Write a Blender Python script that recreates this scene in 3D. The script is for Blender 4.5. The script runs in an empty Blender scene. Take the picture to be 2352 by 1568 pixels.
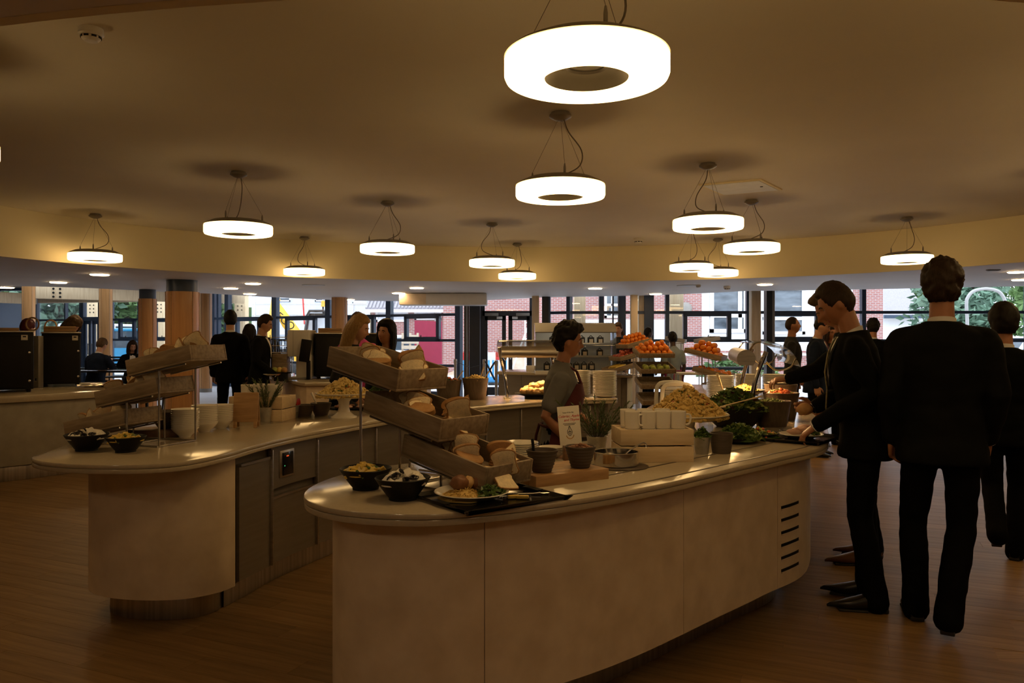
import bpy, bmesh, math, random
from math import sin, cos, pi, radians, sqrt, exp, atan2
from mathutils import Vector, Matrix, noise
random.seed(7)
scene = bpy.context.scene
COL = scene.collection

# ------------------------------------------------------------------ camera, sky, exposure
F_PX, HOR, CX, EYE = 1801.0, 775.0, 1176.0, 1.45
cam_data = bpy.data.cameras.new('camera')
cam_data.sensor_width = 23.5
cam_data.lens = 23.5 * F_PX / 2352.0
cam_data.shift_y = -(784 - HOR) / 2352.0
cam_data.clip_start, cam_data.clip_end = 0.05, 400
cam = bpy.data.objects.new('camera', cam_data)
COL.objects.link(cam)
cam.location = (0, 0, EYE)
cam.rotation_euler = (radians(90), 0, 0)
scene.camera = cam
scene.view_settings.view_transform = 'Standard'
scene.view_settings.look = 'None'
scene.view_settings.exposure = 0.0
scene.view_settings.gamma = 1.0
scene.view_settings.use_curve_mapping = False
scene.cycles.max_bounces = 8
scene.cycles.transparent_max_bounces = 16
scene.cycles.sample_clamp_indirect = 6.0
scene.cycles.caustics_reflective = False
scene.cycles.caustics_refractive = False

SKY = 4.3            # overcast daylight
LAMP = 8.5           # pendant diffuser radiance
LAMP_COL = (1.0, 0.63, 0.25)
DOWN = 34.0           # recessed downlights
DOWN_COL = (1.0, 0.68, 0.36)

world = bpy.data.worlds.new('world')
scene.world = world
world.use_nodes = True
wn = world.node_tree
wn.nodes.clear()
w_out = wn.nodes.new('ShaderNodeOutputWorld')
w_bg = wn.nodes.new('ShaderNodeBackground')
w_tc = wn.nodes.new('ShaderNodeTexCoord')
w_no = wn.nodes.new('ShaderNodeTexNoise')
w_no.inputs['Scale'].default_value = 2.2
w_no.inputs['Detail'].default_value = 5
w_mix = wn.nodes.new('ShaderNodeMix')
w_mix.data_type = 'RGBA'
w_mix.inputs['A'].default_value = (0.72, 0.83, 1.0, 1)
w_mix.inputs['B'].default_value = (0.92, 0.96, 1.0, 1)
wn.links.new(w_tc.outputs['Generated'], w_no.inputs['Vector'])
wn.links.new(w_no.outputs['Fac'], w_mix.inputs['Factor'])
wn.links.new(w_mix.outputs['Result'], w_bg.inputs['Color'])
w_bg.inputs['Strength'].default_value = SKY
wn.links.new(w_bg.outputs['Background'], w_out.inputs['Surface'])


def at(px, py, y):
    """a point of the photograph at the distance y"""
    return Vector(((px - CX) / F_PX * y, y, EYE - (py - HOR) / F_PX * y))


def on(px, py, z):
    """a point of the photograph on the level z"""
    y = (EYE - z) * F_PX / (py - HOR)
    return Vector(((px - CX) / F_PX * y, y, z))


# ------------------------------------------------------------------ materials
def S(r, g, b):
    f = lambda c: c / 12.92 if c <= 0.04045 else ((c + 0.055) / 1.055) ** 2.4
    return (f(r / 255), f(g / 255), f(b / 255))


MATS = {}


def M(name, col, rough=0.5, metal=0.0, var=0.15, scale=9.0, stretch=(1, 1, 1), bump=0.0, bscale=60.0, spec=0.5,
      col2=None, coat=0.0, emit=None, emit_s=0.0, detail=4, rand=0.0, sheen=0.0, sss=0.0, ramp=(0.3, 0.7)):
    m = bpy.data.materials.new(name)
    m.use_nodes = True
    nt = m.node_tree
    bs = nt.nodes['Principled BSDF']
    tc = nt.nodes.new('ShaderNodeTexCoord')
    mp = nt.nodes.new('ShaderNodeMapping')
    mp.inputs['Scale'].default_value = stretch
    nt.links.new(tc.outputs['Object'], mp.inputs['Vector'])
    no = nt.nodes.new('ShaderNodeTexNoise')
    no.inputs['Scale'].default_value = scale
    no.inputs['Detail'].default_value = detail
    nt.links.new(mp.outputs['Vector'], no.inputs['Vector'])
    rp = nt.nodes.new('ShaderNodeValToRGB')
    a = col if col2 else tuple(c * (1 - var) for c in col)
    b = col2 if col2 else tuple(min(1, c * (1 + var)) for c in col)
    rp.color_ramp.elements[0].position, rp.color_ramp.elements[1].position = ramp
    rp.color_ramp.elements[0].color = (*a, 1)
    rp.color_ramp.elements[1].color = (*b, 1)
    nt.links.new(no.outputs['Fac'], rp.inputs['Fac'])
    src = rp.outputs['Color']
    if rand:
        oi = nt.nodes.new('ShaderNodeObjectInfo')
        mr = nt.nodes.new('ShaderNodeMapRange')
        mr.inputs['To Min'].default_value = 1 - rand
        mr.inputs['To Max'].default_value = 1 + rand
        nt.links.new(oi.outputs['Random'], mr.inputs['Value'])
        hv = nt.nodes.new('ShaderNodeHueSaturation')
        nt.links.new(mr.outputs['Result'], hv.inputs['Value'])
        nt.links.new(src, hv.inputs['Color'])
        src = hv.outputs['Color']
    nt.links.new(src, bs.inputs['Base Color'])
    bs.inputs['Roughness'].default_value = rough
    bs.inputs['Metallic'].default_value = metal
    bs.inputs['Specular IOR Level'].default_value = spec
    bs.inputs['Coat Weight'].default_value = coat
    bs.inputs['Coat Roughness'].default_value = 0.08
    if sheen:
        bs.inputs['Sheen Weight'].default_value = sheen
    if sss:
        bs.inputs['Subsurface Weight'].default_value = sss
        bs.inputs['Subsurface Radius'].default_value = (0.02, 0.008, 0.004)
        bs.inputs['Subsurface Scale'].default_value = 0.3
    if emit:
        bs.inputs['Emission Color'].default_value = (*emit, 1)
        bs.inputs['Emission Strength'].default_value = emit_s
    if bump:
        n2 = nt.nodes.new('ShaderNodeTexNoise')
        n2.inputs['Scale'].default_value = bscale
        n2.inputs['Detail'].default_value = 3
        nt.links.new(mp.outputs['Vector'], n2.inputs['Vector'])
        bu = nt.nodes.new('ShaderNodeBump')
        bu.inputs['Strength'].default_value = bump
        bu.inputs['Distance'].default_value = 0.01
        nt.links.new(n2.outputs['Fac'], bu.inputs['Height'])
        nt.links.new(bu.outputs['Normal'], bs.inputs['Normal'])
    MATS[name] = m
    return m


def glass_mat(name, tint=(1, 1, 1), gloss=0.08):
    m = bpy.data.materials.new(name)
    m.use_nodes = True
    nt = m.node_tree
    nt.nodes.clear()
    out = nt.nodes.new('ShaderNodeOutputMaterial')
    tr = nt.nodes.new('ShaderNodeBsdfTransparent')
    no = nt.nodes.new('ShaderNodeTexNoise')
    no.inputs['Scale'].default_value = 1.5
    rp = nt.nodes.new('ShaderNodeValToRGB')
    rp.color_ramp.elements[0].color = (*[c * 0.94 for c in tint], 1)
    rp.color_ramp.elements[1].color = (*tint, 1)
    nt.links.new(no.outputs['Fac'], rp.inputs['Fac'])
    nt.links.new(rp.outputs['Color'], tr.inputs['Color'])
    gl = nt.nodes.new('ShaderNodeBsdfGlossy')
    gl.inputs['Roughness'].default_value = 0.02
    lw = nt.nodes.new('ShaderNodeLayerWeight')
    lw.inputs['Blend'].default_value = 0.25
    mul = nt.nodes.new('ShaderNodeMath')
    mul.operation = 'MULTIPLY_ADD'
    mul.inputs[1].default_value = 0.6
    mul.inputs[2].default_value = gloss * 0.5
    nt.links.new(lw.outputs['Fresnel'], mul.inputs[0])
    mx = nt.nodes.new('ShaderNodeMixShader')
    nt.links.new(mul.outputs['Value'], mx.inputs['Fac'])
    nt.links.new(tr.outputs['BSDF'], mx.inputs[1])
    nt.links.new(gl.outputs['BSDF'], mx.inputs[2])
    nt.links.new(mx.outputs['Shader'], out.inputs['Surface'])
    MATS[name] = m
    return m


def brick_mat(name, c1, c2, mortar, scale=1.0):
    m = bpy.data.materials.new(name)
    m.use_nodes = True
    nt = m.node_tree
    bs = nt.nodes['Principled BSDF']
    tc = nt.nodes.new('ShaderNodeTexCoord')
    mp = nt.nodes.new('ShaderNodeMapping')
    mp.inputs['Rotation'].default_value = (radians(90), 0, 0)
    nt.links.new(tc.outputs['Object'], mp.inputs['Vector'])
    br = nt.nodes.new('ShaderNodeTexBrick')
    br.inputs['Color1'].default_value = (*c1, 1)
    br.inputs['Color2'].default_value = (*c2, 1)
    br.inputs['Mortar'].default_value = (*mortar, 1)
    br.inputs['Scale'].default_value = scale
    br.inputs['Brick Width'].default_value = 0.225
    br.inputs['Row Height'].default_value = 0.075
    br.inputs['Mortar Size'].default_value = 0.010
    br.inputs['Bias'].default_value = -0.2
    nt.links.new(mp.outputs['Vector'], br.inputs['Vector'])
    nt.links.new(br.outputs['Color'], bs.inputs['Base Color'])
    bs.inputs['Roughness'].default_value = 0.85
    bu = nt.nodes.new('ShaderNodeBump')
    bu.inputs['Strength'].default_value = 0.5
    bu.inputs['Distance'].default_value = 0.006
    bu.invert = True
    nt.links.new(br.outputs['Fac'], bu.inputs['Height'])
    nt.links.new(bu.outputs['Normal'], bs.inputs['Normal'])
    MATS[name] = m
    return m


M('ceiling_paint', (0.74, 0.70, 0.62), 0.9, var=0.03, scale=1.2)
M('fascia_paint', (0.80, 0.72, 0.50), 0.8, var=0.03, scale=1.2)
M('soffit_paint', (0.74, 0.70, 0.67), 0.6, var=0.03, scale=1.2)
M('wall_paint', (0.55, 0.54, 0.55), 0.9, var=0.04, scale=1.5)
M('roof_timber', (0.20, 0.11, 0.05), 0.7, var=0.3, stretch=(1, 12, 1), scale=3)
M('worktop', (0.47, 0.40, 0.29), 0.15, var=0.04, scale=60, spec=0.42)
M('groove', (0.10, 0.075, 0.05), 0.5)
M('panel', (0.64, 0.51, 0.36), 0.42, metal=0.0, col2=(0.80, 0.66, 0.49), scale=7, bump=0.05, bscale=25, detail=6)
M('panel_grey_dimmed', (0.27, 0.24, 0.185), 0.45, col2=(0.36, 0.32, 0.25), scale=7, detail=6)  # greyer than panel, and darkened to stand for the weaker light far left
M('counter_core', (0.16, 0.13, 0.10), 0.8)
M('plinth', (0.50, 0.45, 0.40), 0.32, metal=0.9, var=0.25, stretch=(14, 14, 0.3), scale=3)
M('cabinet', (0.27, 0.24, 0.20), 0.36, metal=0.6, var=0.08, stretch=(1, 1, 14), scale=3)
M('cabinet_gap', (0.03, 0.025, 0.02), 0.7)
M('steel', (0.62, 0.59, 0.55), 0.25, metal=1.0, var=0.08)
M('steel_brushed', (0.55, 0.52, 0.48), 0.34, metal=1.0, var=0.12, stretch=(1, 1, 10))
M('chrome', (0.75, 0.73, 0.70), 0.10, metal=1.0, var=0.04)
M('grey_metal', (0.26, 0.24, 0.21), 0.45, metal=0.3, var=0.06)
M('lamp_shell', (0.30, 0.28, 0.23), 0.5, metal=0.2, var=0.05)
M('cable', (0.22, 0.19, 0.15), 0.6)
M('lamp_glow', (0.8, 0.75, 0.65), 0.4, emit=LAMP_COL, emit_s=LAMP)
M('downlight_glow', (0.8, 0.78, 0.7), 0.4, emit=DOWN_COL, emit_s=DOWN)
M('heat_glow', (0.8, 0.6, 0.3), 0.4, emit=(1.0, 0.56, 0.22), emit_s=130.0)
M('case_glow', (0.8, 0.8, 0.75), 0.4, emit=(1.0, 0.86, 0.62), emit_s=2.5)
M('led_red', (0.6, 0.1, 0.05), 0.4, emit=(1.0, 0.12, 0.03), emit_s=0.6)
M('led_green', (0.1, 0.5, 0.2), 0.4, emit=(0.1, 1.0, 0.35), emit_s=0.5)
M('tray_wood', (0.20, 0.145, 0.09), 0.6, col2=(0.34, 0.26, 0.175), stretch=(2, 14, 14), scale=4, bump=0.1, bscale=20, rand=0.1)
M('pine', (0.62, 0.47, 0.28), 0.6, col2=(0.72, 0.58, 0.38), stretch=(2, 12, 12), scale=4, rand=0.06)
M('board_wood', (0.34, 0.19, 0.08), 0.45, col2=(0.48, 0.29, 0.13), stretch=(2, 14, 14), scale=4)
M('dark_board', (0.14, 0.07, 0.035), 0.5, col2=(0.22, 0.12, 0.06), stretch=(2, 14, 14), scale=4)
M('column_wood', (0.50, 0.235, 0.075), 0.4, col2=(0.60, 0.30, 0.105), stretch=(10, 10, 0.6), scale=3, coat=0.2)
M('glulam', (0.62, 0.45, 0.26), 0.6, col2=(0.74, 0.58, 0.36), stretch=(9, 9, 0.8), scale=3)
M('frame_blue', (0.035, 0.060, 0.105), 0.4, var=0.1)
M('frame_dark', (0.014, 0.016, 0.020), 0.4, var=0.1)
M('black', (0.008, 0.008, 0.008), 0.5, var=0.2, spec=0.22)
M('black_gloss', (0.008, 0.008, 0.008), 0.12, var=0.2)
M('white_plastic', (0.72, 0.70, 0.66), 0.4, var=0.03)
M('grey_plastic', (0.35, 0.34, 0.33), 0.5, var=0.05)
M('ceramic', (0.80, 0.76, 0.68), 0.14, var=0.03)
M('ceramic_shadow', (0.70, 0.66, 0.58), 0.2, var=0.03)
M('stone_bowl', (0.085, 0.065, 0.050), 0.55, var=0.2, stretch=(1, 1, 9), scale=14)
M('bucket_wood', (0.07, 0.048, 0.032), 0.6, col2=(0.13, 0.09, 0.06), stretch=(12, 12, 2), scale=5)
M('galv', (0.50, 0.50, 0.48), 0.42, metal=0.85, var=0.2, scale=20)
M('crumb', (0.84, 0.70, 0.45), 0.85, var=0.12, scale=60, bump=0.25, bscale=160, rand=0.1)
M('crust', (0.30, 0.145, 0.045), 0.7, col2=(0.48, 0.26, 0.09), scale=25, bump=0.2, rand=0.15)
M('bun', (0.34, 0.17, 0.06), 0.7, col2=(0.52, 0.30, 0.12), scale=14, bump=0.2, rand=0.15)
M('pasta', (0.62, 0.44, 0.13), 0.5, col2=(0.78, 0.60, 0.24), scale=30, bump=0.1)
M('couscous', (0.58, 0.39, 0.10), 0.6, col2=(0.72, 0.52, 0.18), scale=30, bump=0.1)
M('herb_fleck', (0.07, 0.12, 0.025), 0.6, var=0.3)
M('pepper_fleck', (0.50, 0.13, 0.04), 0.5, var=0.3)
M('leaf', (0.045, 0.10, 0.016), 0.45, col2=(0.10, 0.17, 0.03), scale=20)
M('leaf_pale', (0.20, 0.27, 0.06), 0.45, col2=(0.34, 0.38, 0.12), scale=20)
M('leaf_red', (0.12, 0.03, 0.03), 0.45, var=0.3)
M('rosemary', (0.06, 0.10, 0.03), 0.6, col2=(0.12, 0.17, 0.06), scale=20)
M('olive', (0.02, 0.015, 0.015), 0.3, var=0.3)
M('feta', (0.80, 0.76, 0.68), 0.6, var=0.06, scale=30)
M('melon', (0.66, 0.46, 0.07), 0.35, col2=(0.75, 0.55, 0.14), scale=18)
M('courgette', (0.35, 0.42, 0.06), 0.4, col2=(0.62, 0.52, 0.10), scale=18)
M('tomato', (0.55, 0.09, 0.03), 0.25, col2=(0.66, 0.16, 0.05), scale=18)
M('cheese', (0.75, 0.46, 0.09), 0.5, var=0.1)
M('meat', (0.16, 0.065, 0.03), 0.5, col2=(0.27, 0.12, 0.05), scale=30, bump=0.3)
M('ham', (0.62, 0.34, 0.26), 0.45, col2=(0.74, 0.50, 0.40), scale=18)
M('chicken', (0.62, 0.34, 0.12), 0.5, col2=(0.80, 0.55, 0.27), scale=24, bump=0.3, bscale=40)
M('orange', (0.78, 0.21, 0.012), 0.38, col2=(0.86, 0.28, 0.02), scale=10, bump=0.12, bscale=150, rand=0.1)
M('apple', (0.42, 0.035, 0.03), 0.3, col2=(0.58, 0.16, 0.08), scale=9, rand=0.2)
M('banana', (0.72, 0.50, 0.06), 0.45, col2=(0.78, 0.58, 0.12), scale=12)
M('pear', (0.36, 0.42, 0.08), 0.45, var=0.15)
M('chilli', (0.45, 0.02, 0.015), 0.3, var=0.2)
M('onion', (0.45, 0.24, 0.09), 0.4, var=0.2)
M('paper', (0.80, 0.76, 0.68), 0.7, var=0.03)
M('ink_red', (0.60, 0.02, 0.02), 0.6)
M('ink_dark', (0.05, 0.05, 0.06), 0.6)
M('ink_gold', (0.45, 0.24, 0.06), 0.6)
M('suit_black', (0.0045, 0.0048, 0.005), 0.85, var=0.25, scale=6, bump=0.15, bscale=14, spec=0.05)
M('suit_charcoal', (0.0075, 0.008, 0.0085), 0.8, var=0.25, scale=6, bump=0.15, bscale=14, spec=0.05)
M('suit_navy', (0.012, 0.018, 0.036), 0.8, var=0.25, scale=6, bump=0.15, bscale=14, spec=0.05)
M('trouser_black', (0.004, 0.0042, 0.0045), 0.85, var=0.25, scale=6, bump=0.15, bscale=14, spec=0.05)
M('shirt_white', (0.72, 0.70, 0.68), 0.8, var=0.04)
M('shirt_grey', (0.14, 0.14, 0.135), 0.85, var=0.12, bump=0.2, bscale=16)
M('shirt_bluegrey', (0.20, 0.25, 0.30), 0.85, var=0.12)
M('apron', (0.075, 0.010, 0.013), 0.85, var=0.15, bump=0.15, bscale=14)
M('apron_pink', (0.26, 0.02, 0.09), 0.85, var=0.15)
M('magenta_knit', (0.33, 0.03, 0.15), 0.85, var=0.15)
M('black_knit', (0.009, 0.009, 0.010), 0.95, var=0.3, bump=0.2)
M('tie_red', (0.14, 0.012, 0.022), 0.6, var=0.25, scale=60)
M('tie_gold', (0.25, 0.20, 0.07), 0.6, col2=(0.06, 0.06, 0.03), scale=70)
M('skin', (0.50, 0.27, 0.17), 0.5, var=0.08, scale=14, sss=0.08)
M('skin_tan', (0.36, 0.16, 0.085), 0.5, var=0.08, scale=14, sss=0.08)
M('skin_dark', (0.07, 0.035, 0.022), 0.5, var=0.1, scale=14)
M('lips', (0.34, 0.09, 0.07), 0.4, var=0.1)
M('eye_white', (0.65, 0.62, 0.58), 0.2, var=0.02)
M('eye_iris', (0.02, 0.013, 0.010), 0.15)
M('hair_black', (0.008, 0.006, 0.005), 0.6, var=0.4, scale=40, stretch=(4, 4, 0.7), spec=0.18)
M('hair_brown', (0.028, 0.016, 0.009), 0.6, var=0.4, scale=40, stretch=(4, 4, 0.7), spec=0.18)
M('hair_light', (0.085, 0.050, 0.024), 0.6, var=0.4, scale=40, stretch=(4, 4, 0.7), spec=0.18)
M('hair_blond', (0.20, 0.115, 0.04), 0.5, col2=(0.34, 0.21, 0.085), scale=40, stretch=(5, 5, 0.5), spec=0.18)
M('hair_red', (0.07, 0.010, 0.012), 0.4, var=0.4, scale=40, stretch=(4, 4, 0.7), spec=0.18)
M('shoe_black', (0.010, 0.010, 0.010), 0.25, var=0.2)
M('shoe_tan', (0.15, 0.065, 0.028), 0.3, var=0.25)
M('asphalt', (0.50, 0.50, 0.49), 0.9, col2=(0.60, 0.59, 0.57), scale=2)
M('floor_grey', (0.50, 0.50, 0.52), 0.5, col2=(0.58, 0.58, 0.60), scale=3)
M('soil', (0.42, 0.30, 0.20), 0.95, col2=(0.56, 0.44, 0.34), scale=3, bump=0.4)
M('white_render', (0.80, 0.79, 0.80), 0.8, var=0.03)
M('cladding', (0.70, 0.74, 0.80), 0.6, var=0.05)
M('window_dark', (0.045, 0.055, 0.065), 0.08, col2=(0.16, 0.19, 0.22), scale=1.1, stretch=(1, 1, 3))
M('upvc', (0.82, 0.82, 0.84), 0.4, var=0.02)
M('roof_tile', (0.32, 0.30, 0.32), 0.8, var=0.2, stretch=(8, 1, 1))
M('maroon', (0.30, 0.02, 0.05), 0.6, var=0.1)
M('yellow_paint', (0.72, 0.42, 0.03), 0.4, var=0.08)
M('amber', (0.85, 0.28, 0.02), 0.3, emit=(1.0, 0.3, 0.02), emit_s=0.6)
M('car_blue', (0.02, 0.22, 0.42), 0.25, var=0.05, coat=0.6)
M('car_white', (0.72, 0.74, 0.76), 0.3, var=0.03, coat=0.4)
M('car_black', (0.02, 0.02, 0.022), 0.2, var=0.1, coat=0.6)
M('car_glass', (0.05, 0.07, 0.09), 0.06, var=0.2)
M('rubber', (0.02, 0.02, 0.02), 0.8)
M('barrier_red', (0.66, 0.05, 0.04), 0.5)
M('barrier_blue', (0.06, 0.34, 0.70), 0.5)
M('barrier_white', (0.80, 0.80, 0.80), 0.5)
M('foliage', (0.055, 0.13, 0.035), 0.7, col2=(0.16, 0.27, 0.085), scale=0.9, rand=0.2)
M('foliage_blue', (0.06, 0.13, 0.085), 0.7, col2=(0.15, 0.24, 0.16), scale=0.9, rand=0.2)
M('bark', (0.10, 0.08, 0.06), 0.9, var=0.3)
M('pallet', (0.62, 0.50, 0.36), 0.7, var=0.15, stretch=(2, 9, 9))
brick_mat('brick', (0.36, 0.145, 0.12), (0.29, 0.11, 0.10), (0.42, 0.38, 0.37))
glass_mat('glass', (0.97, 0.985, 1.0), 0.04)
glass_mat('guard_glass', (0.86, 0.88, 0.86), 0.22)
def blind_mat(name, col):
    m = M(name, col, 0.9, var=0.04, scale=30, stretch=(1, 1, 8))
    nt = m.node_tree
    bs, out = nt.nodes['Principled BSDF'], nt.nodes['Material Output']
    tl = nt.nodes.new('ShaderNodeBsdfTranslucent')
    tl.inputs['Color'].default_value = (*col, 1)
    mx = nt.nodes.new('ShaderNodeMixShader')
    mx.inputs['Fac'].default_value = 0.35
    nt.links.new(bs.outputs['BSDF'], mx.inputs[1])
    nt.links.new(tl.outputs['BSDF'], mx.inputs[2])
    nt.links.new(mx.outputs['Shader'], out.inputs['Surface'])


blind_mat('blind_cloth', (0.50, 0.55, 0.62))
glass_mat('clear_plastic', (0.80, 0.82, 0.84), 0.25)


def floor_mat():
    m = bpy.data.materials.new('floor_vinyl')
    m.use_nodes = True
    nt = m.node_tree
    bs = nt.nodes['Principled BSDF']
    tc = nt.nodes.new('ShaderNodeTexCoord')
    mp = nt.nodes.new('ShaderNodeMapping')
    nt.links.new(tc.outputs['Object'], mp.inputs['Vector'])
    mp.inputs['Scale'].default_value = (1.0, 16.0, 1.0)
    no = nt.nodes.new('ShaderNodeTexNoise')
    no.inputs['Scale'].default_value = 1.6
    no.inputs['Detail'].default_value = 7
    no.inputs['Roughness'].default_value = 0.65
    nt.links.new(mp.outputs['Vector'], no.inputs['Vector'])
    rp = nt.nodes.new('ShaderNodeValToRGB')
    rp.color_ramp.elements[0].position = 0.34
    rp.color_ramp.elements[0].color = (0.175, 0.098, 0.038, 1)
    rp.color_ramp.elements[1].position = 0.68
    rp.color_ramp.elements[1].color = (0.300, 0.185, 0.080, 1)
    nt.links.new(no.outputs['Fac'], rp.inputs['Fac'])
    oi = nt.nodes.new('ShaderNodeObjectInfo')
    mr = nt.nodes.new('ShaderNodeMapRange')
    mr.inputs['To Min'].default_value = 0.86
    mr.inputs['To Max'].default_value = 1.12
    nt.links.new(oi.outputs['Random'], mr.inputs['Value'])
    hv = nt.nodes.new('ShaderNodeHueSaturation')
    nt.links.new(mr.outputs['Result'], hv.inputs['Value'])
    nt.links.new(rp.outputs['Color'], hv.inputs['Color'])
    nt.links.new(hv.outputs['Color'], bs.inputs['Base Color'])
    bs.inputs['Roughness'].default_value = 0.46
    bs.inputs['Specular IOR Level'].default_value = 0.16
    MATS['floor_vinyl'] = m


floor_mat()


# ------------------------------------------------------------------ mesh helpers
class B:
    """collects faces, then links them as one mesh object"""

    def __init__(self):
        self.V, self.F, self.I, self.mi = [], [], [], 0

    def add(self, vs, fs):
        o = len(self.V)
        self.V += [tuple(v) for v in vs]
        self.F += [tuple(i + o for i in f) for f in fs]
        self.I += [self.mi] * len(fs)
        return self

    def slot(self, i):
        self.mi = i
        return self

    def box(self, c, s, rz=0.0, mat=None):
        x, y, z = s[0] / 2, s[1] / 2, s[2] / 2
        vs = [Vector(p) for p in ((-x, -y, -z), (x, -y, -z), (x, y, -z), (-x, y, -z), (-x, -y, z), (x, -y, z), (x, y, z), (-x, y, z))]
        R = mat if mat else Matrix.Rotation(rz, 3, 'Z')
        c = Vector(c)
        return self.add([R @ v + c for v in vs], [(0, 3, 2, 1), (4, 5, 6, 7), (0, 1, 5, 4), (1, 2, 6, 5), (2, 3, 7, 6), (3, 0, 4, 7)])

    def rbox(self, c, s, r=0.01, rz=0.0, mat=None, seg=2):
        bm = bmesh.new()
        bmesh.ops.create_cube(bm, size=1.0)
        for v in bm.verts:
            v.co = Vector((v.co.x * s[0], v.co.y * s[1], v.co.z * s[2]))
        bmesh.ops.bevel(bm, geom=bm.edges[:], offset=r, segments=seg, affect='EDGES', profile=0.5)
        R = mat if mat else Matrix.Rotation(rz, 3, 'Z')
        c = Vector(c)
        bm.verts.index_update()
        vs = [R @ v.co + c for v in bm.verts]
        fs = [tuple(v.index for v in f.verts) for f in bm.faces]
        bm.free()
        return self.add(vs, fs)

    def lathe(self, prof, n=32, c=(0, 0, 0), sx=1.0, sy=1.0, wob=None):
        vs, fs, rings = [], [], []
        for r, z in prof:
            if r < 1e-6:
                rings.append([len(vs)])
                vs.append((c[0], c[1], c[2] + z))
            else:
                ring = []
                for i in range(n):
                    a = 2 * pi * i / n
                    q = r * (wob(a) if wob else 1)
                    ring.append(len(vs))
                    vs.append((c[0] + q * cos(a) * sx, c[1] + q * sin(a) * sy, c[2] + z))
                rings.append(ring)
        for A, Bq in zip(rings, rings[1:]):
            for i in range(n):
                j = (i + 1) % n
                if len(A) == 1 and len(Bq) == 1:
                    continue
                if len(A) == 1:
                    fs.append((A[0], Bq[j], Bq[i]))
                elif len(Bq) == 1:
                    fs.append((A[i], A[j], Bq[0]))
                else:
                    fs.append((A[i], A[j], Bq[j], Bq[i]))
        return self.add(vs, fs)

    def tube(self, path, r, n=8, flat=1.0, cap=True, close=False):
        P = [Vector(p) for p in path]
        m = len(P)
        R = r if isinstance(r, (list, tuple)) else [r] * m
        T = []
        for i in range(m):
            if close:
                t = P[(i + 1) % m] - P[i - 1]
            else:
                t = P[min(i + 1, m - 1)] - P[max(i - 1, 0)]
            T.append(t.normalized() if t.length > 1e-9 else Vector((0, 0, 1)))
        up = Vector((0, 0, 1)) if abs(T[0].z) < 0.9 else Vector((0, 1, 0))
        u = (up - T[0] * up.dot(T[0])).normalized()
        vs, fs = [], []
        for i in range(m):
            u = (u - T[i] * u.dot(T[i])).normalized()
            w = T[i].cross(u)
            for k in range(n):
                a = 2 * pi * k / n
                vs.append(P[i] + (u * cos(a) * flat + w * sin(a)) * R[i])
        mm = m if close else m - 1
        for i in range(mm):
            i2 = (i + 1) % m
            for k in range(n):
                k2 = (k + 1) % n
                fs.append((i * n + k, i * n + k2, i2 * n + k2, i2 * n + k))
        if cap and not close:
            fs.append(tuple(range(n - 1, -1, -1)))
            fs.append(tuple((m - 1) * n + k for k in range(n)))
        return self.add(vs, fs)

    def ball(self, c, r, n=12, m=8, R=None):
        rx, ry, rz = r if isinstance(r, (list, tuple)) else (r, r, r)
        vs, fs = [(0, 0, -rz)], []
        for j in range(1, m):
            p = -pi / 2 + pi * j / m
            for i in range(n):
                a = 2 * pi * i / n
                vs.append((rx * cos(p) * cos(a), ry * cos(p) * sin(a), rz * sin(p)))
        vs.append((0, 0, rz))
        for i in range(n):
            k = (i + 1) % n
            fs.append((0, 1 + k, 1 + i))
            for j in range(m - 2):
                fs.append((1 + j * n + i, 1 + j * n + k, 1 + (j + 1) * n + k, 1 + (j + 1) * n + i))
            fs.append((1 + (m - 2) * n + i, 1 + (m - 2) * n + k, len(vs) - 1))
        c = Vector(c)
        vs = [((R @ Vector(v)) if R else Vector(v)) + c for v in vs]
        return self.add(vs, fs)

    def loft(self, secs, n=20, cap=True):
        """secs: (centre, right vector, forward vector, rx, ry, exponent)"""
        vs, fs = [], []
        for c, rt, fw, rx, ry, ex in secs:
            c, rt, fw = Vector(c), Vector(rt), Vector(fw)
            for k in range(n):
                a = 2 * pi * k / n
                ca, sa = cos(a), sin(a)
                x = (abs(ca) ** (2 / ex)) * (1 if ca > 0 else -1) * rx
                y = (abs(sa) ** (2 / ex)) * (1 if sa > 0 else -1) * ry
                vs.append(c + rt * x + fw * y)
        m = len(secs)
        for i in range(m - 1):
            for k in range(n):
                k2 = (k + 1) % n
                fs.append((i * n + k, i * n + k2, (i + 1) * n + k2, (i + 1) * n + k))
        if cap:
            fs.append(tuple(range(n - 1, -1, -1)))
            fs.append(tuple((m - 1) * n + k for k in range(n)))
        return self.add(vs, fs)

    def slab(self, poly, z0, z1, r=0.008):
        """extruded outline with rounded top and bottom edges"""
        n = len(poly)
        rings = []
        for off, z in ((-r * 1.0, z0), (-r * 0.3, z0 + r * 0.3), (0, z0 + r), (0, z1 - r), (-r * 0.3, z1 - r * 0.3), (-r, z1)):
            q = offset(poly, off)
            rings.append([(p[0], p[1], z) for p in q])
        vs = [v for ring in rings for v in ring]
        fs = []
        for i in range(len(rings) - 1):
            for k in range(n):
                k2 = (k + 1) % n
                fs.append((i * n + k, i * n + k2, (i + 1) * n + k2, (i + 1) * n + k))
        fs.append(tuple(range(n - 1, -1, -1)))
        fs.append(tuple((len(rings) - 1) * n + k for k in range(n)))
        return self.add(vs, fs)

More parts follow.
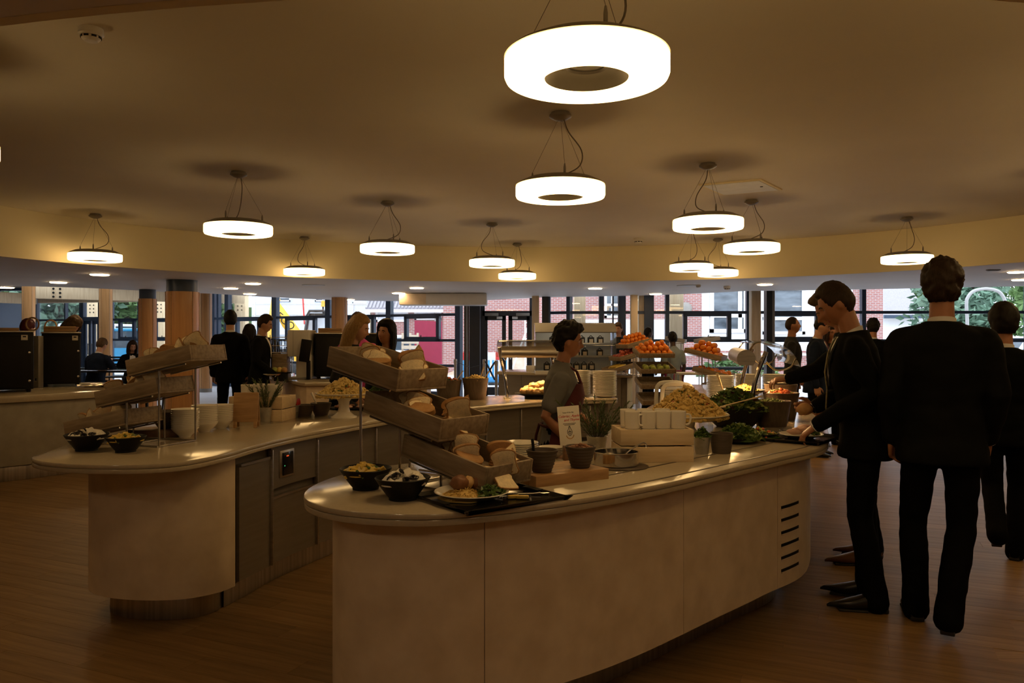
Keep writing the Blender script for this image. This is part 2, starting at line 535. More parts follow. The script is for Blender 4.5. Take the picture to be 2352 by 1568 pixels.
    def strip(self, line, z0, z1, t, cl=False):
        """an upright band of thickness t along a plan polyline (t to its left)"""
        n = len(line)
        q = offset_open(line, t)
        vs = []
        for (x, y), (x2, y2) in zip(line, q):
            vs += [(x, y, z0), (x, y, z1), (x2, y2, z1), (x2, y2, z0)]
        fs = []
        for i in range(n - 1):
            a, b = 4 * i, 4 * i + 4
            for k in range(4):
                k2 = (k + 1) % 4
                fs.append((a + k, b + k, b + k2, a + k2))
        fs.append((0, 1, 2, 3))
        e = 4 * (n - 1)
        fs.append((e + 3, e + 2, e + 1, e))
        return self.add(vs, fs)

    def build(self, name, mat, parent=None, loc=None, rot=None, smooth=35.0, **props):
        me = bpy.data.meshes.new(name)
        me.from_pydata(self.V, [], self.F)
        mats = mat if isinstance(mat, (list, tuple)) else [mat]
        for m in mats:
            me.materials.append(MATS[m])
        if len(mats) > 1:
            me.polygons.foreach_set('material_index', self.I)
        bm = bmesh.new()
        bm.from_mesh(me)
        bmesh.ops.recalc_face_normals(bm, faces=bm.faces[:])
        bm.to_mesh(me)
        bm.free()
        if smooth:
            me.shade_smooth()
            me.set_sharp_from_angle(angle=radians(smooth))
        return link(name, me, parent, loc, rot, **props)


def link(name, me, parent=None, loc=None, rot=None, **props):
    o = bpy.data.objects.new(name, me)
    COL.objects.link(o)
    if parent:
        o.parent = parent
    if loc is not None:
        o.location = loc
    if rot is not None:
        o.rotation_euler = rot if isinstance(rot, (tuple, list)) else (0, 0, rot)
    for k, v in props.items():
        o[k] = v
    return o


def thing(name, label, cat, loc=(0, 0, 0), rz=0.0, group=None):
    o = link(name, None, None, loc, rz, label=label, category=cat)
    o.empty_display_size = 0.05
    if group:
        o['group'] = group
    return o


def tag(o, label, cat, group=None, kind=None):
    o['label'], o['category'] = label, cat
    if group:
        o['group'] = group
    if kind:
        o['kind'] = kind
    return o


KIDS = {}


def dup(o, loc=None, rot=None, label=None, group=None, parent=None, scale=None):
    c = o.copy()
    COL.objects.link(c)
    if parent:
        c.parent = parent
    if loc is not None:
        c.location = loc
    if rot is not None:
        c.rotation_euler = rot if isinstance(rot, (tuple, list)) else (0, 0, rot)
    if scale is not None:
        c.scale = scale if isinstance(scale, (tuple, list)) else (scale,) * 3
    if label:
        c['label'] = label
    if group:
        c['group'] = group
    for k in [q for q in COL.objects if q.parent == o]:
        dup(k, parent=c)
    return c


def offset(poly, d):
    """closed plan outline (counter-clockwise) moved outwards by d"""
    n = len(poly)
    out = []
    for i in range(n):
        a, b, c = Vector(poly[i - 1][:2]), Vector(poly[i][:2]), Vector(poly[(i + 1) % n][:2])
        e1, e2 = (b - a), (c - b)
        n1 = Vector((e1.y, -e1.x)).normalized()
        n2 = Vector((e2.y, -e2.x)).normalized()
        m = n1 + n2
        m = m / max(0.35, m.dot(n1)) if m.length > 1e-6 else n1
        out.append((b.x + m.x * d, b.y + m.y * d))
    return out


def offset_open(line, d):
    n = len(line)
    out = []
    for i in range(n):
        t = Vector(line[min(i + 1, n - 1)][:2]) - Vector(line[max(i - 1, 0)][:2])
        nn = Vector((-t.y, t.x)).normalized()
        out.append((line[i][0] + nn.x * d, line[i][1] + nn.y * d))
    return out


def spline(pts, per=6, closed=False):
    P = [Vector(p) for p in pts]
    n = len(P)
    out = []
    for i in range(n if closed else n - 1):
        if closed:
            p0, p1, p2, p3 = P[i - 1], P[i], P[(i + 1) % n], P[(i + 2) % n]
        else:
            p0, p1, p2, p3 = P[max(i - 1, 0)], P[i], P[i + 1], P[min(i + 2, n - 1)]
        for k in range(per):
            t = k / per
            out.append(0.5 * ((2 * p1) + (p2 - p0) * t + (2 * p0 - 5 * p1 + 4 * p2 - p3) * t * t + (3 * p1 - p0 - 3 * p2 + p3) * t ** 3))
    if not closed:
        out.append(P[-1])
    return [tuple(v) for v in out]


def along(line, s):
    """point and heading at length s on a plan polyline"""
    for a, b in zip(line, line[1:]):
        a, b = Vector(a[:2]), Vector(b[:2])
        L = (b - a).length
        if s <= L:
            return a + (b - a) * (s / L), atan2((b - a).y, (b - a).x)
        s -= L
    a, b = Vector(line[-2][:2]), Vector(line[-1][:2])
    return b, atan2((b - a).y, (b - a).x)


def sub(line, s0, s1, step=0.04):
    k = max(2, int((s1 - s0) / step) + 1)
    return [tuple(along(line, s0 + (s1 - s0) * i / (k - 1))[0]) for i in range(k)]


def length(line):
    return sum((Vector(b[:2]) - Vector(a[:2])).length for a, b in zip(line, line[1:]))


def evaluated(o):
    dg = bpy.context.evaluated_depsgraph_get()
    me = bpy.data.meshes.new_from_object(o.evaluated_get(dg))
    return me


def fuse(b, vox, smooth=2, wrinkle=0.0, wscale=9.0, seed=0.0):
    """closed overlapping shapes grown together into one skin"""
    me = bpy.data.meshes.new('fuse')
    me.from_pydata(b.V, [], b.F)
    o = bpy.data.objects.new('fuse', me)
    COL.objects.link(o)
    r = o.modifiers.new('r', 'REMESH')
    r.mode = 'VOXEL'
    r.voxel_size = vox
    if smooth:
        s = o.modifiers.new('s', 'SMOOTH')
        s.factor = 0.5
        s.iterations = smooth
    out = evaluated(o)
    bpy.data.objects.remove(o)
    bpy.data.meshes.remove(me)
    q = B()
    q.V = [tuple(v.co) for v in out.vertices]
    q.F = [tuple(p.vertices) for p in out.polygons]
    q.I = [0] * len(q.F)
    if wrinkle:
        nv = []
        nrm = [v.normal.copy() for v in out.vertices]
        for v, n in zip(q.V, nrm):
            p = Vector(v)
            k = noise.noise(Vector((p.x * wscale + seed, p.y * wscale, p.z * wscale * 1.7)))
            k += 0.5 * noise.noise(Vector((p.x * wscale * 2 + seed, p.y * wscale * 2, p.z * wscale * 3.4)))
            nv.append(tuple(p + n * (k * wrinkle)))
        q.V = nv
    bpy.data.meshes.remove(out)
    return q


def lettering(text, size, mat, parent, loc, rot, name='lettering', align='CENTER', depth=0.0006, shear=0.0):
    cu = bpy.data.curves.new('t', 'FONT')
    cu.body = text
    cu.size = size
    cu.align_x = align
    cu.extrude = depth
    cu.shear = shear
    cu.resolution_u = 3
    o = bpy.data.objects.new('t', cu)
    COL.objects.link(o)
    me = evaluated(o)
    bpy.data.objects.remove(o)
    me.materials.clear()
    me.materials.append(MATS[mat])
    return link(name, me, parent, loc, rot)
# ------------------------------------------------------------------ the room
EC, EA, EB = (0.35, 7.6), 6.4, 5.5          # the oval raised ceiling
Z_CEIL, Z_SOF, Z_TOP = 2.96, 2.38, 0.87


def struct(b, name, mat, parent=None, **k):
    o = b.build(name, mat, parent, **k)
    if not parent:
        o['kind'] = 'structure'
    return o


# floor: a base sheet and, near the camera, the single vinyl planks
b = B()
b.box((-1.5, 11.4, -0.0318), (34, 30.4, 0.06))
floor = struct(b, 'floor', 'floor_vinyl', rot=None)
b = B()
b.box((-1.5, 19.6, -0.002), (30.9, 16.2, 0.004))
struct(b, 'floor_far', 'floor_grey')
PA = atan2(-0.4, 0.917)
pd, pn = Vector((cos(PA), sin(PA))), Vector((-sin(PA), cos(PA)))
plank_me = None
cand = []
for iv in range(-12, 90):
    for iu in range(-8, 9):
        u = (iu + (0.37 * iv) % 1.0) * 1.22
        v = iv * 0.155
        c = pd * u + pn * v
        y = c.y
        if 2.2 < y < 9.0 and abs(c.x) < 0.66 * y + 0.5:
            px, py = CX + c.x / y * F_PX, HOR + EYE / y * F_PX
            if py < 1640 and (px < 830 or px > 1500 or py > 1420):
                cand.append((y, c))
cand.sort(key=lambda t: t[0])
for y, c in cand[:290]:
    if plank_me is None:
        o = B().rbox((0, 0, 0), (1.2185, 0.1538, 0.004), 0.0006, seg=1).build('plank', 'floor_vinyl', floor)
        plank_me = o.data
    else:
        o = link('plank', plank_me, floor)
    o.location = (c.x, c.y, -0.0021)
    o.rotation_euler = (0, 0, PA)

b = B()
b.box((0, 45, -0.10), (120, 80, 0.10))
struct(b, 'ground', 'asphalt')

# raised oval ceiling, its curved fascia, and the lower ceiling around it
N = 160
ell = [(EC[0] + EA * cos(2 * pi * i / N), EC[1] + EB * sin(2 * pi * i / N)) for i in range(N)]
b = B()
b.slab(ell, Z_CEIL, Z_CEIL + 0.06, 0.004)
struct(b, 'ceiling_1', 'ceiling_paint')
b = B()
q = offset(ell, 0.05)
vs, fs = [], []
for (x, y), (x2, y2) in zip(ell, q):
    vs += [(x, y, Z_SOF), (x, y, Z_CEIL), (x2, y2, Z_CEIL), (x2, y2, Z_SOF)]
for i in range(N):
    a, c = 4 * i, 4 * ((i + 1) % N)
    for k in range(4):
        fs.append((a + k, a + (k + 1) % 4, c + (k + 1) % 4, c + k))
b.add(vs, fs)
struct(b, 'trim_1', 'fascia_paint')
edge_px = [(-420, 668), (-150, 660), (60, 657), (200, 661), (320, 667), (377, 670), (485, 674), (600, 681), (700, 686), (800, 690), (950, 692),
           (1100, 690), (1242, 683), (1400, 680), (1500, 678), (1620, 673), (1718, 668), (1900, 666), (2100, 662), (2352, 657), (2560, 653)]
edge = [tuple(on(x, y, Z_SOF))[:2] for x, y in edge_px]
bound = [(-17, -3.4), (13.8, -3.4), (13.8, edge[-1][1])] + edge[::-1] + [(-17, edge[0][1])]


def hit(c, a):
    d = Vector((cos(a), sin(a)))
    best = None
    for i in range(len(bound)):
        p, r = Vector(bound[i]), Vector(bound[(i + 1) % len(bound)])
        e = r - p
        den = d.x * e.y - d.y * e.x
        if abs(den) < 1e-9:
            continue
        w = p - Vector(c)
        t = (w.x * e.y - w.y * e.x) / den
        s = (w.x * d.y - w.y * d.x) / den
        if t > 0 and -1e-6 <= s <= 1 + 1e-6 and (best is None or t > best):
            best = t
    return (c[0] + d.x * best, c[1] + d.y * best)


b = B()
vs, fs = [], []
NS = 480
for i in range(NS):
    a = 2 * pi * i / NS
    x, y = EC[0] + (EA + 0.048) * cos(a), EC[1] + (EB + 0.048) * sin(a)
    o_ = hit(EC, atan2(y - EC[1], x - EC[0]))
    vs += [(x, y, Z_SOF), (*o_, Z_SOF), (*o_, Z_SOF + 0.14), (x, y, Z_SOF + 0.14)]
for i in range(NS):
    a, c = 4 * i, 4 * ((i + 1) % NS)
    for k in range(4):
        fs.append((a + k, a + (k + 1) % 4, c + (k + 1) % 4, c + k))
b.add(vs, fs)
struct(b, 'ceiling_2', 'soffit_paint', smooth=0)
b = B()
b.slab([(-18, -3.7), (14.3, -3.7), (14.3, 18.0), (0.75, 18.25), (0.6, 19.9), (-1.15, 19.75), (-8.85, 24.0), (-9.0, 24.05), (-9.0, 18.8), (-13.6, 18.8), (-13.6, 25.75), (-15.5, 26.3), (-18, 26.4)], 3.10, 3.30, 0.01)
struct(b, 'ceiling_3', 'roof_timber', smooth=0)
b = B()
b.slab([(-13.6, 21.1), (-9.0, 22.9), (-9.0, 24.05), (-13.6, 25.75)], 3.10, 3.30, 0.01)
struct(b, 'ceiling_4', 'roof_timber', smooth=0)
b = B()     # rooflight over the far left seats
b.slab([(-13.6, 18.8), (-9.0, 18.8), (-9.0, 22.9), (-13.6, 21.1)], 3.28, 3.30, 0.004)
struct(b, 'window_roof', 'glass', smooth=0)

b = B()
b.box((-1.5, -3.5, 1.6), (33, 0.2, 3.2))
struct(b, 'wall_back', 'wall_paint')
b = B()
b.box((-17.2, 11.2, 1.6), (0.2, 29.6, 3.2))
struct(b, 'wall_left', 'wall_paint')
b = B()
b.box((14.0, 7.1, 1.6), (0.2, 21.0, 3.2))
struct(b, 'wall_right', 'wall_paint')
b = B()
b.box((-16.35, 26.05, 0.45), (1.6, 0.25, 0.9))
struct(b, 'wall_front', 'wall_paint')
t = thing('roller_blind', 'pale grey-blue blind drawn down over the window at the left edge', 'blind', (-16.35, 25.9, 0.9))
B().box((0, 0, 0.95), (1.5, 0.01, 1.9)).build('cloth', 'blind_cloth', t)
B().tube([(-0.75, 0, 1.92), (0.75, 0, 1.92)], 0.04, 10).build('roller', 'grey_metal', t)
B().tube([(-0.75, 0, 0.01), (0.75, 0, 0.01)], 0.015, 8).build('bottom_bar', 'grey_metal', t)

# ---- glazing: each bay is a window of its own
WN = [0]


def bay(p0, p1, mull=(), transoms=(0.75, 1.38, 2.02), case=None, mat='frame_blue', z1=3.1, ends=(1, 1), post=0.09):
    """one glazed bay from p0 to p1 (plan). mull: fractions; case: (f0, f1) of an opening light between two transoms"""
    WN[0] += 1
    p0, p1 = Vector(p0), Vector(p1)
    d = p1 - p0
    L = d.length
    rz = atan2(d.y, d.x)
    w = link('window_%d' % WN[0], None, None, (p0.x, p0.y, 0), rz, kind='structure')
    for e, x in ((ends[0], 0), (ends[1], L)):
        if e:
            B().box((x, 0, z1 / 2), (post * e, 0.14, z1)).build('jamb', mat, w)
    B().box((L / 2, 0, 0.05), (L, 0.12, 0.10)).build('sill', mat, w)
    B().box((L / 2, 0, z1 - 0.05), (L, 0.12, 0.10)).build('head', mat, w)
    for z in transoms:
        B().box((L / 2, 0, z), (L, 0.10, 0.065)).build('transom', mat, w)
    for f in mull:
        f, wd = f if isinstance(f, tuple) else (f, 0.06)
        B().box((f * L, 0, z1 / 2), (wd, 0.11, z1)).build('mullion', mat, w)
    if case:
        x0, x1 = case[0] * L, case[1] * L
        za, zb = case[2] if len(case) > 2 else (1.38, 2.02)
        b = B()
        t = 0.09
        b.box(((x0 + x1) / 2, -0.03, za + t / 2), (x1 - x0, 0.10, t)).box(((x0 + x1) / 2, -0.03, zb - t / 2), (x1 - x0, 0.10, t))
        b.box((x0 + t / 2, -0.03, (za + zb) / 2), (t, 0.10, zb - za)).box((x1 - t / 2, -0.03, (za + zb) / 2), (t, 0.10, zb - za))
        c = b.build('casement', mat, w)
        b = B()
        b.rbox(((x0 + x1) / 2, -0.10, za + 0.07), (0.16, 0.03, 0.025), 0.006).tube([((x0 + x1) / 2, -0.10, za + 0.07), ((x0 + x1) / 2 + 0.02, -0.12, za + 0.13)], 0.012)
        b.build('handle', 'frame_dark', c)
    B().box((L / 2, 0.02, z1 / 2), (L, 0.012, z1 - 0.1)).build('pane', 'glass', w)
    return w


def gx(px, y):
    return ((px - CX) / F_PX * y, y)


def gl(px, a, b_):
    """plan point on line a-b_ seen at column px"""
    k = (px - CX) / F_PX
    a, b_ = Vector(a), Vector(b_)
    d = b_ - a
    t = (k * a.y - a.x) / (d.x - k * d.y)
    p = a + d * t
    return (p.x, p.y)


A0, A1 = (-15.6, 25.9), (-8.95, 23.6)      # left run
B0, B1 = (-8.95, 23.6), (-1.25, 19.3)      # middle run
C0, C1 = (0.62, 17.9), (13.9, 17.6)        # right run


def fr(px0, px1, px, a, b_):
    p, q_, m = Vector(gl(px0, a, b_)), Vector(gl(px1, a, b_)), Vector(gl(px, a, b_))
    return (m - p).length / (q_ - p).length


bay((-17.1, 26.1), gl(84, A0, A1), transoms=(2.7,), ends=(1, 0))
bay(gl(84, A0, A1), gl(190, A0, A1), mull=[(fr(84, 190, 152, A0, A1), 0.05)], transoms=(2.02,), ends=(1, 1.8))
# glazed double door at the far left
d0, d1 = Vector(gl(192, A0, A1)), Vector(gl(232, A0, A1))


def door(n, p0, p1, zh, mat, leaves=2, closer=False):
    p0, p1 = Vector(p0), Vector(p1)
    d = p1 - p0
    L = d.length
    dr = link('door_%d' % n, None, None, (p0.x, p0.y, 0), atan2(d.y, d.x), kind='structure')
    B().box((0, 0, 1.55), (0.12, 0.14, 3.1)).build('door_jamb', mat, dr)
    B().box((L, 0, 1.55), (0.12, 0.14, 3.1)).build('door_jamb', mat, dr)
    B().box((L / 2, 0, zh + 0.05), (L, 0.14, 0.12)).build('door_head', mat, dr)
    B().box((L / 2, 0.02, (zh + 3.1) / 2), (L, 0.012, 3.0 - zh)).build('pane', 'glass', dr)
    w = L / leaves
    for i in range(leaves):
        x0, x1 = i * w + 0.03, (i + 1) * w - 0.03
        lf = B()
        t = 0.10
        lf.box((x0 + t / 2, 0, zh / 2), (t, 0.06, zh)).box((x1 - t / 2, 0, zh / 2), (t, 0.06, zh))
        lf.box(((x0 + x1) / 2, 0, 0.12), (x1 - x0, 0.06, 0.2)).box(((x0 + x1) / 2, 0, zh - 0.06), (x1 - x0, 0.06, 0.12))
        lo = lf.build('door_leaf', mat, dr)
        B().box(((x0 + x1) / 2, 0.01, zh / 2), (x1 - x0 - 0.1, 0.012, zh - 0.2)).build('pane', 'glass', lo)
        hx = x1 - 0.05 if i == 0 else x0 + 0.05
        B().tube([(hx, -0.04, 0.9), (hx, -0.10, 0.92), (hx, -0.10, 1.25), (hx, -0.04, 1.27)], 0.014).build('handle', 'steel', lo)
        if closer:
            cx = (x0 + x1) / 2
            B().rbox((x0 + 0.2 if i == 0 else x1 - 0.2, -0.06, zh + 0.02), (0.34, 0.06, 0.07), 0.01).build('closer', 'grey_metal', lo)
            B().rbox((x1 - 0.16 if i == 0 else x0 + 0.16, -0.045, zh - 0.06), (0.14, 0.03, 0.06), 0.006).build('sign_plate', 'white_plastic', lo)
    return dr


door(1, d0, d1, 2.0, 'frame_blue')
bay(gl(256, A0, A1), gl(322, A0, A1), case=(fr(256, 322, 276, A0, A1), fr(256, 322, 313, A0, A1)), transoms=(0.75, 1.38, 2.02), mull=[])
bay(gl(322, A0, A1), gl(400, A0, A1), case=(0.45, 0.98), ends=(0, 1))
bay(gl(400, A0, A1), A1, mull=[0.5], ends=(0, 1))
bay(B0, gl(524, B0, B1), mull=[(fr(486, 524, 498, B0, B1), 0.08)], ends=(0, 1.7))
bay(gl(524, B0, B1), gl(633, B0, B1), case=(fr(524, 633, 545, B0, B1), fr(524, 633, 600, B0, B1)), ends=(0, 2.0))
bay(gl(633, B0, B1), gl(756, B0, B1), case=(fr(633, 756, 659, B0, B1), fr(633, 756, 728, B0, B1)), ends=(0, 2.0))
bay(gl(756, B0, B1), gl(895, B0, B1), case=(fr(756, 895, 800, B0, B1), fr(756, 895, 863, B0, B1)), ends=(0, 1.7))
bay(gl(895, B0, B1), gl(1054, B0, B1), case=(fr(895, 1054, 932, B0, B1), fr(895, 1054, 1012, B0, B1)), ends=(0, 1.6))
D0, D1 = gx(1108, 19.5), gx(1222, 19.5)
door(2, D0, D1, 2.0, 'frame_dark', closer=True)
bay(gx(1256, 18.2), gl(1308, C0, C1), transoms=(0.75, 2.02), ends=(1.5, 1))
bay(gl(1308, C0, C1), gl(1381, C0, C1), transoms=(0.75, 2.02), ends=(0, 1.2))
bay(gl(1381, C0, C1), gl(1428, C0, C1), transoms=(0.75, 2.02), mull=[(0.57, 0.03)], ends=(0, 1.9))
bay(gl(1428, C0, C1), gl(1490, C0, C1), transoms=(2.02,), ends=(0, 2.4))
bay(gl(1490, C0, C1), gl(1532, C0, C1), transoms=(0.75, 1.38, 2.02), ends=(0, 1.0))
bay(gl(1532, C0, C1), gl(1719, C0, C1), case=(fr(1532, 1719, 1568, C0, C1), fr(1532, 1719, 1678, C0, C1)), ends=(0, 1.2))
bay(gl(1719, C0, C1), gl(1764, C0, C1), transoms=(0.75, 1.38, 2.02), ends=(0, 1.5))
bay(gl(1764, C0, C1), gl(1982, C0, C1), case=(0.0, fr(1764, 1982, 1880, C0, C1)), ends=(0, 0))
bay(gl(1982, C0, C1), gl(2170, C0, C1), transoms=(0.75, 1.38, 2.02), ends=(1, 0))
bay(gl(2170, C0, C1), gl(2360, C0, C1), transoms=(0.75, 1.38, 2.02), ends=(0, 0))
bay(gl(2360, C0, C1), C1, transoms=(0.75, 1.38, 2.02), ends=(1, 1))


# ---- columns and posts
def column(px, y, r, label, z1, collar=None, base=True, name='round_column', seams=True):
    p = at(px, HOR, y)
    t = thing(name, label, 'column', (p.x, p.y, 0))
    zc = z1 - (collar or 0)
    b = B()
    b.lathe([(r, 0.10), (r, zc)], 48)
    b.build('timber_casing', 'column_wood', t)
    if seams:
        for a in (0.25, 0.25 + pi * 0.66, 0.25 + pi * 1.33, -pi / 2 - 0.9, -pi / 2 + 1.05):
            B().box((cos(a) * r, sin(a) * r, (zc + 0.1) / 2), (0.012, 0.012, zc - 0.1), a).build('joint_strip', 'board_wood', t)
    if collar:
        b = B()
        b.lathe([(r * 0.5, zc), (r * 0.93, zc), (r * 0.93, z1), (r * 0.5, z1)], 48)
        b.build('steel_collar', 'frame_blue', t)
    b = B()
    b.lathe([(0, 0), (r * 1.02, 0), (r * 1.02, 0.10), (0, 0.10)], 40)
    b.build('base_ring', 'grey_metal', t)
    return t


column(418.5, 12.75, 0.257, 'thick orange timber round column with a dark grey steel collar, right behind the left bread stand', Z_SOF, 0.19)
column(339, 15.2, 0.162, 'slimmer orange timber round column with a dark collar, left of the thickest column', Z_SOF, 0.18)
column(243, 20.0, 0.155, 'pale round timber column behind the seated man in the dark jacket', 3.1)
column(66, 20.0, 0.150, 'pale round timber column rising behind the red-haired person and black ovens', 3.1)
column(471.5, 20.9, 0.168, 'pale round timber column with a grey base, left of the two boys in suits', 3.1)
column(779.5, 18.2, 0.178, 'round timber column behind the blond woman, beside the glazing', 3.1)


def post(px, y, w, label, z1=3.1, plate=None, rz=0.0, holes=0, mat='glulam'):
    p = at(px, HOR, y)
    t = thing('timber_post', label, 'post', (p.x, p.y, 0), rz)
    B().rbox((0, 0, z1 / 2), (w, w, z1), 0.008).build('shaft', mat, t)
    for k in range(holes):
        b = B()
        cx = (-0.5 + (k % 2)) * w * 0.36
        b.lathe([(0, 0), (0.022, 0), (0.022, 0.012), (0, 0.014)], 10)
        o = b.build('bolt', 'black', t, loc=(cx, -w / 2 - 0.001, 2.62 - 0.13 * (k // 2)), rot=(radians(90), 0, 0))
    return t


post(1230, 17.6, 0.16, 'square timber post beside the glazed double door')
post(1456, 17.2, 0.15, 'square timber post between the blue frames, left of the far dark-haired man', holes=0)
post(1474, 17.9, 0.16, 'pale square timber post with two dark bolts near its top', holes=2)
post(1734, 16.9, 0.20, 'square timber post behind the right-hand heat lamp gantry')
post(1331, 19.6, 0.28, 'square timber post standing outside the glass, two dark bolts on it', holes=2)
post(1551, 19.4, 0.34, 'thick pale square timber post outside the glass beside the brick wall')
post(217, 28.5, 0.36, 'timber post outside the far left glass door', holes=6)
post(371, 28.0, 0.34, 'timber post with six black bolts outside, just left of the thick column', holes=6)
post(555, 26.0, 0.36, 'timber post with six black bolts outside behind the boys in suits', holes=6)
p = at(1085, HOR, 19.0)
t = thing('steel_column', 'dark steel column boxed beside the left jamb of the double door', 'column', (p.x, p.y, 0))
B().box((0.06, 0, 1.55), (0.26, 0.2, 3.1)).build('shaft', 'frame_dark', t)
B().box((-0.14, -0.02, 1.55), (0.12, 0.16, 3.1)).build('timber_casing', 'bucket_wood', t)
B().tube([(-0.13, -0.11, 0), (-0.13, -0.11, 3.1)], 0.02).build('pipe', 'grey_metal', t)
p = at(1252, HOR, 17.9)
t = thing('steel_column', 'dark steel column right of the timber post by the double door', 'column', (p.x, p.y, 0))
B().box((0, 0, 1.55), (0.14, 0.2, 3.1)).build('shaft', 'frame_dark', t)
B().box((0.09, -0.02, 1.55), (0.05, 0.1, 3.1)).build('flange', 'frame_blue', t)
p = at(1764, HOR, 16.9)
t = thing('steel_column', 'dark steel column right of the post behind the right-hand gantry', 'column', (p.x, p.y, 0))
B().box((0, 0, 1.55), (0.12, 0.2, 3.1)).build('shaft', 'frame_dark', t)
B().box((0.10, 0.0, 1.55), (0.06, 0.12, 3.1)).build('flange', 'grey_metal', t)


# ---- glulam beams over the far left glazing
def beam(p, q_, h, w, label, holes=False):
    p, q_ = Vector(p), Vector(q_)
    d = q_ - p
    t = thing('glulam_beam', label, 'beam', p, 0)
    L = d.length
    R = Matrix.Rotation(atan2(d.y, d.x), 3, 'Z')
    B().rbox(R @ Vector((L / 2, 0, 0)), (L, w, h), 0.01, mat=R).build('beam_timber', 'glulam', t)
    if holes:
        for i in range(2):
            for j in range(3):
                x = 0.45 + i * 0.16
                b = B()
                b.lathe([(0, 0), (0.03, 0), (0.03, 0.012), (0, 0.014)], 10)
                b.build('bolt', 'black', t, loc=R @ Vector((x, -w / 2 - 0.002, -0.11 + 0.11 * j)), rot=(radians(90), 0, atan2(d.y, d.x)))
    return t


beam(at(78, 671, 21.3), at(560, 680, 24.5), 0.34, 0.16, 'timber beam with six black bolts at its left end, above the far left windows', True)
beam(at(-60, 680, 21.0), at(80, 677, 22.6), 0.30, 0.16, 'timber beam above the pale grey wall at the left edge')
beam(at(92, 689, 25.3), at(470, 690, 23.6), 0.20, 0.2, 'brown timber beam lying along the head of the far left windows')

# a pale boxed duct hanging below the edge of the low ceiling
p = at(1020, 691, 16.6)
t = thing('duct_box', 'pale boxed-in duct hanging under the low ceiling above the double door', 'duct', (p.x, p.y, 2.12))
B().rbox((0, 0, 0.13), (1.82, 0.6, 0.24), 0.01).build('casing', 'white_plastic', t)
B().box((-0.62, -0.302, 0.13), (0.54, 0.006, 0.22)).build('access_panel', 'panel', t)


# ------------------------------------------------------------------ outside
def facade_window(px0, px1, py0, py1, y, label, bars_v=(), bars_h=(), fw=0.09, name='window_frame', blind=False):
    a, c = at(px0, py1, y), at(px1, py0, y)
    W, H = c.x - a.x, c.z - a.z
    t = link(name, None, None, None)
    b = B()
    b.box((0, 0, fw / 2), (W, 0.12, fw)).box((0, 0, H - fw / 2), (W, 0.12, fw))
    b.box((-W / 2 + fw / 2, 0, H / 2), (fw, 0.12, H)).box((W / 2 - fw / 2, 0, H / 2), (fw, 0.12, H))
    for f in bars_v:
        b.box((-W / 2 + f * W, 0, H / 2), (fw, 0.11, H))
    for f in bars_h:
        b.box((0, 0, f * H), (W, 0.11, fw))
    return a, c, W, H, b


def far_building(name, label, y):
    return thing(name, label, 'building', (0, y, 0))


def fw_part(root, px0, px1, py0, py1, y, bars_v=(), bars_h=(), fw=0.09, glass='window_dark'):
    a, c = at(px0, py1, y), at(px1, py0, y)
    W, H = c.x - a.x, c.z - a.z
    b = B()
    cx = (a.x + c.x) / 2
    z0 = a.z
    b.box((cx, 0, z0 + fw / 2), (W, 0.12, fw)).box((cx, 0, z0 + H - fw / 2), (W, 0.12, fw))
    b.box((a.x + fw / 2, 0, z0 + H / 2), (fw, 0.12, H)).box((c.x - fw / 2, 0, z0 + H / 2), (fw, 0.12, H))
    for f in bars_v:
        b.box((a.x + f * W, 0, z0 + H / 2), (fw, 0.11, H))
    for f in bars_h:
        b.box((cx, 0, z0 + f * H), (W, 0.11, fw))
    w = b.build('window', 'upvc', root, loc=(0, y - root.location.y - 0.03, 0))
    B().box((cx, 0.02, z0 + H / 2), (W, 0.02, H)).build('pane', glass, w)
    return w


YB = 33.0
bd = far_building('brick_building', 'long red brick building with white windows seen through the right-hand glazing', YB)


def wallbox(root, px0, px1, z0, z1, mat, name='wall', d=0.4, yo=0.0):
    y = root.location.y + yo
    x0, x1 = (px0 - CX) / F_PX * y, (px1 - CX) / F_PX * y
    return B().box(((x0 + x1) / 2, yo + d / 2, (z0 + z1) / 2), (x1 - x0, d, z1 - z0)).build(name, mat, root)


wallbox(bd, 1018, 1612, -0.1, 7.5, 'brick')
wallbox(bd, 1960, 2028, -0.1, 7.5, 'brick', name='end_wall')
wallbox(bd, 1612, 1960, -0.1, 7.5, 'white_render', name='rendered_wall', yo=0.05)
wallbox(bd, 1560, 1960, -0.1, 0.9, 'brick', name='plinth_wall', yo=-0.3)
fw_part(bd, 1630, 1716, 655, 764, YB, bars_v=(0.80,), bars_h=(0.36,), fw=0.16)
fw_part(bd, 1752, 1848, 660, 768, YB, bars_v=(0.24,), bars_h=(0.34,), fw=0.13)
fw_part(bd, 1388, 1424, 655, 730, YB, bars_v=(0.5,), bars_h=(0.4,), fw=0.10)
B().tube([at(1981, 560, 1)[:1] and ((1981 - CX) / F_PX * YB, -0.1, 0), ((1981 - CX) / F_PX * YB, -0.1, 7)], 0.09).build('downpipe', 'grey_plastic', bd)
b = B()
lp = at(1573, 709, YB)
b.lathe([(0, 0), (0.28, 0), (0.28, 0.10), (0.2, 0.18), (0, 0.2)], 20)
b.build('wall_lamp', 'grey_metal', bd, loc=(lp.x, -0.02, lp.z), rot=(radians(90), 0, 0))
B().tube([((x - CX) / F_PX * YB, -0.55, z) for x, z in ((1500, 0.75), (1960, 0.75))], 0.05).build('handrail', 'white_plastic', bd)

